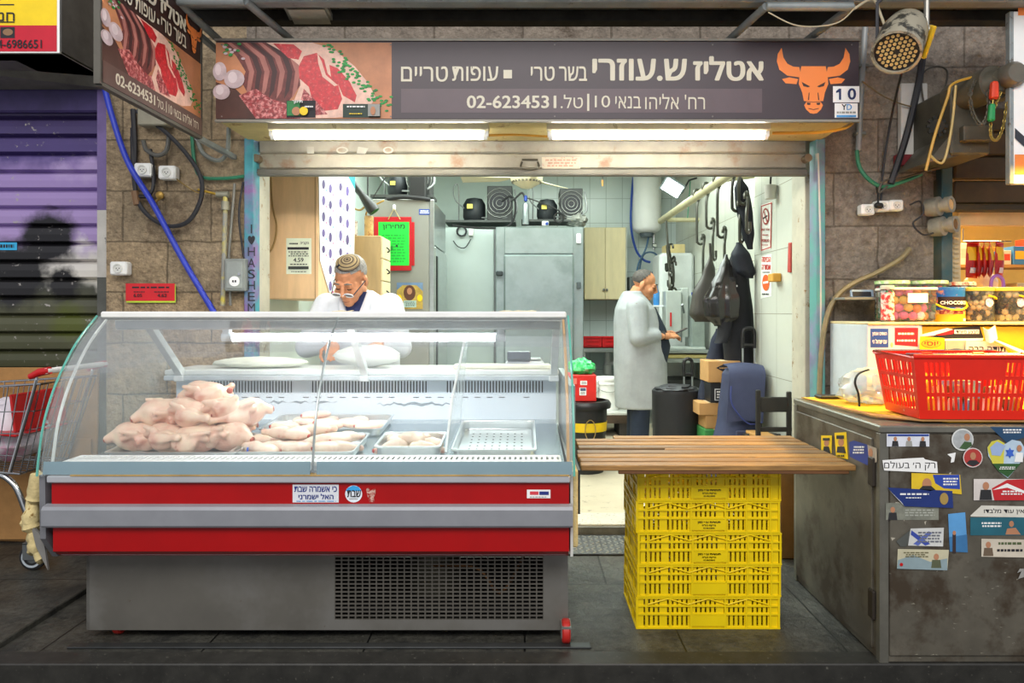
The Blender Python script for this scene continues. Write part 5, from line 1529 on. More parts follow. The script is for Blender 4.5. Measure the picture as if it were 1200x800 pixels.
prints(MB(), front(PB + .006), [('p', [(1079, 393), (1120, 384), (1148, 382), (1152, 394), (1150, 416), (1098, 418), (1096, 400)], INK)]).build('backing', po)
decal(po, 'printed_face', front(PB + .005), [('p', [(1079, 392), (1110, 384), (1117, 386), (1094, 393), (1081, 394)], PWHITE), ('p', [(1096, 392), (1118, 386), (1117, 391), (1100, 393)], M('#c41c24', .5)), ('r', 1118, 386, 1147, 391, PWHITE), ('t', 'מבצע מיוחד', 1120, 387, 1146, 390.5, INK, .02), ('p', [(1094, 397), (1152, 396), (1151, 399), (1100, 399)], PWHITE), ('p', [(1107, 399), (1132, 399), (1131, 415), (1107, 416)], GREYP), ('e', 1120, 412, 10, 4, M('#54606c', .5))])
cp = MB(PWHITE); cp.sheet(lambda u, v: tuple(P(1152 + u * 14 + 3 * v, 383 + 16 * v + 3 * math.sin(u * 4), PB - .01 - .03 * math.sin(u * PI))), 8, 6, .001); cp.sheet(lambda u, v: tuple(P(1165 + u * 40, 397 + u * (16 + 6 * v) + 3 * v, PB - .008 - .03 * math.sin(v * PI))), 8, 6, .001); cp.build('curled_paper', po)
ys_ = thing('price_card', 'yellow card with an orange oval in front of the torn poster', 'card', P(1092, 410, PB))
decal(ys_, 'card', front(PB - .012), [('p', [(1078, 394), (1107, 396), (1106, 425), (1077, 424)], YELLOW), ('e', 1091, 402.5, 12, 5.2, M('#e0701a', .5)), ('e', 1091, 402.5, 11, 4.4, M('#f0a02a', .5)), ('t', 'יוסי', 1083, 400, 1099, 405, M('#c4261c', .5), .02), ('t', 'מבצע!', 1080, 410, 1104, 417, INK, .02)])
wc = thing('price_card', 'white card with large dotted black lettering behind the basket', 'card', P(1150, 410, PB))
decal(wc, 'card', front(PB - .006), [('p', [(1132, 399), (1170, 400), (1185, 417), (1131, 416)], M('#e6e0d0', .5)), ('t', 'תודה רבה', 1135, 406, 1178, 412, INK, .03)])
# tubs of sweets
shz = q1.z + .0125
TUBC = glass_mat('clear_tub', (.95, .95, .93), .9, .05, .03)


def tub(name, label, px0, px1, top_py, y, lidmat, inner, wrap=None, seg=20, square=False, group='sweet tubs in the front row'):
    x0, x1 = (px0 - CX) * y / FX, (px1 - CX) * y / FX
    zt3 = EYE - (top_py - CY) * y / FX; r = (x1 - x0) / 2; cx = (x0 + x1) / 2; h = zt3 - shz
    t = thing(name, label, 'tub', (cx, y + r, shz), group)
    c = V((cx, y + r, shz))
    if square:
        MB(TUBC).box(c + V((0, 0, h / 2)), (2 * r, 2 * r * .8, h - .004), None, .014).build('tub_wall', t)
    else:
        MB(TUBC).lathe([(0, .001), (r * .96, .001), (r, .008), (r, h - .018)], c, seg).build('tub_wall', t)
    if lidmat:
        (MB(lidmat).lathe([(r * .98, h - .02), (r * 1.02, h - .018), (r * 1.02, h - .002), (r * .94, h), (0, h)], c, seg) if not square else MB(lidmat).box(c + V((0, 0, h - .008)), (2 * r + .004, 1.6 * r + .004, .014), None, .004)).build('lid', t)
    rr = random.Random(px0)
    if inner:
        m_ = MB()
        sz, mats = inner
        nl = max(2, int((h - .02) / (sz * 1.6)))
        for L in range(nl):
            for k in range(12):
                a = 2 * PI * (k + .5 * (L % 2)) / 12
                rad = r * .96 - sz
                p = c + V((rad * math.cos(a), rad * math.sin(a) * (.8 if square else 1), .006 + sz + L * sz * 1.65 + rr.uniform(-.002, .002)))
                m_.m(rr.choice(mats)).ell(p, (sz, sz, sz * .85), (rr.uniform(0, 3), rr.uniform(0, 3), 0), 8, 6)
        o = m_.build('contents', t); o['kind'] = 'stuff'
    if wrap:
        wrap(t, cx, y + r, r, h, shz)
    return t


def band(t, cx, cy, r, h, z0, mat, v0, v1, a0, a1, name='label', off=.001):
    MB(mat).sheet(lambda u, v: (cx + (r + off) * math.cos(a0 + u * (a1 - a0)), cy + (r + off) * math.sin(a0 + u * (a1 - a0)), z0 + h * (v0 + v * (v1 - v0))), 16, 2).build(name, t)


CREAMB = M('#e8d09a', .5, var=.1); CHOC = M('#3a2418', .45, var=.2)
REDW = M('#d02b2b', .4); GRW = M('#2f9c3c', .4); ORW = M('#ee8a22', .4); PKW = M('#e86a9a', .4)


def wrap_red(t, cx, cy, r, h, z0):
    band(t, cx, cy, r, h, z0, M('#d8322c', .4, var=.1, second=('#f4e6da', .35, 40)), .05, .80, PI, 2 * PI)


def wrap_blue(t, cx, cy, r, h, z0):
    band(t, cx, cy, r, h, z0, M('#1e5fb4', .35, var=.15, second=('#e0902a', .16, 25)), .22, .98, PI, 2 * PI)
    band(t, cx, cy, r, h, z0, M('#d9ab1e', .35, var=.1), .0, .22, PI, 2 * PI, 'label', .0012)
    band(t, cx, cy, r, h, z0, M('#8a2f28', .4, var=.2, second=('#e8c070', .3, 60)), .22, .34, PI * 1.08, 1.8 * PI, 'label', .0016)
    band(t, cx, cy, r, h, z0, M('#2a1a16', .4), .42, .72, PI * 1.15, 1.85 * PI, 'label', .0018)
    band(t, cx, cy, r, h, z0, PWHITE, .02, .10, PI * 1.66, 1.82 * PI, 'barcode', .002)
    lt = MB(PWHITE); vs, fs = glyphs('CHOCOBON', .03)
    lt.add([(cx + (r + .003) * math.cos(PI * (1.2 + .6 * u)), cy + (r + .003) * math.sin(PI * (1.2 + .6 * u)), z0 + h * (.50 + .10 * v)) for u, v in vs], fs, False); lt.build('lettering', t)
    MB(YELLOW).tube([(cx + (r + .008) * math.cos(PI * (1 + u)), cy + (r + .008) * math.sin(PI * (1 + u)), z0 + h * (.62 - .28 * math.sin(u * PI))) for u in [k / 14 for k in range(15)]], .004, 6).build('carry_handle', t)


def wrap_ball(t, cx, cy, r, h, z0):
    a = -PI / 2 + .15
    MB(M('#9a86b4', .4, second=('#e6d8e4', .4, 60))).lathe([(0, .001), (.022, .001), (.022, .0)], (cx + (r + .001) * math.cos(a), cy + (r + .001) * math.sin(a), z0 + h * .55), 18, (math.cos(a), math.sin(a), 0)).build('label', t)
    MB(YELLOW).tube([(cx + (r + .008) * math.cos(PI * (1.5 + u)), cy + (r + .008) * math.sin(PI * (1.5 + u)), z0 + h * (.75 - .1 * math.sin(u * PI))) for u in [k / 10 * .5 for k in range(11)]], .004, 6).build('carry_handle', t)


tub('sweet_tub', 'slim tub of red and white wrapped sweets at the wall end of the row', 1036, 1051, 334, 3.52, M('#d6e0cc', .4), (.010, [REDW, PWHITE, GRW]), wrap_red)


def wrap_paper(t, cx, cy, r, h, z0):
    MB(PWHITE).bx(cx - r * .34, cx + r * .55, cy - r * .8 - .003, cy - r * .8 - .001, z0 + h * .55, z0 + h * .82).build('label', t)


tub('sweet_tub', 'square clear tub of green, orange and pink round candies with a white label', 1049, 1102, 336, 3.53, M('#e6e6e0', .3), (.024, [GRW, ORW, PKW, M('#f4c84a', .4), PWHITE]), wrap_paper, square=True)
tub('sweet_tub', 'blue and gold wrapped tub with a yellow carry handle', 1103, 1139, 336, 3.54, M('#2a62b0', .4), None, wrap_blue)
tub('sweet_tub', 'clear tub of cream and chocolate balls next to the blue tub', 1141, 1173, 336, 3.54, M('#e2c24a', .4), (.015, [CREAMB, CREAMB, CHOC]), wrap_ball)
tub('sweet_tub', 'clear tub of cream and chocolate balls at the far end of the row', 1175, 1212, 336, 3.54, M('#e2c24a', .4), (.017, [CREAMB, CHOC, CREAMB]), wrap_ball)
LG = M('#a9d488', .4, var=.1, second=('#eef2e0', .35, 30))
for px0, px1, lab in ((1036, 1074, 'tub with a green and white lid behind the slim red tub'), (1080, 1120, 'tub with a green-patterned lid behind the blue tub'), (1121, 1151, 'tub with a red and white lid behind the tub of balls')):
    tub('lidded_tub', lab, px0, px1, 328 if px0 < 1100 else 330, 3.72, LG if px0 < 1110 else M('#e0d8c8', .4, second=('#c84a3a', .3, 30)), (.018, [REDW, GRW, PWHITE]), None, group='lidded tubs in the back row')
# hanging red bags
HB = M('#b8231a', .3, var=.12, second=('#8e1a1c', .25, 9)); 
hb0 = None
for k, (px, w_, lab) in enumerate(((1139, 17, 'red and yellow snack bag hanging at the wall end of the line'), (1147, 13, 'second hanging red snack bag from the wall end'), (1153, 13, 'third hanging red snack bag, in the middle'), (1160, 14, 'fourth hanging red snack bag from the wall end'), (1171, 15, 'hanging red snack bag a gap away from the others'))):
    c = P(px, 306, 4.25)
    if hb0 is None:
        hb0 = thing('snack_bag', lab, 'bag', (0, 0, 0))
        b0 = MB(HB); b0.sheet(lambda u, v: ((u - .5) * .085 * (1 + .1 * math.sin(v * PI)), -.022 * math.sin(u * PI) * math.sin(v * PI) ** .5, (v - .5) * .20), 8, 10).sheet(lambda u, v: ((u - .5) * .085 * (1 + .1 * math.sin(v * PI)), .022 * math.sin(u * PI) * math.sin(v * PI) ** .5, (v - .5) * .20), 8, 10); b0.build('pouch', hb0)
        MB(M('#e3c02a', .4)).sheet(lambda u, v: ((u - .5) * .08, -.0245 * math.sin((.05 + .9 * u) * PI) * math.sin((.5 + .42 * v) * PI) ** .5, (.02 + v * .40) * .20), 8, 6).build('label', hb0)
        MB(M('#c9c2cc', .4)).sheet(lambda u, v: ((u - .2) * .04 - .02, -.0240 * math.sin((.3 + .4 * u) * PI) * math.sin((.15 + .2 * v) * PI) ** .5, (-.36 + v * .16) * .20), 5, 4).build('label', hb0)
        MB(RED).bx(-.04, .04, -.002, .002, .10, .112).build('header', hb0); o = hb0
    else:
        o = copy_tree(hb0, label=lab)
    o.location = c; o.rotation_euler = (0, .04, (.25, .95, 1.0, .95, .5)[k]); tag(o, lab, 'bag', 'snack bags hanging in the next stall')
solo(MB(CHROME).tube([P(1128, 283, 4.25), P(1185, 283, 4.25)], .005, 8).tube([P(1128, 283, 4.25), P(1128, 268, 4.28)], .004, 6), 'hanging_rod', 'thin metal rod carrying the red snack bags', 'rod')
BXC = [M('#d8452c', .5), M('#e8b52a', .5), M('#e9e2d0', .5), M('#d98a2a', .5), M('#c8c0b0', .6), M('#3d7ac0', .5)]
sh_ = thing('stall_shelf', 'back shelf of goods inside the sweet stall', 'shelf', (3.0, 5.2, 0))
MB(M('#b98a4a', .6)).bx(2.32, 4.2, 5.0, 5.35, 1.33, 1.35).bx(2.32, 4.2, 5.05, 5.35, 1.62, 1.64).bx(2.32, 2.35, 5.0, 5.35, 0, 1.9).build('rack', sh_)
rr = random.Random(2); k = 0
for zz in (1.351, 1.641):
    x = 2.95
    while x < 3.9:
        w_ = rr.uniform(.08, .16); h_ = rr.uniform(.10, .2)
        c_ = ('red', 'yellow', 'cream', 'orange', 'grey', 'blue')[k % 6]
        t = solo(MB(BXC[k % 6]).bx(x, x + w_, 5.08, 5.25, zz, zz + h_, .003), 'goods_box', f'{c_} box on the stall back shelf, {["lower", "upper"][zz > 1.5]} board, box {k + 1} inward', 'box', 'goods boxes on the stall shelf')
        decal(t, 'label', lambda px, py, l: V((x + w_ * px, 5.0795, zz + h_ * py)), [('r', .12, .3, .88, .75, BXC[(k + 2) % 6])])
        x += w_ + .012; k += 1
crm = crumple(MB(M('#cfd2d8', .4)), P(1150, 331, 4.5), (.09, .08, .08), 41, .2)
solo(crm, 'grey_bag', 'pale grey bundle below the hanging red snack bags', 'bag')
solo(MB(M('#a06ac8', .4)).tube(spline([P(1161, 344, 4.2), P(1162, 328, 4.2), P(1168, 323, 4.2), P(1175, 328, 4.2), P(1176, 344, 4.2)]), .010, 8), 'purple_loop', 'purple plastic loop standing among the sweets', 'loop')
LT = emit_mat('stall_light', (1.0, .93, .76), 5.0)
sl_ = thing('stall_light', 'bright strip light inside the sweet stall', 'lamp', P(1190, 300, 5.4))
MB(LT).bx(2.70, 4.2, 5.3, 5.42, 1.70, 1.74, .006).build('tube', sl_)
MB(WHITE).bx(2.66, 4.24, 5.28, 5.44, 1.742, 1.78, .006).build('housing', sl_)

# ================================================================ STALL FRAME, MOTOR, SPOTLIGHT
POST = M('#55605c', .5, .3, var=.2, scale=5, second=('#2f5a62', .3, 2)); 
solo(MB(POST).bx(2.325, 2.385, 3.96, 4.06, 0, 2.14, .004), 'steel_post', 'grey-teal steel post at the edge of the sweet stall', 'post')
cv = MB(M('#b7a988', .7, var=.15)); cv.bx(2.385, 2.44, 3.98, 4.05, 1.2, 1.84)
for k in range(12):
    cv.box((2.412, 3.975, 1.50 + k * .027), (.03, .012, .016), None, .004)
solo(cv, 'carved_jamb', 'pale carved jamb strip beside the steel post', 'jamb')
bs = thing('brown_shutter', 'dark brown rolled shutter above the sweet stall', 'shutter', (3.2, 4.0, 1.87))
m_ = MB(M('#4a3a1e', .5, .2, var=.25, scale=6))
for k in range(4):
    m_.bx(2.395, 4.6, 3.96, 3.99, 1.905 + k * .135, 2.035 + k * .135, .01)
m_.build('slats', bs)
MB(M('#39301c', .6)).bx(2.385, 4.6, 3.94, 4.0, 1.862, 1.9, .008).build('bottom_bar', bs)
MT = M('#5a564a', .5, .4, var=.2, scale=8, dirt=('#8d8468', .62, 14)); MTY = M('#7a6c42', .5, .4, var=.2)
mu = thing('shutter_motor', 'dusty shutter motor with a chain on a bracket above the sweet stall', 'motor', P(1140, 150, 3.75))
MB(MT).bx(2.16, 2.36, 3.6, 4.0, 2.10, 2.45, .01).poly([P(1087, 190, 3.62), P(1158, 175, 3.62), P(1160, 148, 3.62), P(1120, 150, 3.62)], (0, .3, 0)).build('bracket', mu)
MB(MT).cyl(P(1118, 117, 3.7), P(1165, 97, 3.45), .085, seg=20).cyl(P(1163, 98, 3.46), P(1172, 94, 3.42), .07, .05, seg=20).build('motor_body', mu)
MB(M('#6f6a5e', .4, .4)).lathe([(0, 0), (.05, 0), (.06, .02), (.06, .07), (.045, .09), (0, .09)], P(1178, 92, 3.45), 18, (0, -1, 0)).bx(2.28, 2.42, 3.44, 3.6, 2.36, 2.47, .02).build('gear_head', mu)
MB(MT).bx(2.20, 2.35, 3.56, 3.62, 2.16, 2.24, .006).build('limit_box', mu)
gr_ = MB(M('#2b2a26', .6, .3))
for k in range(10):
    a = k * PI / 5; gr_.box(P(1098, 148, 3.59) + V((.045 * math.cos(a), 0, .045 * math.sin(a))), (.016, .01, .016), (0, -a, 0))
gr_.cyl(P(1098, 148, 3.6), P(1098, 148, 3.58), .035).build('sprocket', mu)
CHN = M('#a08a44', .4, .7); 
ch = MB(CHN)
path = spline([P(1172, 110, 3.42), P(1163, 135, 3.42), P(1161, 158, 3.42), P(1168, 164, 3.42), P(1175, 150, 3.42), P(1180, 120, 3.42)], 7)
for i, p in enumerate(path):
    d = (path[min(i + 1, len(path) - 1)] - path[max(i - 1, 0)]).normalized(); a, b2 = ch.frame_at(p, d); s_ = a if i % 2 else b2
    ch.tube([p + d * .012 * math.cos(t) + s_ * .006 * math.sin(t) for t in [k * PI / 4 for k in range(8)]], .0022, 5, True)
ch.build('chain', mu)
ch = MB(MT)
path = spline([P(1142, 95, 3.45), P(1137, 110, 3.42), P(1140, 132, 3.42), P(1150, 146, 3.42), P(1158, 132, 3.42), P(1158, 108, 3.42)], 7)
for i, p in enumerate(path):
    d = (path[min(i + 1, len(path) - 1)] - path[max(i - 1, 0)]).normalized(); a, b2 = ch.frame_at(p, d); s_ = a if i % 2 else b2
    ch.tube([p + d * .013 * math.cos(t) + s_ * .008 * math.sin(t) for t in [k * PI / 4 for k in range(8)]], .003, 5, True)
ch.build('chain', mu)
pg = thing('chain_pull', 'red and green plastic pull handles hanging from the motor chain', 'pull', P(1164, 120, 3.40))
MB(M('#d8401e', .4)).box(P(1165, 106, 3.40), (.036, .036, .085), (0, .03, 0), .008, .85).build('red_grip', pg)['label'] = 'red grip'
MB(M('#1f8a4c', .4)).box(P(1162, 132, 3.40), (.030, .03, .085), (0, .06, 0), .008, .85).build('green_grip', pg)['label'] = 'green grip'
MB(CHN).tube([P(1165, 97, 3.40), P(1162, 142, 3.40)], .003, 6).build('cord', pg)
bs_ = thing('banner_sign', 'white and orange upright sign panel edge above the sweet stall', 'sign', P(1196, 216, 3.45))
bx0 = P(1188, 0, 3.4).x
MB(PWHITE).bx(bx0, bx0 + .5, 3.4, 3.43, 1.915, 2.74, .003).build('panel', bs_)
MB(GREYST).bx(bx0 - .02, bx0, 3.398, 3.432, 1.915, 2.74, .003).build('side_edge', bs_)
decal(bs_, 'printed_blocks', front(3.3985), [('r', 1193, 4, 1260, 18, ORANGE), ('r', 1189, 181, 1260, 204, ORANGE), ('p', [(1189, 150), (1200, 160), (1200, 172), (1189, 162)], M('#2b2f38', .5))])
# stage spotlight
sp = thing('spotlight', 'dusty black spotlight can with a honeycomb face hanging over the bull emblem end', 'spotlight', P(1054, 40, 3.2))
ctr = P(1050, 62, 3.15); ax = (P(1050, 62, 3.15) - P(1068, 18, 3.33)).normalized(); bk_ = ctr - ax * .27
CAN = M('#3a3933', .5, .2, var=.25, dirt=('#a39c88', .44, 10))
MB(CAN).lathe([(.0, 0), (.05, .0), (.085, .03), (.100, .10), (.104, .27), (.094, .272), (.09, .22), (0, .22)], bk_, 26, ax).build('can', sp)
MB(M('#bda46c', .4, .3)).lathe([(0, .235), (.09, .236)], bk_, 26, ax).build('lens_backing', sp)
qm = ax.to_track_quat('Z', 'Y').to_matrix()
hc = MB(M('#d2bb80', .35, .2))
for i in range(-4, 5):
    for j in range(-4, 5):
        x, y = (i + .5 * (j % 2)) * .021, j * .0185
        if x * x + y * y < .084 ** 2 and not (abs(x) < .012 and abs(y) < .01):
            c = bk_ + ax * .262; ring = [c + qm @ V((x + .0080 * math.cos(a * PI / 3), y + .0080 * math.sin(a * PI / 3), 0)) for a in range(6)]
            hc.poly(ring, -ax * .004)
hc.build('honeycomb_cells', sp)
MB(INK).lathe([(0, .252), (.093, .252), (.093, .258), (0, .258)], bk_, 26, ax).build('honeycomb_plate', sp)
u_ = V((1, 0, 0)); mid = ctr - ax * .13
MB(K).tube([mid + V((-.112, 0, 0)), mid + V((-.112, .0, .16)), mid + V((.06, .02, .30)), mid + V((.1, .02, .34))], .008, 6, flat=.5).build('yoke', sp)
MB(M('#c9a21c', .4)).box(mid + V((.108, -.01, -.02)), (.018, .06, .14), (.5, .1, 0), .005).build('yellow_side_bracket', sp)
MB(M('#9c9a92', .4, .6)).tube([mid + V((.11, 0, .0)), mid + V((.118, .01, .30))], .012, 8).ell(mid + V((.115, -.02, .03)), .022).build('clamp_rod', sp)
for a, b2 in ((-.02, .0), (.0, .0), (.02, .0)):
    pass
cable('power_cable', 'black cable dropping from the spotlight can to the socket row', [P(1058, 80, 3.5), P(1046, 130, 3.9), P(1036, 190, 3.97), P(1032, 238, 3.97)], .006, K)
# cables and conduit at the right stone wall
cd = thing('conduit', 'grey conduit with two clamps down the stone wall beside the long sign', 'conduit', P(1008, 120, 3.95))
MB(M('#8a8d8c', .45, .2)).tube([P(1014, 30, 3.96), P(1009, 110, 3.96), P(1006, 177, 3.96)], .016, 10).build('pipe', cd)
for py, px in ((78, 1011), (157, 1007)):
    q = P(px, py, 3.97); MB(M('#74766f', .4, .5)).box(q, (.06, .045, .022), None, .005).build('clamp', cd)
cable('green_hose', 'teal green hose curving out of the conduit foot', [P(1004, 176, 3.95), P(1007, 195, 3.95), P(1018, 210, 3.94), P(1035, 219, 3.94), P(1055, 214, 3.94), P(1080, 204, 3.95)], .011, GH)
cable('tan_cable', 'thick tan cable sagging from the stone wall down behind the shutter rail', [P(1066, 291, 3.96), P(1055, 303, 3.94), P(1030, 318, 3.94), P(1000, 332, 3.94), P(980, 348, 3.94), P(968, 375, 3.94), P(962, 420, 3.95), P(960, 470, 3.96)], .014, M('#8d7f5c', .6, var=.15))
solo(MB(M('#c9c6ba', .5)).tube([P(958, 180, 3.97), P(961, 300, 3.97), P(961, 460, 3.97)], .012, 8), 'white_conduit', 'slim white conduit running down next to the painted shutter rail', 'conduit')
for k, (pts, lab, r, mt) in enumerate((([(1010, 95), (1040, 115), (1075, 125), (1110, 112), (1150, 90)], 'thin brown wire strung from the conduit to the motor', .004, M('#7a6848', .6)),
                                 ([(1085, 200), (1095, 160), (1110, 115), (1117, 98), (1150, 88)], 'yellow wire rising from the socket row to the motor', .007, M('#b98f34', .5)),
                                 ([(1090, 182), (1105, 190), (1115, 150), (1120, 100)], 'pale looped wire in front of the motor bracket', .006, M('#b9a060', .5)),
                                 ([(1083, 125), (1080, 90), (1095, 78), (1110, 84), (1104, 110), (1085, 130), (1075, 150)], 'dark wire coil beside the motor', .005, M('#4a4438', .6)),
                                 ([(1082, 60), (1076, 100), (1062, 160), (1044, 215)], 'broad black cable bundle behind the spotlight', .018, K),
                                 ([(1040, 218), (1030, 226), (1036, 212), (1060, 208), (1100, 196)], 'tangle of dark wires over the socket row', .007, M('#4a463c', .6)),
                                 ([(1066, 240), (1078, 236), (1082, 250), (1070, 262), (1082, 275), (1096, 272)], 'black wire linking the two round lamps', .005, K),
                                 ([(1180, 165), (1192, 160), (1200, 170), (1188, 178), (1196, 150), (1210, 140)], 'wire tangle coloured as if lit yellow, by the upright sign', .004, M('#a08a3a', .5)))):  # last wire has the yellow light put into its colour
    cable('hanging_wire', lab, [P(a, b2, 3.93 if k not in (1, 2, 7) else 3.50) for a, b2 in pts], r, mt)
wp = thing('patch_board', 'white patch board on the stone wall behind the spotlight cables', 'panel', P(1072, 160, 3.95))
MB(M('#d0cdc6', .5, var=.06)).bx(P(1055, 0, 3.96).x, P(1086, 0, 3.96).x, 3.95, 3.99, P(0, 188, 3.96).z, P(0, 98, 3.96).z, .004).build('board', wp)
MB(M('#7a1f26', .5)).bx(P(1050, 0, 3.96).x, P(1086, 0, 3.96).x, 3.948, 3.99, P(0, 194, 3.96).z, P(0, 181, 3.96).z, .003).build('red_band', wp)
socket('white wall socket with green inside at the low end of the tilted strip', 1012, 247, s=.8)
socket('white wall socket with a black plug in the middle of the tilted strip', 1029, 243, s=.8)
socket('clean white wall socket at the top end of the tilted strip', 1045, 242, s=.8)
q = P(1029, 241, 3.92); solo(MB(BLACK).box(q + V((0, -.008, 0)), (.05, .03, .03), (0, .1, 0), .01).tube([q, q + V((0, .0, .06)), q + V((.01, .04, .12))], .006, 6), 'black_plug', 'black plug pushed into the middle wall socket', 'plug')
for px, py, lab in ((1098, 242, 'small round chrome lamp, the upper of two on the steel post'), (1103, 265, 'small round chrome lamp, the lower of two on the steel post')):
    q = P(px, py, 3.93); t = thing('round_lamp', lab, 'lamp', q, 'round lamps on the steel post'); axd = V((.55, -.8, .05)).normalized()
    MB(M('#9a9688', .55, .5, var=.2)).lathe([(0, -.05), (.050, -.05), (.054, -.01), (.054, .015), (.036, .022), (.036, .045), (.045, .048), (.045, .078), (.031, .078), (.030, .066)], q, 20, axd).tube([q, q + V((.03, .08, 0))], .02, 8).build('housing', t)
    MB(M('#d8b27a' if py < 250 else '#7a5a34', .2)).lathe([(0, .070), (.030, .072)], q, 18, axd).build('lens', t)
sf = solo(MB(M('#8f8d86', .5, .3)).bx(P(980, 0, 3.9).x, P(1036, 0, 3.9).x, 3.80, 3.99, P(0, 351.5, 3.9).z, P(0, 348.5, 3.9).z, .002), 'small_shelf', 'small grey shelf on the stone wall beside the sweet tubs', 'shelf')
sd = thing('small_display', 'small framed black display standing on the little grey shelf', 'display', P(1010, 348, 3.9))
MB(M('#9fb3c4', .4)).box(P(1010, 344, 3.88), (.125, .02, .042), (-.2, 0, 0), .004).build('frame', sd)
MB(INK).box(P(1010, 344.4, 3.868), (.10, .004, .026), (-.2, 0, 0)).build('screen', sd)
solo(MB(KRAFT).box((1.45, 3.85, .27), (.2, .2, .54), None, .004), 'cardboard_box', 'brown cardboard carton between the crates and the metal cabinet', 'box')
solo(MB(K).tube(spline([(1.40, 3.72, .52), (1.36, 3.70, .60), (1.40, 3.70, .63), (1.44, 3.70, .60), (1.44, 3.72, .5)]), .014, 8), 'bent_bar', 'black bent bar in the gap behind the crates', 'bar')


# ================================================================ INSIDE THE SHOP
PLY = M('#dcb88c', .5, var=.08, scale=3, stretch=(6, 6, 1)); BEECH = M('#dfcfa4', .45, var=.06, scale=3, stretch=(6, 6, 1)); WOODC = M('#b89a6c', .5, var=.1, scale=3, stretch=(6, 6, 1))
wc = thing('hanging_cupboard', 'tall plywood wall cupboard at the left side inside the shop', 'cupboard', (-1.46, 4.9, 1.386))
MB(PLY).bx(-1.66, -1.325, 4.50, 5.36, 1.386, 2.55, .004).build('carcass', wc)
MB(PLY).bx(-1.325, -1.307, 4.495, 5.36, 1.386, 2.55, .003).build('edge_board', wc)
MB(M('#9a7a50', .5)).bx(-1.329, -1.324, 4.497, 4.501, 1.386, 2.55).build('seam', wc)
cable('thin_wire', 'tan wire hanging over the front of the plywood cupboard', [P(317, 207, 4.47), P(319, 240, 4.47), P(324, 265, 4.47), P(320, 288, 4.47), P(308, 306, 4.46)], .006, M('#8a6a34', .6))
nt_ = decal(None, 'price_notice', front(4.498), [('r', 335.5, 279, 365, 321, M('#dfe6cf', .7, var=.03)), ('t', 'הקב״ה', 352, 283.5, 362, 287, INK, .02), ('d', 339, 284, 350, 287, 1, INK), ('r', 337, 289.5, 362, 292.5, INK), ('d', 338, 294, 362, 301, 3, M('#5a6056', .7)), ('t', '4.59', 344, 302, 356, 307, INK, .02), ('d', 338, 308.5, 362, 311, 1, M('#5a6056', .7)), ('r', 338, 312, 362, 315.5, M('#3a3f3a', .7)), ('d', 340, 317.5, 360, 319, 1, INK)])
tag(nt_, 'pale green price notice taped to the plywood cupboard', 'notice')
pc = thing('meat_cut_chart', 'white poster of purple meat cuts hanging on the side of the plywood cupboard', 'poster', (-1.30, 4.9, 1.4))
fch = side(-1.303, 1, .0006)
pr_ = MB()
prints(pr_, fch, [('p', [(373.5, 200), (416, 200), (415, 300), (412, 330), (386, 343), (375, 305)], M('#eef1f0', .5, var=.02)), ('p', [(404, 200), (416, 200), (416, 222)], M('#2f8f9a', .5)), ('r', 394.2, 200, 394.8, 338, GREYP)])
PU = M('#6d5a96', .5, var=.25, scale=40); PU2 = M('#5a4a7a', .5, var=.2)
rr = random.Random(12)
for i, px in enumerate((379, 387, 399, 407)):
    for k in range(7):
        py = 216 + k * 19 + (i % 2) * 5 + (3 if i > 1 else 0)
        if px < 384 and py > 300: continue
        prints(pr_, fch, [('e', px, py, 1.9, 4.5 + rr.random() * 2, PU if (i + k) % 2 else PU2)], 2)
        prints(pr_, fch, [('e', px + 3, py + 7, .7, 1.1, M('#d8408a', .5) if (i + k) % 3 else M('#39a9d8', .5))], 2)
        prints(pr_, fch, [('d', px - 2.5, py - 8, px + 2, py - 6.8, 1, GREYP)], 2)
pr_.build('printed_face', pc)
dcb = thing('drawer_cabinet', 'beech drawer cabinet beside the grey fridge, two cans on top', 'cabinet', (-1.25, 5.75, .055))
MB(WOODC).bx(-1.365, -1.135, 5.6, 5.915, .055, 1.905, .004).build('carcass', dcb)
for k in range(7):
    z1 = 1.895 - k * .175
    dd = MB(BEECH).bx(-1.135, -1.118, 5.605, 5.91, z1 - .168, z1, .003).build('drawer', dcb)
    MB(INK).tube(spline([(-1.118, 5.74, z1 - .07), (-1.10, 5.75, z1 - .085), (-1.10, 5.77, z1 - .10), (-1.118, 5.78, z1 - .105)], 4), .006, 6).build('handle', dd)
for px0, px1, py, lab, c in ((413, 419, 258, 'slim white can on the beech cabinet next to the chart', '#e0ddd4'), (427, 437.5, 252, 'printed tan can on the corner of the beech cabinet', '#c9a468')):
    x0, x1 = (px0 - CX) * 5.68 / FX, (px1 - CX) * 5.68 / FX; r = (x1 - x0) / 2; h = (276 - py) * 5.68 / FX
    t = thing('can', lab, 'can', ((x0 + x1) / 2, 5.68, 1.905), 'cans on the beech cabinet')
    MB(M(c, .35, var=.15, second=('#8c5a2c', .25, 22))).lathe([(0, 0), (r * .96, 0), (r, .006), (r, h - .006), (r * .96, h)], (t.location.x, 5.68, 1.905), 18).build('body', t)
    MB(CHROME).lathe([(r * .96, h), (r * .98, h + .002), (r * .9, h - .003), (0, h - .003)], (t.location.x, 5.68, 1.905), 18).build('lid', t)
solo(MB(BLACK).tube([P(411, 212, 5.75), P(424, 228, 5.7), P(436, 244, 5.65), P(439, 248, 5.65)], [.03, .028, .05, .045], 12).tube([P(408, 205, 5.78), P(411, 212, 5.75)], .02, 8), 'hand_blower', 'black tube-shaped tool hanging above the beech cabinet', 'tool')
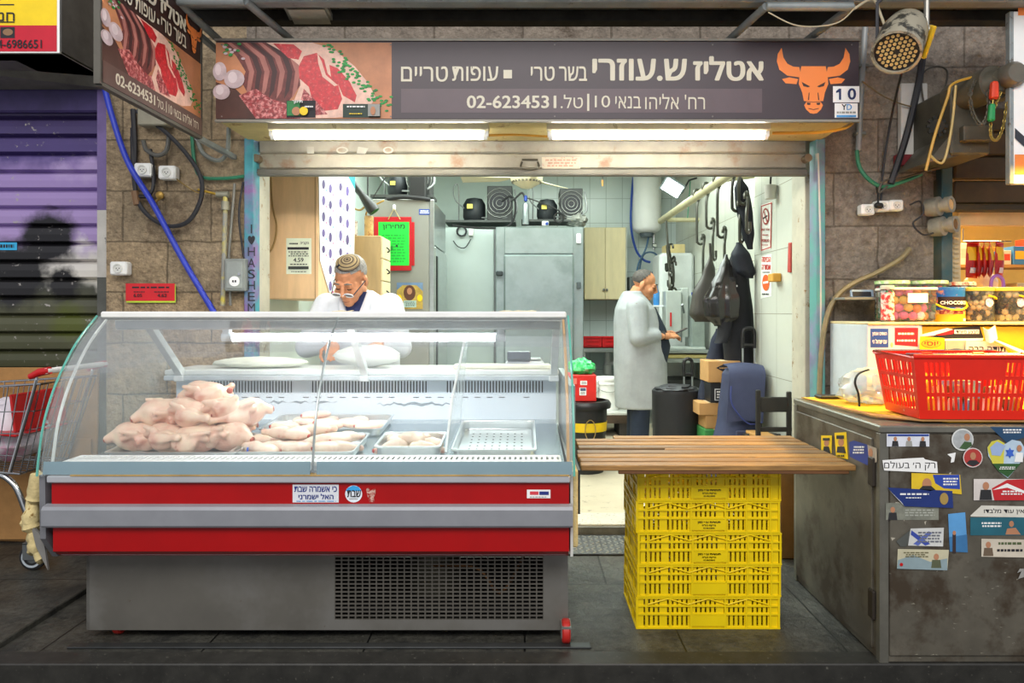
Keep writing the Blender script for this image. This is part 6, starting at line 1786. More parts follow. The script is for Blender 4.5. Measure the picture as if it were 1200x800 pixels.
for k, (pts, r, c, lab) in enumerate((([(412, 235), (414, 243), (422, 246), (429, 240), (430, 234)], .008, '#b59a5a', 'ochre wire loop above the cans'), ([(428, 262), (430, 248), (440, 240), (450, 235)], .007, '#b08a3c', 'ochre wire running up to the fridge top'), ([(431, 207), (431, 232)], .006, '#2a2a2a', 'black wire dropping above the can'), ([(437, 232), (443, 222), (449, 212), (452, 208)], .005, '#333333', 'black wire slanting beside the fridge compressor'))):
    cable('thin_wire', lab, [P(a, b2, 5.72) for a, b2 in pts], r, M(c, .6))
# grey fridge
FG = M('#8d8d86', .45, .15, var=.06, scale=2)
gf = thing('grey_fridge', 'tall grey fridge with a red clipboard hung on its side', 'fridge', (-1.08, 6.6, .055))
MB(FG).bx(-1.335, -.832, 6.2, 7.2, .055, 2.29, .008).build('carcass', gf)
MB(STEEL).bx(-.832, -.79, 6.2, 6.235, .055, 2.285, .004).bx(-.832, -.80, 6.26, 7.18, 1.9, 2.28, .004).build('steel_edge', gf)
dr = MB(STEEL).bx(-.832, -.785, 6.27, 7.17, .2, 1.88, .008).build('door', gf)
MB(BLACK).bx(-.786, -.775, 6.29, 6.36, .3, 1.8, .004).build('handle', dr)
bl_ = decal(gf, 'sticker', front(6.198), [('r', 491, 245, 503.5, 251.5, M('#27469a', .5)), ('d', 492, 246, 503, 250.5, 2, PWHITE)], 'small blue sticker')
cpb = thing('clipboard', 'red clipboard with a bright green price list hanging on the grey fridge', 'clipboard', P(463, 317, 6.19))
a, b2 = P(438, 317, 6.18), P(482, 254, 6.18)
MB(M('#b3141e', .4)).bx(a.x, b2.x, 6.180, 6.190, a.z, b2.z, .003).bx(P(441, 0, 6.18).x, P(485.5, 0, 6.18).x, 6.19, 6.196, P(0, 311, 6.18).z, P(0, 260, 6.18).z, .003).build('board', cpb)
decal(cpb, 'price_list', front(6.179), [('r', 443.5, 260, 479.5, 311, GREENP), ('t', 'מחירון', 448.5, 263, 474.5, 269.5, INK, .02), ('d', 446, 274, 477, 308, 10, M('#12a832', .6)), ('e', 465, 288, 1.2, 1.4, INK), ('p', [(457, 290), (460, 287), (461, 293), (458, 294)], M('#0c7a2a', .6))])
hk = P(462, 243, 6.18); MB(PWHITE).box(hk, (.026, .02, .05), None, .008).m(M('#b9a86a', .5)).tube([P(455, 257, 6.178), hk + V((0, -.008, -.01)), P(469, 257, 6.178)], .004, 6).build('string_hook', cpb)
dpb = decal(None, 'devotional_print', front(6.197), [('r', 465, 331, 495.5, 362, M('#6b86a8', .5, var=.15)), ('p', [(465, 362), (465, 340), (472, 334), (488, 334), (495.5, 341), (495.5, 362)], M('#b99a4a', .5, var=.2, scale=20)), ('e', 480, 343, 7, 9, M('#5a3426', .5)), ('e', 480, 341, 3, 4, SKINP), ('e', 468, 349, 3, 4, YELLOW), ('e', 492, 349, 3, 4, YELLOW), ('r', 473, 352, 488, 360, M('#a9c0b8', .5)), ('d', 474, 353, 487, 359, 3, M('#4a5a58', .6))])
tag(dpb, 'small colourful devotional print stuck low on the grey fridge', 'print')


def condenser(label, px, py, y, s, name='compressor_unit'):
    c = P(px, py, y); t = thing(name, label, 'compressor', c, 'cooling compressors on top of the fridges')
    D = M('#23272a', .5, .3, var=.3)
    MB(M('#4c4e4c', .5, .4)).box(c + V((0, 0, .012)), (.62 * s, .34 * s, .024)).build('base_plate', t)
    MB(D).lathe([(0, 0), (.085 * s, 0), (.10 * s, .04 * s), (.10 * s, .15 * s), (.07 * s, .20 * s), (0, .215 * s)], c + V((-.06 * s, -.05, .024)), 20).build('pump', t)
    MB(M('#3a3b3a', .6, .2)).box(c + V((.17 * s, 0, .024 + .15 * s)), (.22 * s, .30 * s, .30 * s), None, .006).build('radiator', t)
    rg = MB(INK).cyl(c + V((.17 * s, -.151 * s, .024 + .15 * s)), c + V((.17 * s, -.156 * s, .024 + .15 * s)), .10 * s, seg=24).m(M('#9a9c96', .4, .5))
    for q in range(4):
        cc = c + V((.17 * s, -.16 * s, .024 + .15 * s)); rr_ = (.03 + .032 * q) * s
        rg.tube([cc + V((rr_ * math.cos(a_), 0, rr_ * math.sin(a_))) for a_ in [k * PI / 8 for k in range(16)]], .003, 5, True)
    rg.build('fan_guard', t)
    MB(M('#8a8d8c', .4, .4)).tube(spline([c + V((-.10 * s, -.1, .1 * s)), c + V((-.22 * s, -.12, .2 * s)), c + V((-.24 * s, -.08, .32 * s)), c + V((-.2 * s, -.05, .33 * s)), c + V((-.2 * s, 0, .05))], 6), .008, 6).tube(spline([c + V((0, -.12, .06)), c + V((.2 * s, -.18, .05)), c + V((.32 * s, -.15, .12)), c + V((.3 * s, -.1, .3 * s))], 6), .009, 6).build('copper_pipe', t)
    MB(M('#d8c75a', .5)).box(c + V((-.09 * s, -.15 * s - .01, .14 * s)), (.05 * s, .01, .04 * s)).build('label', t)
    return t


condenser('black compressor on top of the grey fridge', 474, 234, 6.5, .9)
solo(MB(BLACK).bx(P(483, 0, 6.4).x, P(502, 0, 6.4).x, 6.22, 6.33, 2.30, 2.50, .01), 'black_box', 'square black control box on the corner of the grey fridge', 'box')
solo(MB(RUBBER).tube(spline([P(452, 234, 6.22), P(470, 231, 6.18), P(490, 232, 6.18), P(504, 234, 6.2)]), .018, 8), 'rubber_hose', 'black hose lying along the top front edge of the grey fridge', 'hose')
# cold room wall and steel fridge
CR = M('#b9c6c2', .35, .35, var=.05, scale=2)
cr = thing('cold_room', 'pale grey cold-room panel between the grey fridge and the steel fridge', 'cold room', (-.5, 8.0, .055))
MB(CR).bx(-.95, -.33, 7.65, 8.68, .055, 2.215, .006).build('panel', cr)
MB(DSTEEL).bx(-.33, -.308, 7.62, 7.65, .055, 2.2, .003).build('edge_strip', cr)
MB(WHITE).box(P(552, 272, 7.62), (.05, .04, .08), None, .006).m(INK).tube([P(541, 271, 7.62) + V((.05 * math.cos(k * PI / 8), 0, .05 * math.sin(k * PI / 8))) for k in range(16)], .010, 6, True).tube(spline([P(531, 282, 7.6), P(537, 289, 7.6), P(545, 290, 7.6), P(552, 280, 7.6)]), .006, 6).build('thermostat', cr)
sfz = thing('steel_fridge', 'wide stainless steel fridge against the back of the shop', 'fridge', (.15, 7.7, .055))
SS = M('#aab6b6', .30, .75, var=.10, scale=2, second=('#98a5a4', .35, 1.6))
MB(SS).bx(-.30, .605, 7.34, 8.2, .055, 2.185, .006).build('carcass', sfz)
MB(SS).bx(-.21, .50, 7.315, 7.342, 1.905, 2.175, .006).build('header_panel', sfz)
df = MB(SS).bx(-.215, .505, 7.30, 7.342, .12, 1.895, .016).build('door', sfz)
for z in (1.62,):
    MB(M('#3c4244', .4, .5)).box((-.26, 7.31, 1.70), (.07, .06, .05), None, .01).build('latch', df)
for z in (2.06, 1.58, .4):
    MB(PWHITE if z > 2 else M('#5c6466', .4, .6)).box((.555, 7.325, z), (.045, .035, .10 if z > 2 else .07), None, .006).build('hinge', sfz)
condenser('compressor with a round fan guard on top of the cold room', 564, 263, 7.95, 1.25)
condenser('big dusty compressor on top of the steel fridge, beside the grey cylinder', 648, 262, 7.7, 1.1)
fdr = thing('filter_cylinder', 'small upright grey filter cylinder on the steel fridge', 'cylinder', P(616, 263, 7.5))
MB(M('#9aa3a4', .3, .5)).lathe([(0, 0), (.035, 0), (.036, .01), (.036, .20), (.028, .225), (.01, .235), (0, .235)], P(616, 263, 7.5), 16).build('body', fdr)
MB(BLUE).lathe([(.0, .235), (.018, .25), (.018, .30), (0, .31)], P(616, 263, 7.5), 12).build('valve_cap', fdr)
MB(M('#2c2c2c', .5)).tube(spline([P(616, 235, 7.5), P(612, 226, 7.5), P(604, 232, 7.5), P(598, 236, 7.5)]), .012, 6).tube(spline([P(618, 232, 7.5), P(630, 236, 7.5), P(650, 244, 7.5), P(664, 254, 7.5)]), .007, 6).build('pipe', fdr)
solo(MB(RUBBER).tube(spline([P(530, 264, 7.5), P(560, 267, 7.45), P(592, 266, 7.45), P(602, 256, 7.45), P(604, 238, 7.5), P(598, 230, 7.55), P(588, 236, 7.6)]), .012, 8).tube([P(655, 255, 7.4) + V((.05 * math.cos(k * PI / 8), 0, .05 * math.sin(k * PI / 8))) for k in range(16)], .009, 6, True), 'rubber_hose', 'black hoses trailing over the tops of the cold room and the steel fridge', 'hose')
solo(MB(M('#e4e4de', .5)).box(P(639, 262, 7.4), (.07, .05, .05), None, .008).m(BLUE).box(P(641, 262, 7.37), (.03, .02, .03), None, .006), 'terminal_block', 'small white and blue terminal block at the front edge of the steel fridge top', 'block')
rg = MB(M('#8f9088', .8, var=.2)); crumple(rg, P(676, 258, 7.6), (.11, .12, .07), 51, .3)
solo(rg, 'rag', 'bundled grey rag at the corner of the steel fridge top', 'rag')
# ceiling fan, bulb
fn = thing('ceiling_fan', 'cream ceiling fan hub with one blade showing under the shutter bar', 'fan', P(617, 215, 6.7))
c = P(617, 221, 6.7)
FC = M('#d9cfae', .4, var=.06)
MB(FC).lathe([(0, 0), (.05, .004), (.075, .02), (.12, .045), (.15, .075), (.155, .11), (.12, .15), (.04, .17), (.03, .30), (.03, .56)], c, 28).build('hub', fn)
mm = MB(M('#5a5442', .6))
for k in range(24):
    a_ = k * PI / 12; mm.box(c + V((.136 * math.cos(a_), .136 * math.sin(a_), .06)), (.012, .02, .016), (0, 0, a_))
mm.build('vent_slots', fn)
for k, a_ in enumerate((3.05, 5.14, .95)):
    d = V((math.cos(a_), math.sin(a_), 0)); s_ = V((-math.sin(a_), math.cos(a_), 0)); b0 = c + V((0, 0, .10))
    MB(FC).poly([b0 + d * .14 + s_ * .03, b0 + d * .26 + s_ * .055 + V((0, 0, .0)), b0 + d * .62 + s_ * .07 + V((0, 0, .015)), b0 + d * .62 - s_ * .07 - V((0, 0, .02)), b0 + d * .26 - s_ * .055 - V((0, 0, .02)), b0 + d * .14 - s_ * .03], (0, 0, .006)).build('blade', fn)
blb = solo(MB(INK).tube([(P(706, 0, 7.2).x, 7.2, 3.12), P(706, 212, 7.2)], .006, 8).m(M('#c08a4a', .3)).tube([P(706, 211, 7.2), P(706, 218, 7.2)], [.012, .008], 8), 'hanging_bulb', 'little bare bulb on a black wire in front of the tiles', 'lamp')
# back wall
wd = thing('hanging_cupboard', 'pale two-door wood cupboard on the back wall tiles', 'cupboard', (.94, 8.5, 1.45))
MB(BEECH).bx(.70, 1.185, 8.36, 8.74, 1.45, 2.30, .004).build('carcass', wd)
for s in (0, 1):
    d_ = MB(BEECH).bx(.702 + s * .242, .94 + s * .243, 8.335, 8.36, 1.455, 2.295, .003).build('door', wd)
    MB(M('#6a6a66', .3, .6)).lathe([(0, 0), (.008, 0), (.008, .016), (.015, .022), (.012, .03), (0, .032)], (.925 + s * .035, 8.335, 1.565), 12, (0, -1, 0)).build('knob', d_)
MB(M('#b8b9b0', .4, .3)).bx(1.185, 1.20, 8.34, 8.74, 1.45, 2.30, .002).build('side_trim', wd)
wk = thing('steel_worktable', 'stainless worktable along the back wall under the red trays', 'table', (.95, 8.3, .055))
MB(STEEL).bx(.62, 1.45, 7.95, 8.73, .855, .90, .004).build('tabletop', wk)
for x in (.66, 1.41):
    for y in (8.0, 8.68):
        MB(STEEL).bx(x - .02, x + .02, y - .02, y + .02, .055, .855).build('leg', wk)
MB(STEEL).bx(.66, 1.41, 8.05, 8.68, .28, .30).build('lower_shelf', wk)
RT = M('#c8161c', .35, var=.08)
for k, (x0, x1, lab) in enumerate(((.655, .86, 'red plastic tray on the back worktable beside the steel fridge'), (.868, 1.08, 'red plastic tray on the back worktable next to the man in the coat'))):
    t = thing('red_tray', lab, 'tray', ((x0 + x1) / 2, 8.1, .90), 'red trays on the back worktable')
    z0 = .901
    MB(RT).bx(x0, x1, 7.97, 8.25, z0, z0 + .012).bx(x0, x1, 7.97, 7.98, z0, z0 + .125).bx(x0, x1, 8.24, 8.25, z0, z0 + .125).bx(x0, x0 + .01, 7.98, 8.24, z0, z0 + .125).bx(x1 - .01, x1, 7.98, 8.24, z0, z0 + .125).build('body', t)
    MB(RT).bx(x0 - .004, x1 + .002, 7.955, 7.985, z0 + .112, z0 + .13, .003).bx(x0 + .03, x1 - .03, 7.96, 7.972, z0 + .03, z0 + .04).bx(x0 + .03, x1 - .03, 7.96, 7.972, z0 + .075, z0 + .082).build('rim', t)
tr = solo(MB(PWHITE).tube(spline([(.98, 8.45, .84), (.98, 8.45, .72), (.98, 8.45, .62)], 3), .035, 12).lathe([(.03, 0), (.05, .01), (.05, .12), (.03, .14)], (.98, 8.45, .56), 16).tube(spline([(.98, 8.45, .70), (1.08, 8.5, .70), (1.14, 8.6, .68), (1.14, 8.7, .66)], 5), .028, 10), 'sink_trap', 'white plastic drain trap under the back worktable', 'pipe')


def bucket(label, x, y, z, r, h, mat=PWHITE):
    t = thing('bucket', label, 'bucket', (x, y, z), 'white buckets under the worktable')
    MB(mat).lathe([(0, 0), (r * .86, 0), (r * .97, h * .8), (r * 1.04, h * .8), (r * 1.04, h * .84), (r, h * .85), (r, h * .93), (r * 1.05, h * .93), (r * 1.05, h)], (x, y, z), 22).build('pail', t)
    MB(mat).lathe([(r * 1.05, h), (r, h + .006), (0, h + .004)], (x, y, z), 22).build('lid', t)
    MB(GREYP).tube([(x + r * 1.05 * math.cos(a_), y + r * 1.05 * math.sin(a_), z + h * .82 - .10 * math.sin(-a_) * .8) for a_ in [-k * PI / 12 for k in range(13)]], .004, 6).build('bail_handle', t)


bucket('white lidded bucket in front of the drain trap', .86, 7.35, .30, .13, .33)
bucket('white bucket half hidden behind the trash bin', .66, 7.3, .30, .10, .30)
pl = thing('pallet', 'low dark wooden pallet under the white buckets', 'pallet', (.82, 7.35, .055))
MB(M('#d9d9d2', .5)).bx(.55, 1.06, 7.12, 7.58, .27, .298, .004).build('top_board', pl)
for y in (7.14, 7.35, 7.54):
    MB(M('#4a3a2c', .7, var=.25)).bx(.55, 1.06, y - .03, y + .03, .19, .268).build('bearer', pl)
for x in (.6, 1.0):
    MB(M('#3a3430', .7)).bx(x - .05, x + .05, 7.12, 7.58, .055, .19).build('block', pl)
# bin with red box and green bag
bn = thing('trash_bin', 'black round trash bin with a yellow band, just past the meat counter end', 'bin', (.475, 5.6, .055))
MB(M('#1c1d1f', .45, var=.2)).lathe([(0, 0), (.145, 0), (.172, .45), (.172, .53)], (.475, 5.6, .055), 26).build('body', bn)
MB(M('#1a1a1c', .35)).lathe([(.17, .50), (.20, .50), (.205, .53), (.19, .555), (.165, .56), (.16, .53)], (.475, 5.6, .055), 26).build('rim_liner', bn)
MB(M('#e0bd12', .5)).lathe([(.168, .325), (.170, .325), (.173, .395), (.171, .395)], (.475, 5.6, .055), 26).build('yellow_band', bn)
MB(M('#a9905a', .4, .5)).tube([V((.50, 5.42, .40)) + V((.04 * math.cos(t), 0, .08 * math.sin(t))) for t in [k * PI / 7 for k in range(14)]], .004, 6, True).build('wire_ring', bn)
x0, x1 = (666 - CX) * 5.55 / FX, (697.5 - CX) * 5.55 / FX
rb = thing('red_box', 'red cardboard box with white labels standing on the black bin', 'box', (.44, 5.6, .617))
z0, z1 = .618, P(0, 439, 5.5).z
MB(M('#d32018', .45, var=.05)).bx(x0, x1, 5.46, 5.74, z0, z1, .003).build('carton', rb)
decal(rb, 'label', front(5.4585), [('r', 680, 446, 688, 451, PWHITE), ('d', 681, 447, 687.5, 450, 2, INK), ('r', 679, 454, 687, 463, PWHITE), ('r', 680, 454.5, 686.5, 458, M('#4a5a78', .6)), ('d', 680, 459, 686, 462, 2, INK), ('r', 671, 443, 676, 450, M('#e0766a', .5)), ('r', 671, 452, 674, 457, M('#7a6a6a', .5))])
gb = crumple(MB(M('#27b45a', .3, var=.15, second=('#8fe0ac', .2, 25))), V(((x0 + x1) / 2 + .005, 5.6, z1 + .045)), (.10, .10, .07), 61, .25, 26, 16, z1 + .001)
solo(gb, 'green_bag', 'crumpled green plastic bag on top of the red box', 'bag')
# water heater
wh = thing('water_heater', 'white cylindrical water heater in the back corner', 'heater', (1.46, 8.5, 2.24))
MB(PWHITE).lathe([(0, .0), (.10, .0), (.16, .03), (.172, .06), (.172, .85), (.15, .88), (0, .88)], (1.46, 8.52, 2.25), 28).build('tank', wh)
MB(M('#5a646a', .4)).lathe([(0, -.05), (.07, -.05), (.085, -.02), (.085, .01)], (1.46, 8.52, 2.25), 20).build('cap', wh)
MB(M('#2a4ba0', .4)).tube(spline([(1.30, 8.5, 2.95), (1.27, 8.48, 2.6), (1.27, 8.48, 2.3), (1.33, 8.5, 2.05), (1.42, 8.5, 1.93), (1.50, 8.5, 1.9)]), .014, 8).build('inlet_hose', wh)
MB(M('#4a6a88', .4)).tube(spline([(1.48, 8.5, 2.2), (1.44, 8.48, 2.05), (1.36, 8.46, 1.9), (1.34, 8.46, 1.75), (1.44, 8.46, 1.72), (1.56, 8.48, 1.82), (1.58, 8.5, 1.98), (1.48, 8.5, 2.02), (1.40, 8.5, 1.95), (1.36, 8.5, 1.7)]), .011, 8).m(CHROME).tube([(1.55, 8.52, 2.24), (1.55, 8.54, 2.05)], .018, 8).box((1.55, 8.5, 2.1), (.06, .05, .05), None, .01).build('outlet_pipe', wh)
# flood lamp
fl = thing('flood_lamp', 'lit rectangular LED flood lamp tilted beside the water heater', 'lamp', P(788, 220, 7.4))
c = P(788, 220, 7.4); Rm = Euler((.35, .55, 0)).to_matrix()
FLM = emit_mat('flood_lamp_face', (.95, 1.0, 1.0), 14.0)
MB(M('#8f9a9c', .4, .4)).box(c + Rm @ V((0, .03, 0)), (.23, .05, .17), Rm, .012).build('housing', fl)
MB(FLM).box(c + Rm @ V((0, .002, 0)), (.19, .006, .125), Rm, .002).build('lit_face', fl)
MB(K).tube([c + Rm @ V((.115, .03, 0)), c + V((.2, .12, .10)), c + V((.30, .2, .14))], .010, 6).m(GH).tube(spline([c + V((.22, .15, .1)), c + V((.2, .1, -.05)), c + V((.18, .1, -.3))]), .006, 6).build('arm', fl)
# hook rail
hr = thing('hook_rail', 'cream steel meat-hook rail running back along the tiled side wall', 'rail', (1.5, 6.5, 2.28))
CRM = M('#c9c19c', .4, .3, var=.1)
MB(CRM).tube([(1.5, 4.75, 2.31), (1.5, 7.85, 2.31)], .035, 14).build('rail', hr)
MB(CRM).tube([(1.5, 7.6, 2.29), (1.86, 7.6, 2.29)], .025, 10).build('support_arm', hr)
MB(CRM).tube([(1.5, 5.4, 2.31), (1.86, 5.4, 2.36)], .025, 10).build('support_arm', hr)
HK = M('#54544e', .3, .85, var=.15)


def s_hook(mb, x, y, z, h, r=.035, yaw=0.0, double=False):
    """steel S-shaped hook hanging from (x,y,z) downwards by h."""
    c, s = math.cos(yaw), math.sin(yaw)
    q = lambda a, b2: V((x + a * c, y + a * s, z + b2))
    pts = [q(-r, -.02)] + [q(-r * math.cos(t), r * math.sin(t) + 0.0) for t in [k * PI / 6 for k in range(7)]] + [q(r * .6, -.05), q(0, -.12), q(0, -h + r)] + [q(r - r * math.cos(t), -h + r - r * math.sin(t) - .0) for t in [k * PI / 6 for k in range(1, 7)]] + [q(2 * r, -h + r + .05)]
    mb.tube(spline(pts, 3), .0115, 7)
    return mb


y_at = lambda px: FX * 1.5 / (px - CX)
for px, h, y_, lab in ((817, .80, 6.19, 'long double meat hook, nearest the saw on the rail'), (828, .62, 5.87, 'slim S-shaped meat hook next to the long double one'), (841, .82, 5.53, 'heavy chain meat hook in the middle of the rail'), (858, .55, 5.14, 'meat hook at the near end of the rail by the jackets'), (866, .50, 4.98, 'last meat hook on the rail, touching the hood of a jacket')):
    t = thing('meat_hook', lab, 'hook', (1.5, y_, 2.31 - h), 'meat hooks on the rail')
    m_ = MB(HK); s_hook(m_, 1.5, y_, 2.335, h * .55, .034, .3); m_.build('upper_hook', t)
    m_ = MB(HK); s_hook(m_, 1.5 + .05, y_ - .01, 2.335 - h * .55 + .05, h * .5, .030, .9)
    zz = 2.335 - h * .45
    m_.build('lower_hook', t)
m_ = MB(HK)
rr = random.Random(3)
for k in range(7):
    s_hook(m_, 1.55 + rr.uniform(-.05, .05), 7.55 + rr.uniform(-.08, .08), 2.0 - .16 * (k % 4) + rr.uniform(-.03, .03), .25, .03, rr.uniform(0, 3))
m_.tube([(1.5, 7.55, 2.31), (1.55, 7.55, 1.5)], .012, 6)
solo(m_, 'hook_bunch', 'bunch of small steel hooks hanging by the rail end above the saw', 'hook')
# hanging bags and jackets


def drape(mb, path, seed, folds=5, amp=.14, seg=30, n=6):
    """hanging cloth or bag: (centre, rx, ry) sections lofted with folds."""
    rr = random.Random(seed); ph = [(rr.randint(2, folds + 3), rr.uniform(0, 6.3), rr.uniform(.4, 1)) for _ in range(4)]
    secs = []
    for i in range(len(path) - 1):
        for k in range(n):
            t = k / n; t2 = t * t * (3 - 2 * t)
            secs.append((V(path[i][0]).lerp(V(path[i + 1][0]), t), path[i][1] * (1 - t2) + path[i + 1][1] * t2, path[i][2] * (1 - t2) + path[i + 1][2] * t2))
    secs.append((V(path[-1][0]), path[-1][1], path[-1][2]))
    vs = []; fs = []
    N = len(secs)
    for i, (c, rx, ry) in enumerate(secs):
        u = i / (N - 1)
        for k in range(seg):
            a = 2 * PI * k / seg
            m2 = 1 + amp * sum(w_ * math.sin(f_ * a + p + u * 2.5 * w_) for f_, p, w_ in ph) / 2 * (.4 + .6 * u)
            vs.append(c + V((rx * m2 * math.cos(a), ry * m2 * math.sin(a), 0)))
    for i in range(N - 1):
        for k in range(seg):
            fs.append((i * seg + k, i * seg + (k + 1) % seg, (i + 1) * seg + (k + 1) % seg, (i + 1) * seg + k))
    fs.append(tuple(range(seg))); fs.append(tuple(range((N - 1) * seg, N * seg))[::-1])
    mb.add(vs, fs, True); return mb


POLY = M('#211f1d', .22, var=.15, spec=.6); POLY2 = M('#3d3a34', .45, var=.15)
W = lambda px, py, y: P(px, py, y)
t = MB(POLY2); drape(t, [(W(832, 285, 5.75), .010, .010), (W(833, 300, 5.75), .012, .012), (W(831, 318, 5.75), .05, .03), (W(827, 345, 5.75), .11, .06), (W(826, 368, 5.75), .125, .07), (W(826, 377, 5.75), .08, .04)], 2, 6, .12)
solo(t, 'carrier_bag', 'flat grey-black bag hanging on a meat hook behind the shiny one', 'bag', 'bags on the meat hooks')
t = MB(POLY); drape(t, [(W(851, 298, 5.35), .010, .010), (W(850, 315, 5.3), .05, .04), (W(847, 333, 5.25), .085, .055), (W(845, 352, 5.25), .125, .08), (W(846, 370, 5.25), .115, .075), (W(846, 382, 5.25), .05, .03)], 5, 8, .18)
solo(t, 'carrier_bag', 'shiny black plastic bag bulging on a meat hook', 'bag', 'bags on the meat hooks')
JK = M('#12141b', .75, var=.25, bump=.1, bscale=20); JK2 = M('#1a1e28', .8, var=.25)
t = thing('jacket', 'black hooded jacket hanging at the side wall, sleeve down towards the boxes', 'jacket', W(866, 480, 5.35))
m_ = MB(JK); drape(m_, [(W(865, 288, 5.3), .015, .015), (W(864, 305, 5.32), .06, .05), (W(862, 325, 5.35), .10, .08), (W(863, 370, 5.38), .125, .09), (W(866, 420, 5.38), .115, .09), (W(868, 445, 5.38), .11, .085)], 7, 5, .12); m_.build('body', t)
m_ = MB(JK); drape(m_, [(W(856, 325, 5.27), .05, .05), (W(852, 360, 5.25), .055, .05), (W(848, 395, 5.25), .05, .045), (W(845, 402, 5.25), .048, .045)], 8, 4, .1); m_.build('sleeve', t)
m_ = MB(JK2); drape(m_, [(W(866, 284, 5.27), .02, .02), (W(868, 300, 5.25), .07, .05), (W(874, 318, 5.25), .07, .05), (W(878, 326, 5.27), .03, .03)], 9, 4, .15); m_.build('hood', t)
MB(PWHITE).bx(W(861, 0, 5.24).x, W(864, 0, 5.24).x, 5.235, 5.238, W(0, 336, 5.24).z, W(0, 334, 5.24).z).build('logo_tag', t)
t = MB(JK2); drape(t, [(W(867, 208, 5.1), .015, .015), (W(869, 222, 5.1), .05, .04), (W(872, 245, 5.15), .055, .05), (W(876, 270, 5.15), .045, .045), (W(879, 292, 5.15), .02, .02)], 10, 4, .2)
solo(t, 'hung_cap_coat', 'small black garment bunched on the near end of the hook rail', 'jacket')
t = MB(NAVY); drape(t, [(W(842, 385, 5.5), .02, .02), (W(842, 400, 5.5), .06, .05), (W(838, 430, 5.5), .085, .07), (W(832, 460, 5.5), .09, .07), (W(826, 482, 5.5), .07, .06)], 12, 5, .15)
solo(t, 'apron', 'dark navy apron hanging under the black bags, down to the cartons', 'apron')
# saw, tables by the side wall
ws = thing('meat_saw', 'pale grey meat band saw standing by the side wall', 'saw', (1.62, 7.2, .93))
SW = M('#c3cac6', .35, .4, var=.05)
MB(SW).bx(1.42, 1.58, 7.15, 7.35, 1.10, 1.52, .01).bx(1.585, 1.66, 7.2, 7.4, 1.05, 1.55, .008).build('column', ws)
MB(M('#98a39e', .4, .4)).bx(1.665, 1.80, 7.10, 7.40, .95, 1.47, .01).build('cabinet', ws)
MB(M('#cfd6d2', .35, .4)).bx(1.40, 1.80, 7.08, 7.44, .93, .955, .004).build('base', ws)
MB(RED).bx(1.46, 1.475, 7.14, 7.15, 1.16, 1.30).m(BLUE).bx(1.66, 1.69, 7.06, 7.09, 1.47, 1.50).bx(1.70, 1.72, 7.06, 7.09, 1.47, 1.49).build('switch', ws)
MB(DSTEEL).bx(1.575, 1.585, 7.16, 7.2, 1.0, 1.5).tube([(1.60, 7.15, 1.3), (1.56, 7.05, 1.38)], .012, 8).build('blade_guide', ws)
wf_ = thing('white_cabinet', 'tall white cabinet wrapped in clear plastic behind the saw', 'cabinet', (1.65, 8.0, .055))
MB(M('#dfe4e2', .3, var=.05)).bx(1.47, 1.85, 7.75, 8.2, .055, 1.95, .03).build('carcass', wf_)
MB(M('#d8c48c', .5)).bx(1.56, 1.76, 7.80, 8.1, 1.951, 2.05, .006).build('carton', wf_)
stt = thing('steel_table', 'stainless table under the saw with an open dark underside', 'table', (1.6, 7.1, .055))
MB(STEEL).bx(1.37, 1.85, 7.05, 7.70, .895, .928, .004).build('tabletop', stt)
MB(M('#c9b878', .5)).bx(1.38, 1.85, 7.07, 7.68, .845, .88, .004).build('under_board', stt)
MB(STEEL).bx(1.38, 1.85, 7.07, 7.68, .80, .842, .002).build('apron_rail', stt)
for x in (1.39, 1.82):
    for y in (7.09, 7.66):
        MB(STEEL).bx(x - .02, x + .02, y - .02, y + .02, .055, .80).build('leg', stt)
MB(M('#2a2c2c', .6)).bx(1.44, 1.78, 7.15, 7.62, .12, .62).build('motor_box', stt)
solo(MB(M('#3f84c4', .25)).lathe([(0, 0), (.03, 0), (.033, .02), (.033, .13), (.014, .17), (.014, .2), (0, .2)], (1.36, 7.35, 1.375), 16).m(M('#d8dde0', .4)).bx(1.30, 1.42, 7.29, 7.41, 1.36, 1.374), 'spray_bottle', 'blue spray bottle on a ledge right behind the standing man', 'bottle')
solo(MB(DSTEEL).bx(1.22, 1.43, 8.3, 8.72, .902, 1.72, .008).m(M('#5a5f60', .4)).bx(1.24, 1.41, 8.29, 8.3, 1.5, 1.68), 'steel_machine', 'grey steel machine on the back worktable behind the standing man', 'machine')


def trolley_handle(t, x0, x1, y, z0, z1, lean=0.0):
    MB(STEEL).tube([(x0 + .012, y, z0), (x0 + .012, y + lean, z1 - .06)], .007, 8).tube([(x1 - .012, y, z0), (x1 - .012, y + lean, z1 - .06)], .007, 8).build('handle_tube', t)
    MB(BLACK).tube(spline([(x0 + .012, y + lean, z1 - .14), (x0 + .012, y + lean, z1 - .03), (x0 + .03, y + lean, z1), (x1 - .03, y + lean, z1), (x1 - .012, y + lean, z1 - .03), (x1 - .012, y + lean, z1 - .14)], 4), .014, 8).tube([(x0 + .012, y + lean, z1 - .12), (x1 - .012, y + lean, z1 - .12)], .013, 8).build('handle_grip', t)


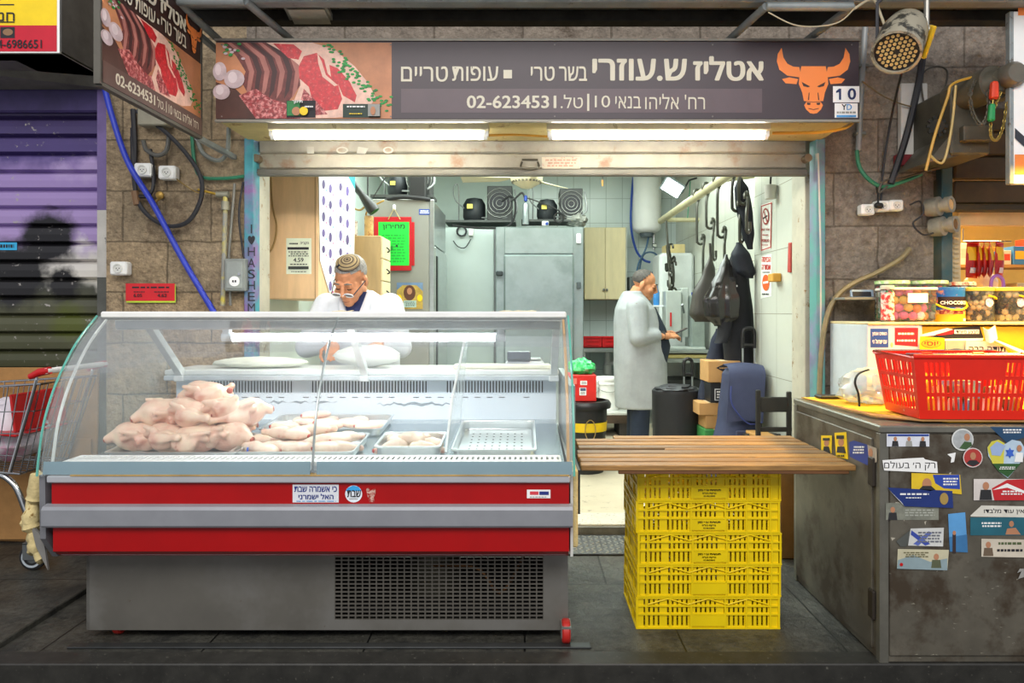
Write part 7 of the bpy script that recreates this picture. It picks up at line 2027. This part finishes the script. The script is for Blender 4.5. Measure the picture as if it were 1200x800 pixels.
BGB = M('#17181b', .6, var=.2, bump=.15, bscale=16)
t = thing('shopping_trolley', 'black wheeled shopping bag between the standing man and the cartons', 'trolley', (1.19, 5.6, .055))
m_ = MB(BGB); drape(m_, [((1.19, 5.6, .71), .165, .12), ((1.19, 5.6, .685), .185, .14), ((1.20, 5.6, .5), .19, .14), ((1.20, 5.6, .25), .185, .14), ((1.20, 5.6, .10), .175, .13)], 14, 6, .05); m_.build('bag', t)
m_ = MB(M('#26272b', .5)); crumple(m_, (1.19, 5.58, .70), (.15, .11, .035), 71, .25); m_.build('drawn_top', t)
trolley_handle(t, 1.28, 1.37, 5.75, .12, .92, .02)
for x in (1.04, 1.36):
    MB(RUBBER).lathe([(0, -.015), (.05, -.015), (.055, 0), (.05, .015), (0, .015)], (x, 5.72, .11), 18, (1, 0, 0)).build('wheel', t)
MB(M('#c9c23a', .5)).tube(spline([(1.03, 5.5, .25), (1.02, 5.47, .16), (1.04, 5.45, .07)]), .008, 6).build('yellow_strap', t)
NV = M('#2f3550', .75, var=.12, bump=.1, bscale=30)
t = thing('shopping_trolley', 'navy wheeled shopping bag with a flap, leaning by the dark chair', 'trolley', (1.52, 5.0, .055))
m_ = MB(NV); drape(m_, [((1.545, 5.08, .90), .11, .09), ((1.545, 5.07, .86), .135, .11), ((1.52, 5.03, .55), .155, .13), ((1.47, 4.98, .30), .18, .14), ((1.43, 4.96, .09), .18, .13)], 15, 4, .07); m_.build('bag', t)
m_ = MB(M('#363d5a', .7, var=.1)); m_.sheet(lambda u, v: (1.42 + .25 * u - .05 * v, 5.09 - .19 * min(1, v * 3) - .06 * v, .925 - .03 * max(0, .35 - abs(v - .33)) * 0 - (.0 if v < .25 else (v - .25) * .50) + .012 * math.sin(u * PI)), 10, 14, .006); m_.build('flap', t)
MB(M('#3a3f58', .7)).bx(1.43, 1.56, 4.795, 4.815, .38, .50, .004).bx(1.46, 1.48, 4.79, 4.80, .42, .45).build('pocket', t)
MB(M('#2d3a7a', .6)).tube(spline([(1.40, 4.82, .80), (1.40, 4.80, .68), (1.50, 4.785, .555), (1.60, 4.785, .56)]), .005, 6).build('piping', t)
trolley_handle(t, 1.575, 1.685, 5.16, .2, 1.18, .02)
for x in (1.38, 1.66):
    MB(RUBBER).lathe([(0, -.015), (.05, -.015), (.055, 0), (.05, .015), (0, .015)], (x, 5.1, .11), 18, (1, 0, 0)).build('wheel', t)
# cartons
CTN = M('#bb8f58', .8, var=.06)


def carton(label, x0, x1, y0, y1, z0, z1, mat=CTN, rz=0, items=None):
    t = thing('carton', label, 'box', ((x0 + x1) / 2, (y0 + y1) / 2, z0), 'cartons stacked under the jackets')
    MB(mat).box(((x0 + x1) / 2, (y0 + y1) / 2, (z0 + z1) / 2), (x1 - x0, y1 - y0, z1 - z0), None, .004).build('box', t)
    MB(M('#d9c096', .5)).bx((x0 + x1) / 2 - .025, (x0 + x1) / 2 + .025, y0 - .001, y1 + .001, z1 - .002, z1 + .001).build('tape', t)
    if items: decal(t, 'print', front(y0 - .0015), items)


yq = 5.26
X = lambda px: (px - CX) * yq / FX
Z = lambda py: EYE - (py - CY) * yq / FX
carton('tan carton with a black diamond mark, topmost of the carton stack', X(830), X(868), yq, yq + .25, Z(448), Z(423), items=[('p', [(839, 431), (848, 426.5), (857, 431), (848, 435.5)], INK), ('d', 843, 430, 853, 432.5, 1, CTN)])
carton('black carton with white print under the diamond-marked carton', X(833), X(864), yq + .01, yq + .26, Z(472), Z(448.4), M('#1f2022', .5), items=[('r', 837.5, 455.5, 853, 469, PWHITE), ('r', 838.3, 456.3, 852, 468.2, M('#1f2022', .5)), ('d', 839.5, 457.5, 851, 467, 3, PWHITE)])
carton('tan carton below the black one, wider than the rest', X(820), X(851), yq + .02, yq + .27, Z(487), Z(472.4))
carton('narrow tan carton under the wide one', X(828), X(855), yq + .03, yq + .26, Z(503), Z(487.4))
carton('green and white carton at the bottom of the stack', X(826), X(856), yq + .0, yq + .25, .056, Z(503.4), M('#3f8a4a', .5))
# chair
chd = thing('dark_chair', 'dark wooden folding chair with its back to the street beside the metal cabinet', 'chair', (1.58, 4.72, .06))
DK = M('#26231f', .45, var=.2)
for s, x in ((0, 1.477), (1, 1.672)):
    MB(DK).box((x, 4.50, .50), (.028, .03, .62 if s == 0 else .60), None, .005).build('back_post', chd)
    MB(DK).box((x, 4.66, .28), (.026, .03, .46), (.3, 0, 0), .005).build('leg', chd)
    MB(DK).box((x, 4.62, .28), (.026, .03, .46), (-.3, 0, 0), .005).build('leg', chd)
MB(DK).bx(1.48, 1.69, 4.492, 4.512, .67, .765, .006).build('back_slat', chd)
MB(DK).bx(1.48, 1.69, 4.492, 4.512, .545, .575, .005).build('back_slat', chd)
MB(DK).bx(1.46, 1.69, 4.51, 4.77, .47, .492, .006).build('seat', chd)
MB(M('#b98a4a', .5)).bx(1.475, 1.60, 4.53, 4.75, .4925, .515, .004).build('cushion', chd)
# right wall notices
fw = side(1.699)
n1 = decal(None, 'no_smoking_sign', fw, [('p', [(892, 240), (905, 236), (904, 291), (892, 295)], M('#eceae2', .5)), ('p', [(892.3, 241), (904.7, 237), (904.7, 238.3), (892.3, 242.3)], M('#b8382c', .5)), ('p', [(892.3, 294), (903.8, 290), (903.8, 288.8), (892.3, 292.8)], M('#b8382c', .5)), ('p', [(892.2, 241), (893, 241), (893, 294), (892.2, 294)], M('#b8382c', .5)), ('p', [(904.1, 237), (904.9, 237), (904, 290), (903.2, 290)], M('#b8382c', .5)),
                                         ('e', 898, 253.5, 4, 9.8, M('#a03a34', .5)), ('e', 898, 253.5, 3, 7.8, M('#eceae2', .5)), ('p', [(895.5, 247.5), (896.5, 246.5), (900.6, 259), (899.6, 260.5)], M('#a03a34', .5)), ('p', [(895.3, 255), (900.5, 251.5), (900.5, 253.5), (895.3, 257)], INK), ('t', 'אסור לעשן', 893.5, 267, 903, 271, M('#a03a34', .5), .02), ('d', 894, 274, 902.5, 276.5, 1, M('#a03a34', .5)), ('t', 'NO SMOKING', 893.5, 280, 903, 283.5, M('#a03a34', .5), .02), ('d', 894, 286, 902.5, 288, 1, M('#a03a34', .5))])
tag(n1, 'red-framed no-smoking notice on the tiled side wall', 'sign')
n2 = decal(None, 'no_entry_sign', fw, [('p', [(892.5, 300), (904.5, 297), (904, 347), (891.5, 350)], M('#e4e6e0', .5)), ('t', 'הכניסה', 893, 301, 903.5, 307, M('#cc2f22', .5), .03), ('t', 'אסורה', 893, 310, 903.5, 316, M('#cc2f22', .5), .03), ('d', 893, 318, 903, 320, 1, INK), ('e', 898, 331, 4.2, 9.5, M('#e0602a', .5)), ('p', [(895, 330), (901, 329), (901, 331.5), (895, 332.5)], PWHITE), ('d', 893, 343, 902.5, 346, 1, INK)])
tag(n2, 'white notice with red lettering and an orange no-entry disc under the no-smoking one', 'sign')
q = P(900, 223, 4.75); solo(MB(M('#b9b8ae', .5)).lathe([(.0, 0), (.035, 0), (.042, .09), (.0, .1)], V((1.655, 4.79, q.z - .05)), 16).m(BLACK).tube([(1.655, 4.79, q.z + .05), (1.66, 4.79, q.z + .14)], .007, 6), 'pendant_cup', 'small grey lamp cup on a black wire by the side-wall tiles', 'lamp')
solo(MB(M('#b5443c', .5)).box((1.69, 4.53, 1.65), (.014, .045, .19), (.08, 0, 0), .004), 'red_strip', 'short dark red strip fixed to the side-wall tiles', 'strip')
solo(MB(M('#c9963a', .8, bump=.3)).bx(1.64, 1.698, 4.70, 4.80, 1.505, 1.56, .006), 'sponge', 'yellow sponge block stuck on the tiles beside the no-entry notice', 'sponge')


# ================================================================ PEOPLE
HAIRG = M('#8f8a84', .7, var=.35, scale=60, bump=.4, bscale=120); HAIRD = M('#4a4440', .7, var=.35, scale=60, bump=.4, bscale=120)


def head(mb, c, R, s):
    """skull, face, ears and neck root; face looks along -y before R."""
    T = lambda x, y, z: V(c) + R @ (V((x, y, z)) * s)
    E = R.to_euler()
    el = lambda x, y, z, rx, ry, rz, e=None: mb.ell(T(x, y, z), (rx * s, ry * s, rz * s), (R @ Euler(e).to_matrix()).to_euler() if e else E, 16, 10)
    el(0, .018, .035, .076, .098, .083); el(0, -.03, -.03, .062, .064, .085); el(0, -.045, -.075, .048, .045, .045)
    el(0, -.073, -.102, .028, .024, .020); el(0, .0, -.06, .058, .07, .05)
    for q in (-1, 1):
        el(q * .040, -.068, -.035, .026, .024, .026); el(q * .030, -.088, .022, .026, .013, .010)
        el(q * .031, -.083, .002, .017, .011, .009)
        el(q * .079, .012, -.012, .010, .022, .033, (0, 0, q * .3)); el(q * .077, .004, -.034, .009, .011, .012)
        el(q * .013, -.105, -.040, .010, .011, .009)
    mb.tube([T(0, -.090, .022), T(0, -.104, -.005), T(0, -.120, -.036)], [.009 * s, .011 * s, .014 * s], 10)
    el(0, -.092, -.068, .025, .012, .0075); el(0, -.089, -.083, .022, .012, .008); el(0, -.090, -.055, .024, .010, .008)
    return T


def hand(mb, w_, d, n, sgn, curl=.9, s=1.0):
    """palm, four unequal bent fingers and a thumb; d towards the fingers, n out of the back of the hand."""
    d = V(d).normalized(); n = V(n); n = (n - d * n.dot(d)).normalized(); a = d.cross(n) * sgn      # a towards the thumb side
    w_ = V(w_)
    for k in (-.028, -.010, .010, .028):
        mb.tube([w_ + a * k * .6 * s, w_ + d * .045 * s + a * k * s, w_ + d * .088 * s + a * k * s], [.016 * s, .015 * s, .013 * s], 8)
    for k, L in ((.029, .072), (.010, .082), (-.010, .077), (-.029, .060)):
        p = w_ + d * .088 * s + a * k * s; ang = 0; pts = [p]
        for j, fr in enumerate((.45, .32, .23)):
            ang += curl * (.55, .8, .55)[j]
            p = p + (d * math.cos(ang) - n * math.sin(ang)) * L * fr * s; pts.append(p)
        mb.tube(pts, [.0095 * s, .009 * s, .008 * s, .0065 * s], 8)
    p = w_ + d * .03 * s + a * .030 * s
    mb.tube([p, p + (a * .8 + d * .6 - n * .4) * .036 * s, p + (a * .7 + d * 1.3 - n * .9) * .046 * s, p + (a * .35 + d * 1.8 - n * 1.2) * .050 * s], [.013 * s, .011 * s, .0095 * s, .0075 * s], 8)


def scalp(mb, c, R, s, cond, grow=1.045, jit=.0):
    T = lambda v: V(c) + R @ (V(v) * s)
    nu, nv = 44, 26; g = {}
    vs = []; fs = []
    rr = random.Random(3)
    for i in range(nv + 1):
        a = PI * i / nv
        for k in range(nu):
            t = 2 * PI * k / nu; d = V((math.sin(a) * math.cos(t), math.sin(a) * math.sin(t), math.cos(a)))
            gr = grow + rr.uniform(-jit, jit)
            vs.append(T((d.x * .076 * gr, .018 + d.y * .098 * gr, .035 + d.z * .083 * gr)))
    for i in range(nv):
        for k in range(nu):
            a = PI * (i + .5) / nv; t = 2 * PI * (k + .5) / nu
            d = V((math.sin(a) * math.cos(t), math.sin(a) * math.sin(t), math.cos(a)))
            if cond(d):
                fs.append((i * nu + k, (i + 1) * nu + k, (i + 1) * nu + (k + 1) % nu, i * nu + (k + 1) % nu))
    used = sorted({q for f in fs for q in f}); mp = {q: n for n, q in enumerate(used)}
    mb.add([vs[q] for q in used], [tuple(mp[q] for q in f) for f in fs], True)
    return mb


def skin_obj(mb, voxel, mat, name, parent, sm=3):
    vs, fs = remesh(mb, voxel, sm)
    return MB(mat).add(vs, fs, True).build(name, parent)


def loft(mb, secs, seg=28, p=2.4):
    vs = []; fs = []
    for c, rx, ry in secs:
        for k in range(seg):
            a = 2 * PI * k / seg; ca, sa = math.cos(a), math.sin(a)
            vs.append(V(c) + V((rx * math.copysign(abs(ca) ** (2 / p), ca), ry * math.copysign(abs(sa) ** (2 / p), sa), 0)))
    N = len(secs)
    for i in range(N - 1):
        for k in range(seg):
            fs.append((i * seg + k, i * seg + (k + 1) % seg, (i + 1) * seg + (k + 1) % seg, (i + 1) * seg + k))
    fs.append(tuple(range(seg))[::-1]); fs.append(tuple(range((N - 1) * seg, N * seg)))
    return mb.add(vs, fs, True)


COATW = M('#d6d9de', .75, var=.04, scale=12, bump=.5, bscale=9); COATG = M('#9fa2a4', .8, var=.10, scale=6, bump=.6, bscale=7, dirt=('#8a7a70', .655, 9)); SHIRT = M('#1e2a56', .8, var=.15)
JEANS = M('#1c2638', .85, var=.2, bump=.1)
# ---- the butcher behind the counter
p1 = thing('person', 'man in a white coat, skullcap and glasses bending his head behind the meat counter', 'person', (-.99, 4.25, .055))
hc1 = V((-.995, 4.06, 1.492)); R1 = Euler((.62, .05, -.17), 'XYZ').to_matrix(); R1 = Euler((0, 0, -.20)).to_matrix() @ Euler((0, .06, 0)).to_matrix() @ Euler((.60, 0, 0)).to_matrix(); S1 = 1.10
b = MB(SKIN); T1 = head(b, hc1, R1, S1)
nk = V((-.985, 4.20, 1.40))
b.tube([T1(0, .02, -.05), nk, nk + V((0, .03, -.06))], [.060, .066, .075], 14)
b.tube([nk + V((0, .02, -.06)), (-.985, 4.25, 1.1), (-.985, 4.28, .92)], [.11, .14, .13], 14)
hl, hrr = V((-1.045, 3.92, 1.10)), V((-.86, 3.91, 1.10))
for sh, el, wr, sg in (((-1.19, 4.22, 1.345), (-1.26, 4.12, 1.10), hl + V((-.03, .05, .02)), 1), ((-.785, 4.22, 1.345), (-.72, 4.10, 1.10), hrr + V((.04, .05, .02)), -1)):
    b.tube([(-.985, 4.24, 1.34), sh], [.07, .06], 10).tube([sh, el], [.052, .042], 10).tube([el, wr], [.042, .028], 10)
    dd = V((.25 * sg, -1, -.25)); b.ell(wr, .028); hand(b, wr, dd, (0, -.2, 1), sg, .75)
for s in (-1, 1):
    b.tube([(-.985 + s * .08, 4.28, .92), (-.985 + s * .10, 4.27, .5), (-.985 + s * .10, 4.29, .13)], [.09, .065, .045], 12).tube([(-.985 + s * .10, 4.30, .10), (-.985 + s * .12, 4.18, .085)], [.042, .035], 10)
skin_obj(b, .0055, SKIN, 'body', p1, 2)
c_ = MB(COATW)
loft(c_, [((-.985, 4.28, .45), .25, .17), ((-.985, 4.27, .8), .235, .165), ((-.985, 4.25, 1.1), .235, .16), ((-.985, 4.23, 1.28), .235, .145), ((-.985, 4.22, 1.36), .20, .115), ((-.985, 4.215, 1.405), .12, .085), ((-.985, 4.21, 1.43), .085, .075)])
for sh, el, wr in (((-1.175, 4.22, 1.335), (-1.265, 4.12, 1.10), hl + V((-.035, .075, .03))), ((-.80, 4.22, 1.335), (-.715, 4.10, 1.10), hrr + V((.048, .075, .03)))):
    c_.ell(sh, .082).tube([sh, el], [.082, .066], 12).tube([el, V(el).lerp(wr, .6), wr], [.066, .056, .050], 12).ell(el, .066)
skin_obj(c_, .010, COATW, 'coat', p1, 4)
co = MB(SHIRT)      # dark shirt in the open collar
co.poly([(-1.055, 4.105, 1.415), (-.915, 4.105, 1.42), (-.945, 4.07, 1.30), (-.985, 4.062, 1.20), (-1.02, 4.07, 1.30)], (0, .05, 0)).tube([nk + V((.075 * math.cos(a), .078 * math.sin(a) - .01, .0 + .02 * math.sin(a))) for a in [k * PI / 8 for k in range(16)]], .016, 8, True)
co.build('shirt', p1)
lp = MB(COATW)
for s in (-1, 1):
    x = lambda v: -.985 + s * v
    lp.sheet(lambda u, v: (x(.085 + .035 * u * math.sin(v * PI) - .075 * v), 4.115 - .055 * v - .012 * math.sin(u * PI) - .012, 1.43 - .22 * v - .025 * u), 4, 8, .006)
lp.build('lapel', p1)
hm = MB(HAIRG)
scalp(hm, hc1, R1, S1, lambda d: d.z > -.42 and (d.y > -.93 + .55 * abs(d.x) * (1 - d.z) if d.z > .38 else d.y > .02 - .55 * (d.z + .25)), 1.05, .012).build('hair', p1)
for s in (-1, 1):
    e_ = MB(M('#6d655e', .7)); e_.tube([T1(s * .014, -.099, .026), T1(s * .032, -.101, .032), T1(s * .050, -.090, .024)], [.004, .006, .003], 6); e_.build('eyebrow', p1)
    e_ = MB(M('#2a211c', .4)); e_.tube([T1(s * .018, -.0935, -.004), T1(s * .031, -.0965, -.007), T1(s * .044, -.0905, -.004)], [.0018, .0032, .0018], 6); e_.build('eye', p1)
MB(M('#8a4a40', .5)).tube([T1(-.022, -.102, -.0755), T1(0, -.1065, -.0765), T1(.022, -.102, -.0755)], [.001, .002, .001], 6).build('mouth', p1)
kp = MB(); kax = R1 @ V((.12, -.22, 1)); kq = T1(.004, .005, .030)
KC = [M('#3a3128', .8), M('#8c7a5a', .8, var=.15), M('#5a4a3a', .8), M('#a5946e', .8, var=.15), M('#4a3d30', .8), M('#8c7a5a', .8, var=.15), M('#a08c62', .8, var=.15), M('#4a3d30', .8), M('#95835e', .8), M('#6d5c44', .8)]
for i in range(10):
    kp.m(KC[i]); a0, a1 = .66 * i / 10, .66 * (i + 1) / 10; rad = .101 * S1
    kp.lathe([(rad * math.sin(a0), rad * math.cos(a0)), (rad * math.sin(a1), rad * math.cos(a1))], kq, 32, kax)
kp.m(KC[0]).lathe([(rad * math.sin(.66), rad * math.cos(.66)), (rad * .99 * math.sin(.67), rad * .985 * math.cos(.67) - .004)], kq, 32, kax)
ko = kp.build('skullcap', p1)
MB(M('#2a2f3c', .3, .6)).tube([T1(-.028, -.062, .104), T1(-.012, -.052, .116)], .005, 6).build('clip', ko)
gl = MB(M('#e4e2e2', .25, spec=.7))
for s in (-1, 1):
    ring = [T1(s * .033 + .025 * math.cos(a), -.117 - .006 * math.sin(a), -.026 + .014 * math.sin(a)) for a in [k * PI / 8 for k in range(16)]]
    gl.tube(ring, .0028, 6, True)
gl.tube([T1(-.009, -.124, -.024), T1(.009, -.124, -.024)], .003, 6)
go = gl.build('glasses', p1)
MB(M('#1c2230', .4)).tube([T1(-.060, -.115, -.022), T1(-.084, -.02, -.002), T1(-.082, .02, .0)], .003, 6).tube([T1(.060, -.115, -.022), T1(.084, -.02, -.002), T1(.082, .02, .0)], .003, 6).build('temple', go)
MB(glass_mat('spectacle_lens', (.93, .93, .95), 1.2, .12)).poly([T1(.033 + .024 * math.cos(a), -.117 - .006 * math.sin(a), -.026 + .013 * math.sin(a)) for a in [k * PI / 8 for k in range(16)]], R1 @ V((0, -.001, 0))).poly([T1(-.033 + .024 * math.cos(a), -.117 - .006 * math.sin(a), -.026 + .013 * math.sin(a)) for a in [k * PI / 8 for k in range(16)]], R1 @ V((0, -.001, 0))).build('lens', go)

# ---- the man standing at the back, in profile
Y2 = 6.65
k2 = Y2 / FX
X2 = lambda px: (px - CX) * k2
Z2 = lambda py: EYE - (py - CY) * k2
p2 = thing('person', 'stout man in a stained grey-white coat standing in profile, looking at a phone', 'person', (X2(752), Y2, .055))
hc2 = V((X2(755), Y2 - .02, Z2(333))); R2 = Euler((0, 0, 1.32)).to_matrix() @ Euler((.36, 0, 0)).to_matrix(); S2 = 1.10
b = MB(SKIN); T2 = head(b, hc2, R2, S2)
nk2 = V((X2(742), Y2, Z2(352)))
b.tube([T2(0, .025, -.05), nk2, nk2 + V((-.02, 0, -.06))], [.068, .075, .08], 14)
b.tube([nk2, (X2(748), Y2, Z2(400)), (X2(750), Y2, Z2(450))], [.12, .18, .16], 14)
wr_ = [V((X2(779), Y2 - .14, Z2(393))), V((X2(780), Y2 + .10, Z2(391)))]
for (sh, el, wr), sg in zip((((X2(742), Y2 - .20, Z2(358)), (X2(743), Y2 - .25, Z2(393)), wr_[0]), ((X2(745), Y2 + .20, Z2(358)), (X2(750), Y2 + .24, Z2(392)), wr_[1])), (1, -1)):
    b.tube([sh, el], [.055, .045], 10).tube([el, wr], [.045, .030], 10).ell(wr, .032)
hand(b, wr_[0], V((1, .45, .06)), (-.0, -.5, 1), -1, .85, 1.05)
hand(b, wr_[1], V((1, -.45, .08)), (0, .5, 1), 1, .85, 1.05)
for s in (-1, 1):
    b.tube([(X2(748), Y2 + s * .10, Z2(450)), (X2(748), Y2 + s * .11, .45), (X2(747), Y2 + s * .11, .12)], [.10, .07, .048], 12).tube([(X2(746), Y2 + s * .11, .10), (X2(764), Y2 + s * .12, .09)], [.045, .036], 10)
skin_obj(b, .0055, SKIN, 'body', p2, 2)
c_ = MB(COATG)
loft(c_, [((X2(752), Y2, Z2(477)), .245, .21), ((X2(751), Y2, Z2(455)), .245, .215), ((X2(750), Y2, Z2(425)), .245, .225), ((X2(749), Y2, Z2(400)), .235, .225), ((X2(746), Y2, Z2(378)), .215, .22), ((X2(744), Y2, Z2(362)), .185, .22), ((X2(742), Y2, Z2(352)), .14, .17), ((X2(741), Y2, Z2(345)), .105, .11), ((X2(742), Y2, Z2(341)), .09, .095)])
for sh, el, wr in (((X2(743), Y2 - .185, Z2(360)), (X2(744), Y2 - .245, Z2(394)), wr_[0] + V((-.09, -.02, .005))), ((X2(745), Y2 + .19, Z2(360)), (X2(752), Y2 + .24, Z2(393)), wr_[1] + V((-.09, .02, .005)))):
    c_.ell(sh, .10).tube([sh, el], [.10, .085], 14).tube([el, V(el).lerp(wr, .5), wr], [.085, .072, .062], 14).ell(el, .086)
skin_obj(c_, .010, COATG, 'coat', p2, 4)
m_ = MB(M('#15171c', .7))
for w0 in wr_:
    m_.tube([w0 + V((-.10, 0, .004)), w0 + V((-.03, 0, .0))], [.052, .046], 12)
m_.build('cuff', p2)
m_ = MB(COATG); m_.tube([nk2 + V((.09 * math.cos(a) * 1.0 + .0, .10 * math.sin(a), .01 - .035 * math.cos(a))) for a in [k * PI / 8 for k in range(16)]], .022, 8, True); m_.build('collar', p2)
m_ = MB(M('#1b2432', .85, var=.2)); loft(m_, [((X2(760), Y2 - .02, Z2(424)), .165, .15), ((X2(762), Y2 - .02, Z2(405)), .18, .16), ((X2(760), Y2 - .02, Z2(385)), .155, .15), ((X2(753), Y2, Z2(360)), .12, .12)]); m_.build('shirt', p2)
m_ = MB(COATG)
for k in range(4):
    m_.m(M('#b9babb', .6)).ell((X2(768 + k * 2.2), Y2 - .175 + .01 * k, Z2(400 + k * 18)), (.008, .004, .008))
m_.build('coat_button', p2)
m_ = MB(JEANS)
for s in (-1, 1):
    m_.tube([(X2(749), Y2 + s * .10, Z2(462)), (X2(748), Y2 + s * .105, .36), (X2(747), Y2 + s * .11, .11)], [.09, .09, .085], 16)
m_.build('jeans', p2)
m_ = MB(BLACK)
for s in (-1, 1):
    m_.tube([(X2(742), Y2 + s * .11, .095), (X2(752), Y2 + s * .115, .10), (X2(768), Y2 + s * .12, .082)], [.045, .05, .036], 12)
m_.build('shoe', p2)
hm = MB(HAIRD)
scalp(hm, hc2, R2, S2, lambda d: d.z > -.5 and (d.y > -.35 if d.z > .55 else d.y > .0 - .55 * max(0, d.z)), 1.05, .010).build('hair', p2)
for s in (-1, 1):
    MB(M('#2f2925', .7)).tube([T2(s * .014, -.099, .026), T2(s * .032, -.101, .032), T2(s * .050, -.090, .024)], [.004, .006, .003], 6).build('eyebrow', p2)
    MB(M('#241c18', .4)).tube([T2(s * .018, -.0935, -.004), T2(s * .031, -.0965, -.007), T2(s * .044, -.0905, -.004)], [.002, .0032, .002], 6).build('eye', p2)
MB(M('#7d453c', .5)).tube([T2(-.022, -.102, -.0755), T2(0, -.1065, -.0765), T2(.022, -.102, -.0755)], [.001, .002, .001], 6).build('mouth', p2)
ph = thing('phone', 'dark phone held up by the man in the grey-white coat', 'phone', (X2(797), Y2 - .02, Z2(391)))
MB(INK).box((X2(796.5), Y2 - .02, Z2(388)), (.14, .07, .009), (0, -.45, 0), .003).build('body', ph)
MB(M('#5a3a34', .2)).box((X2(796.5) - .003, Y2 - .02, Z2(388) + .006), (.125, .062, .001), (0, -.45, 0)).build('screen', ph)
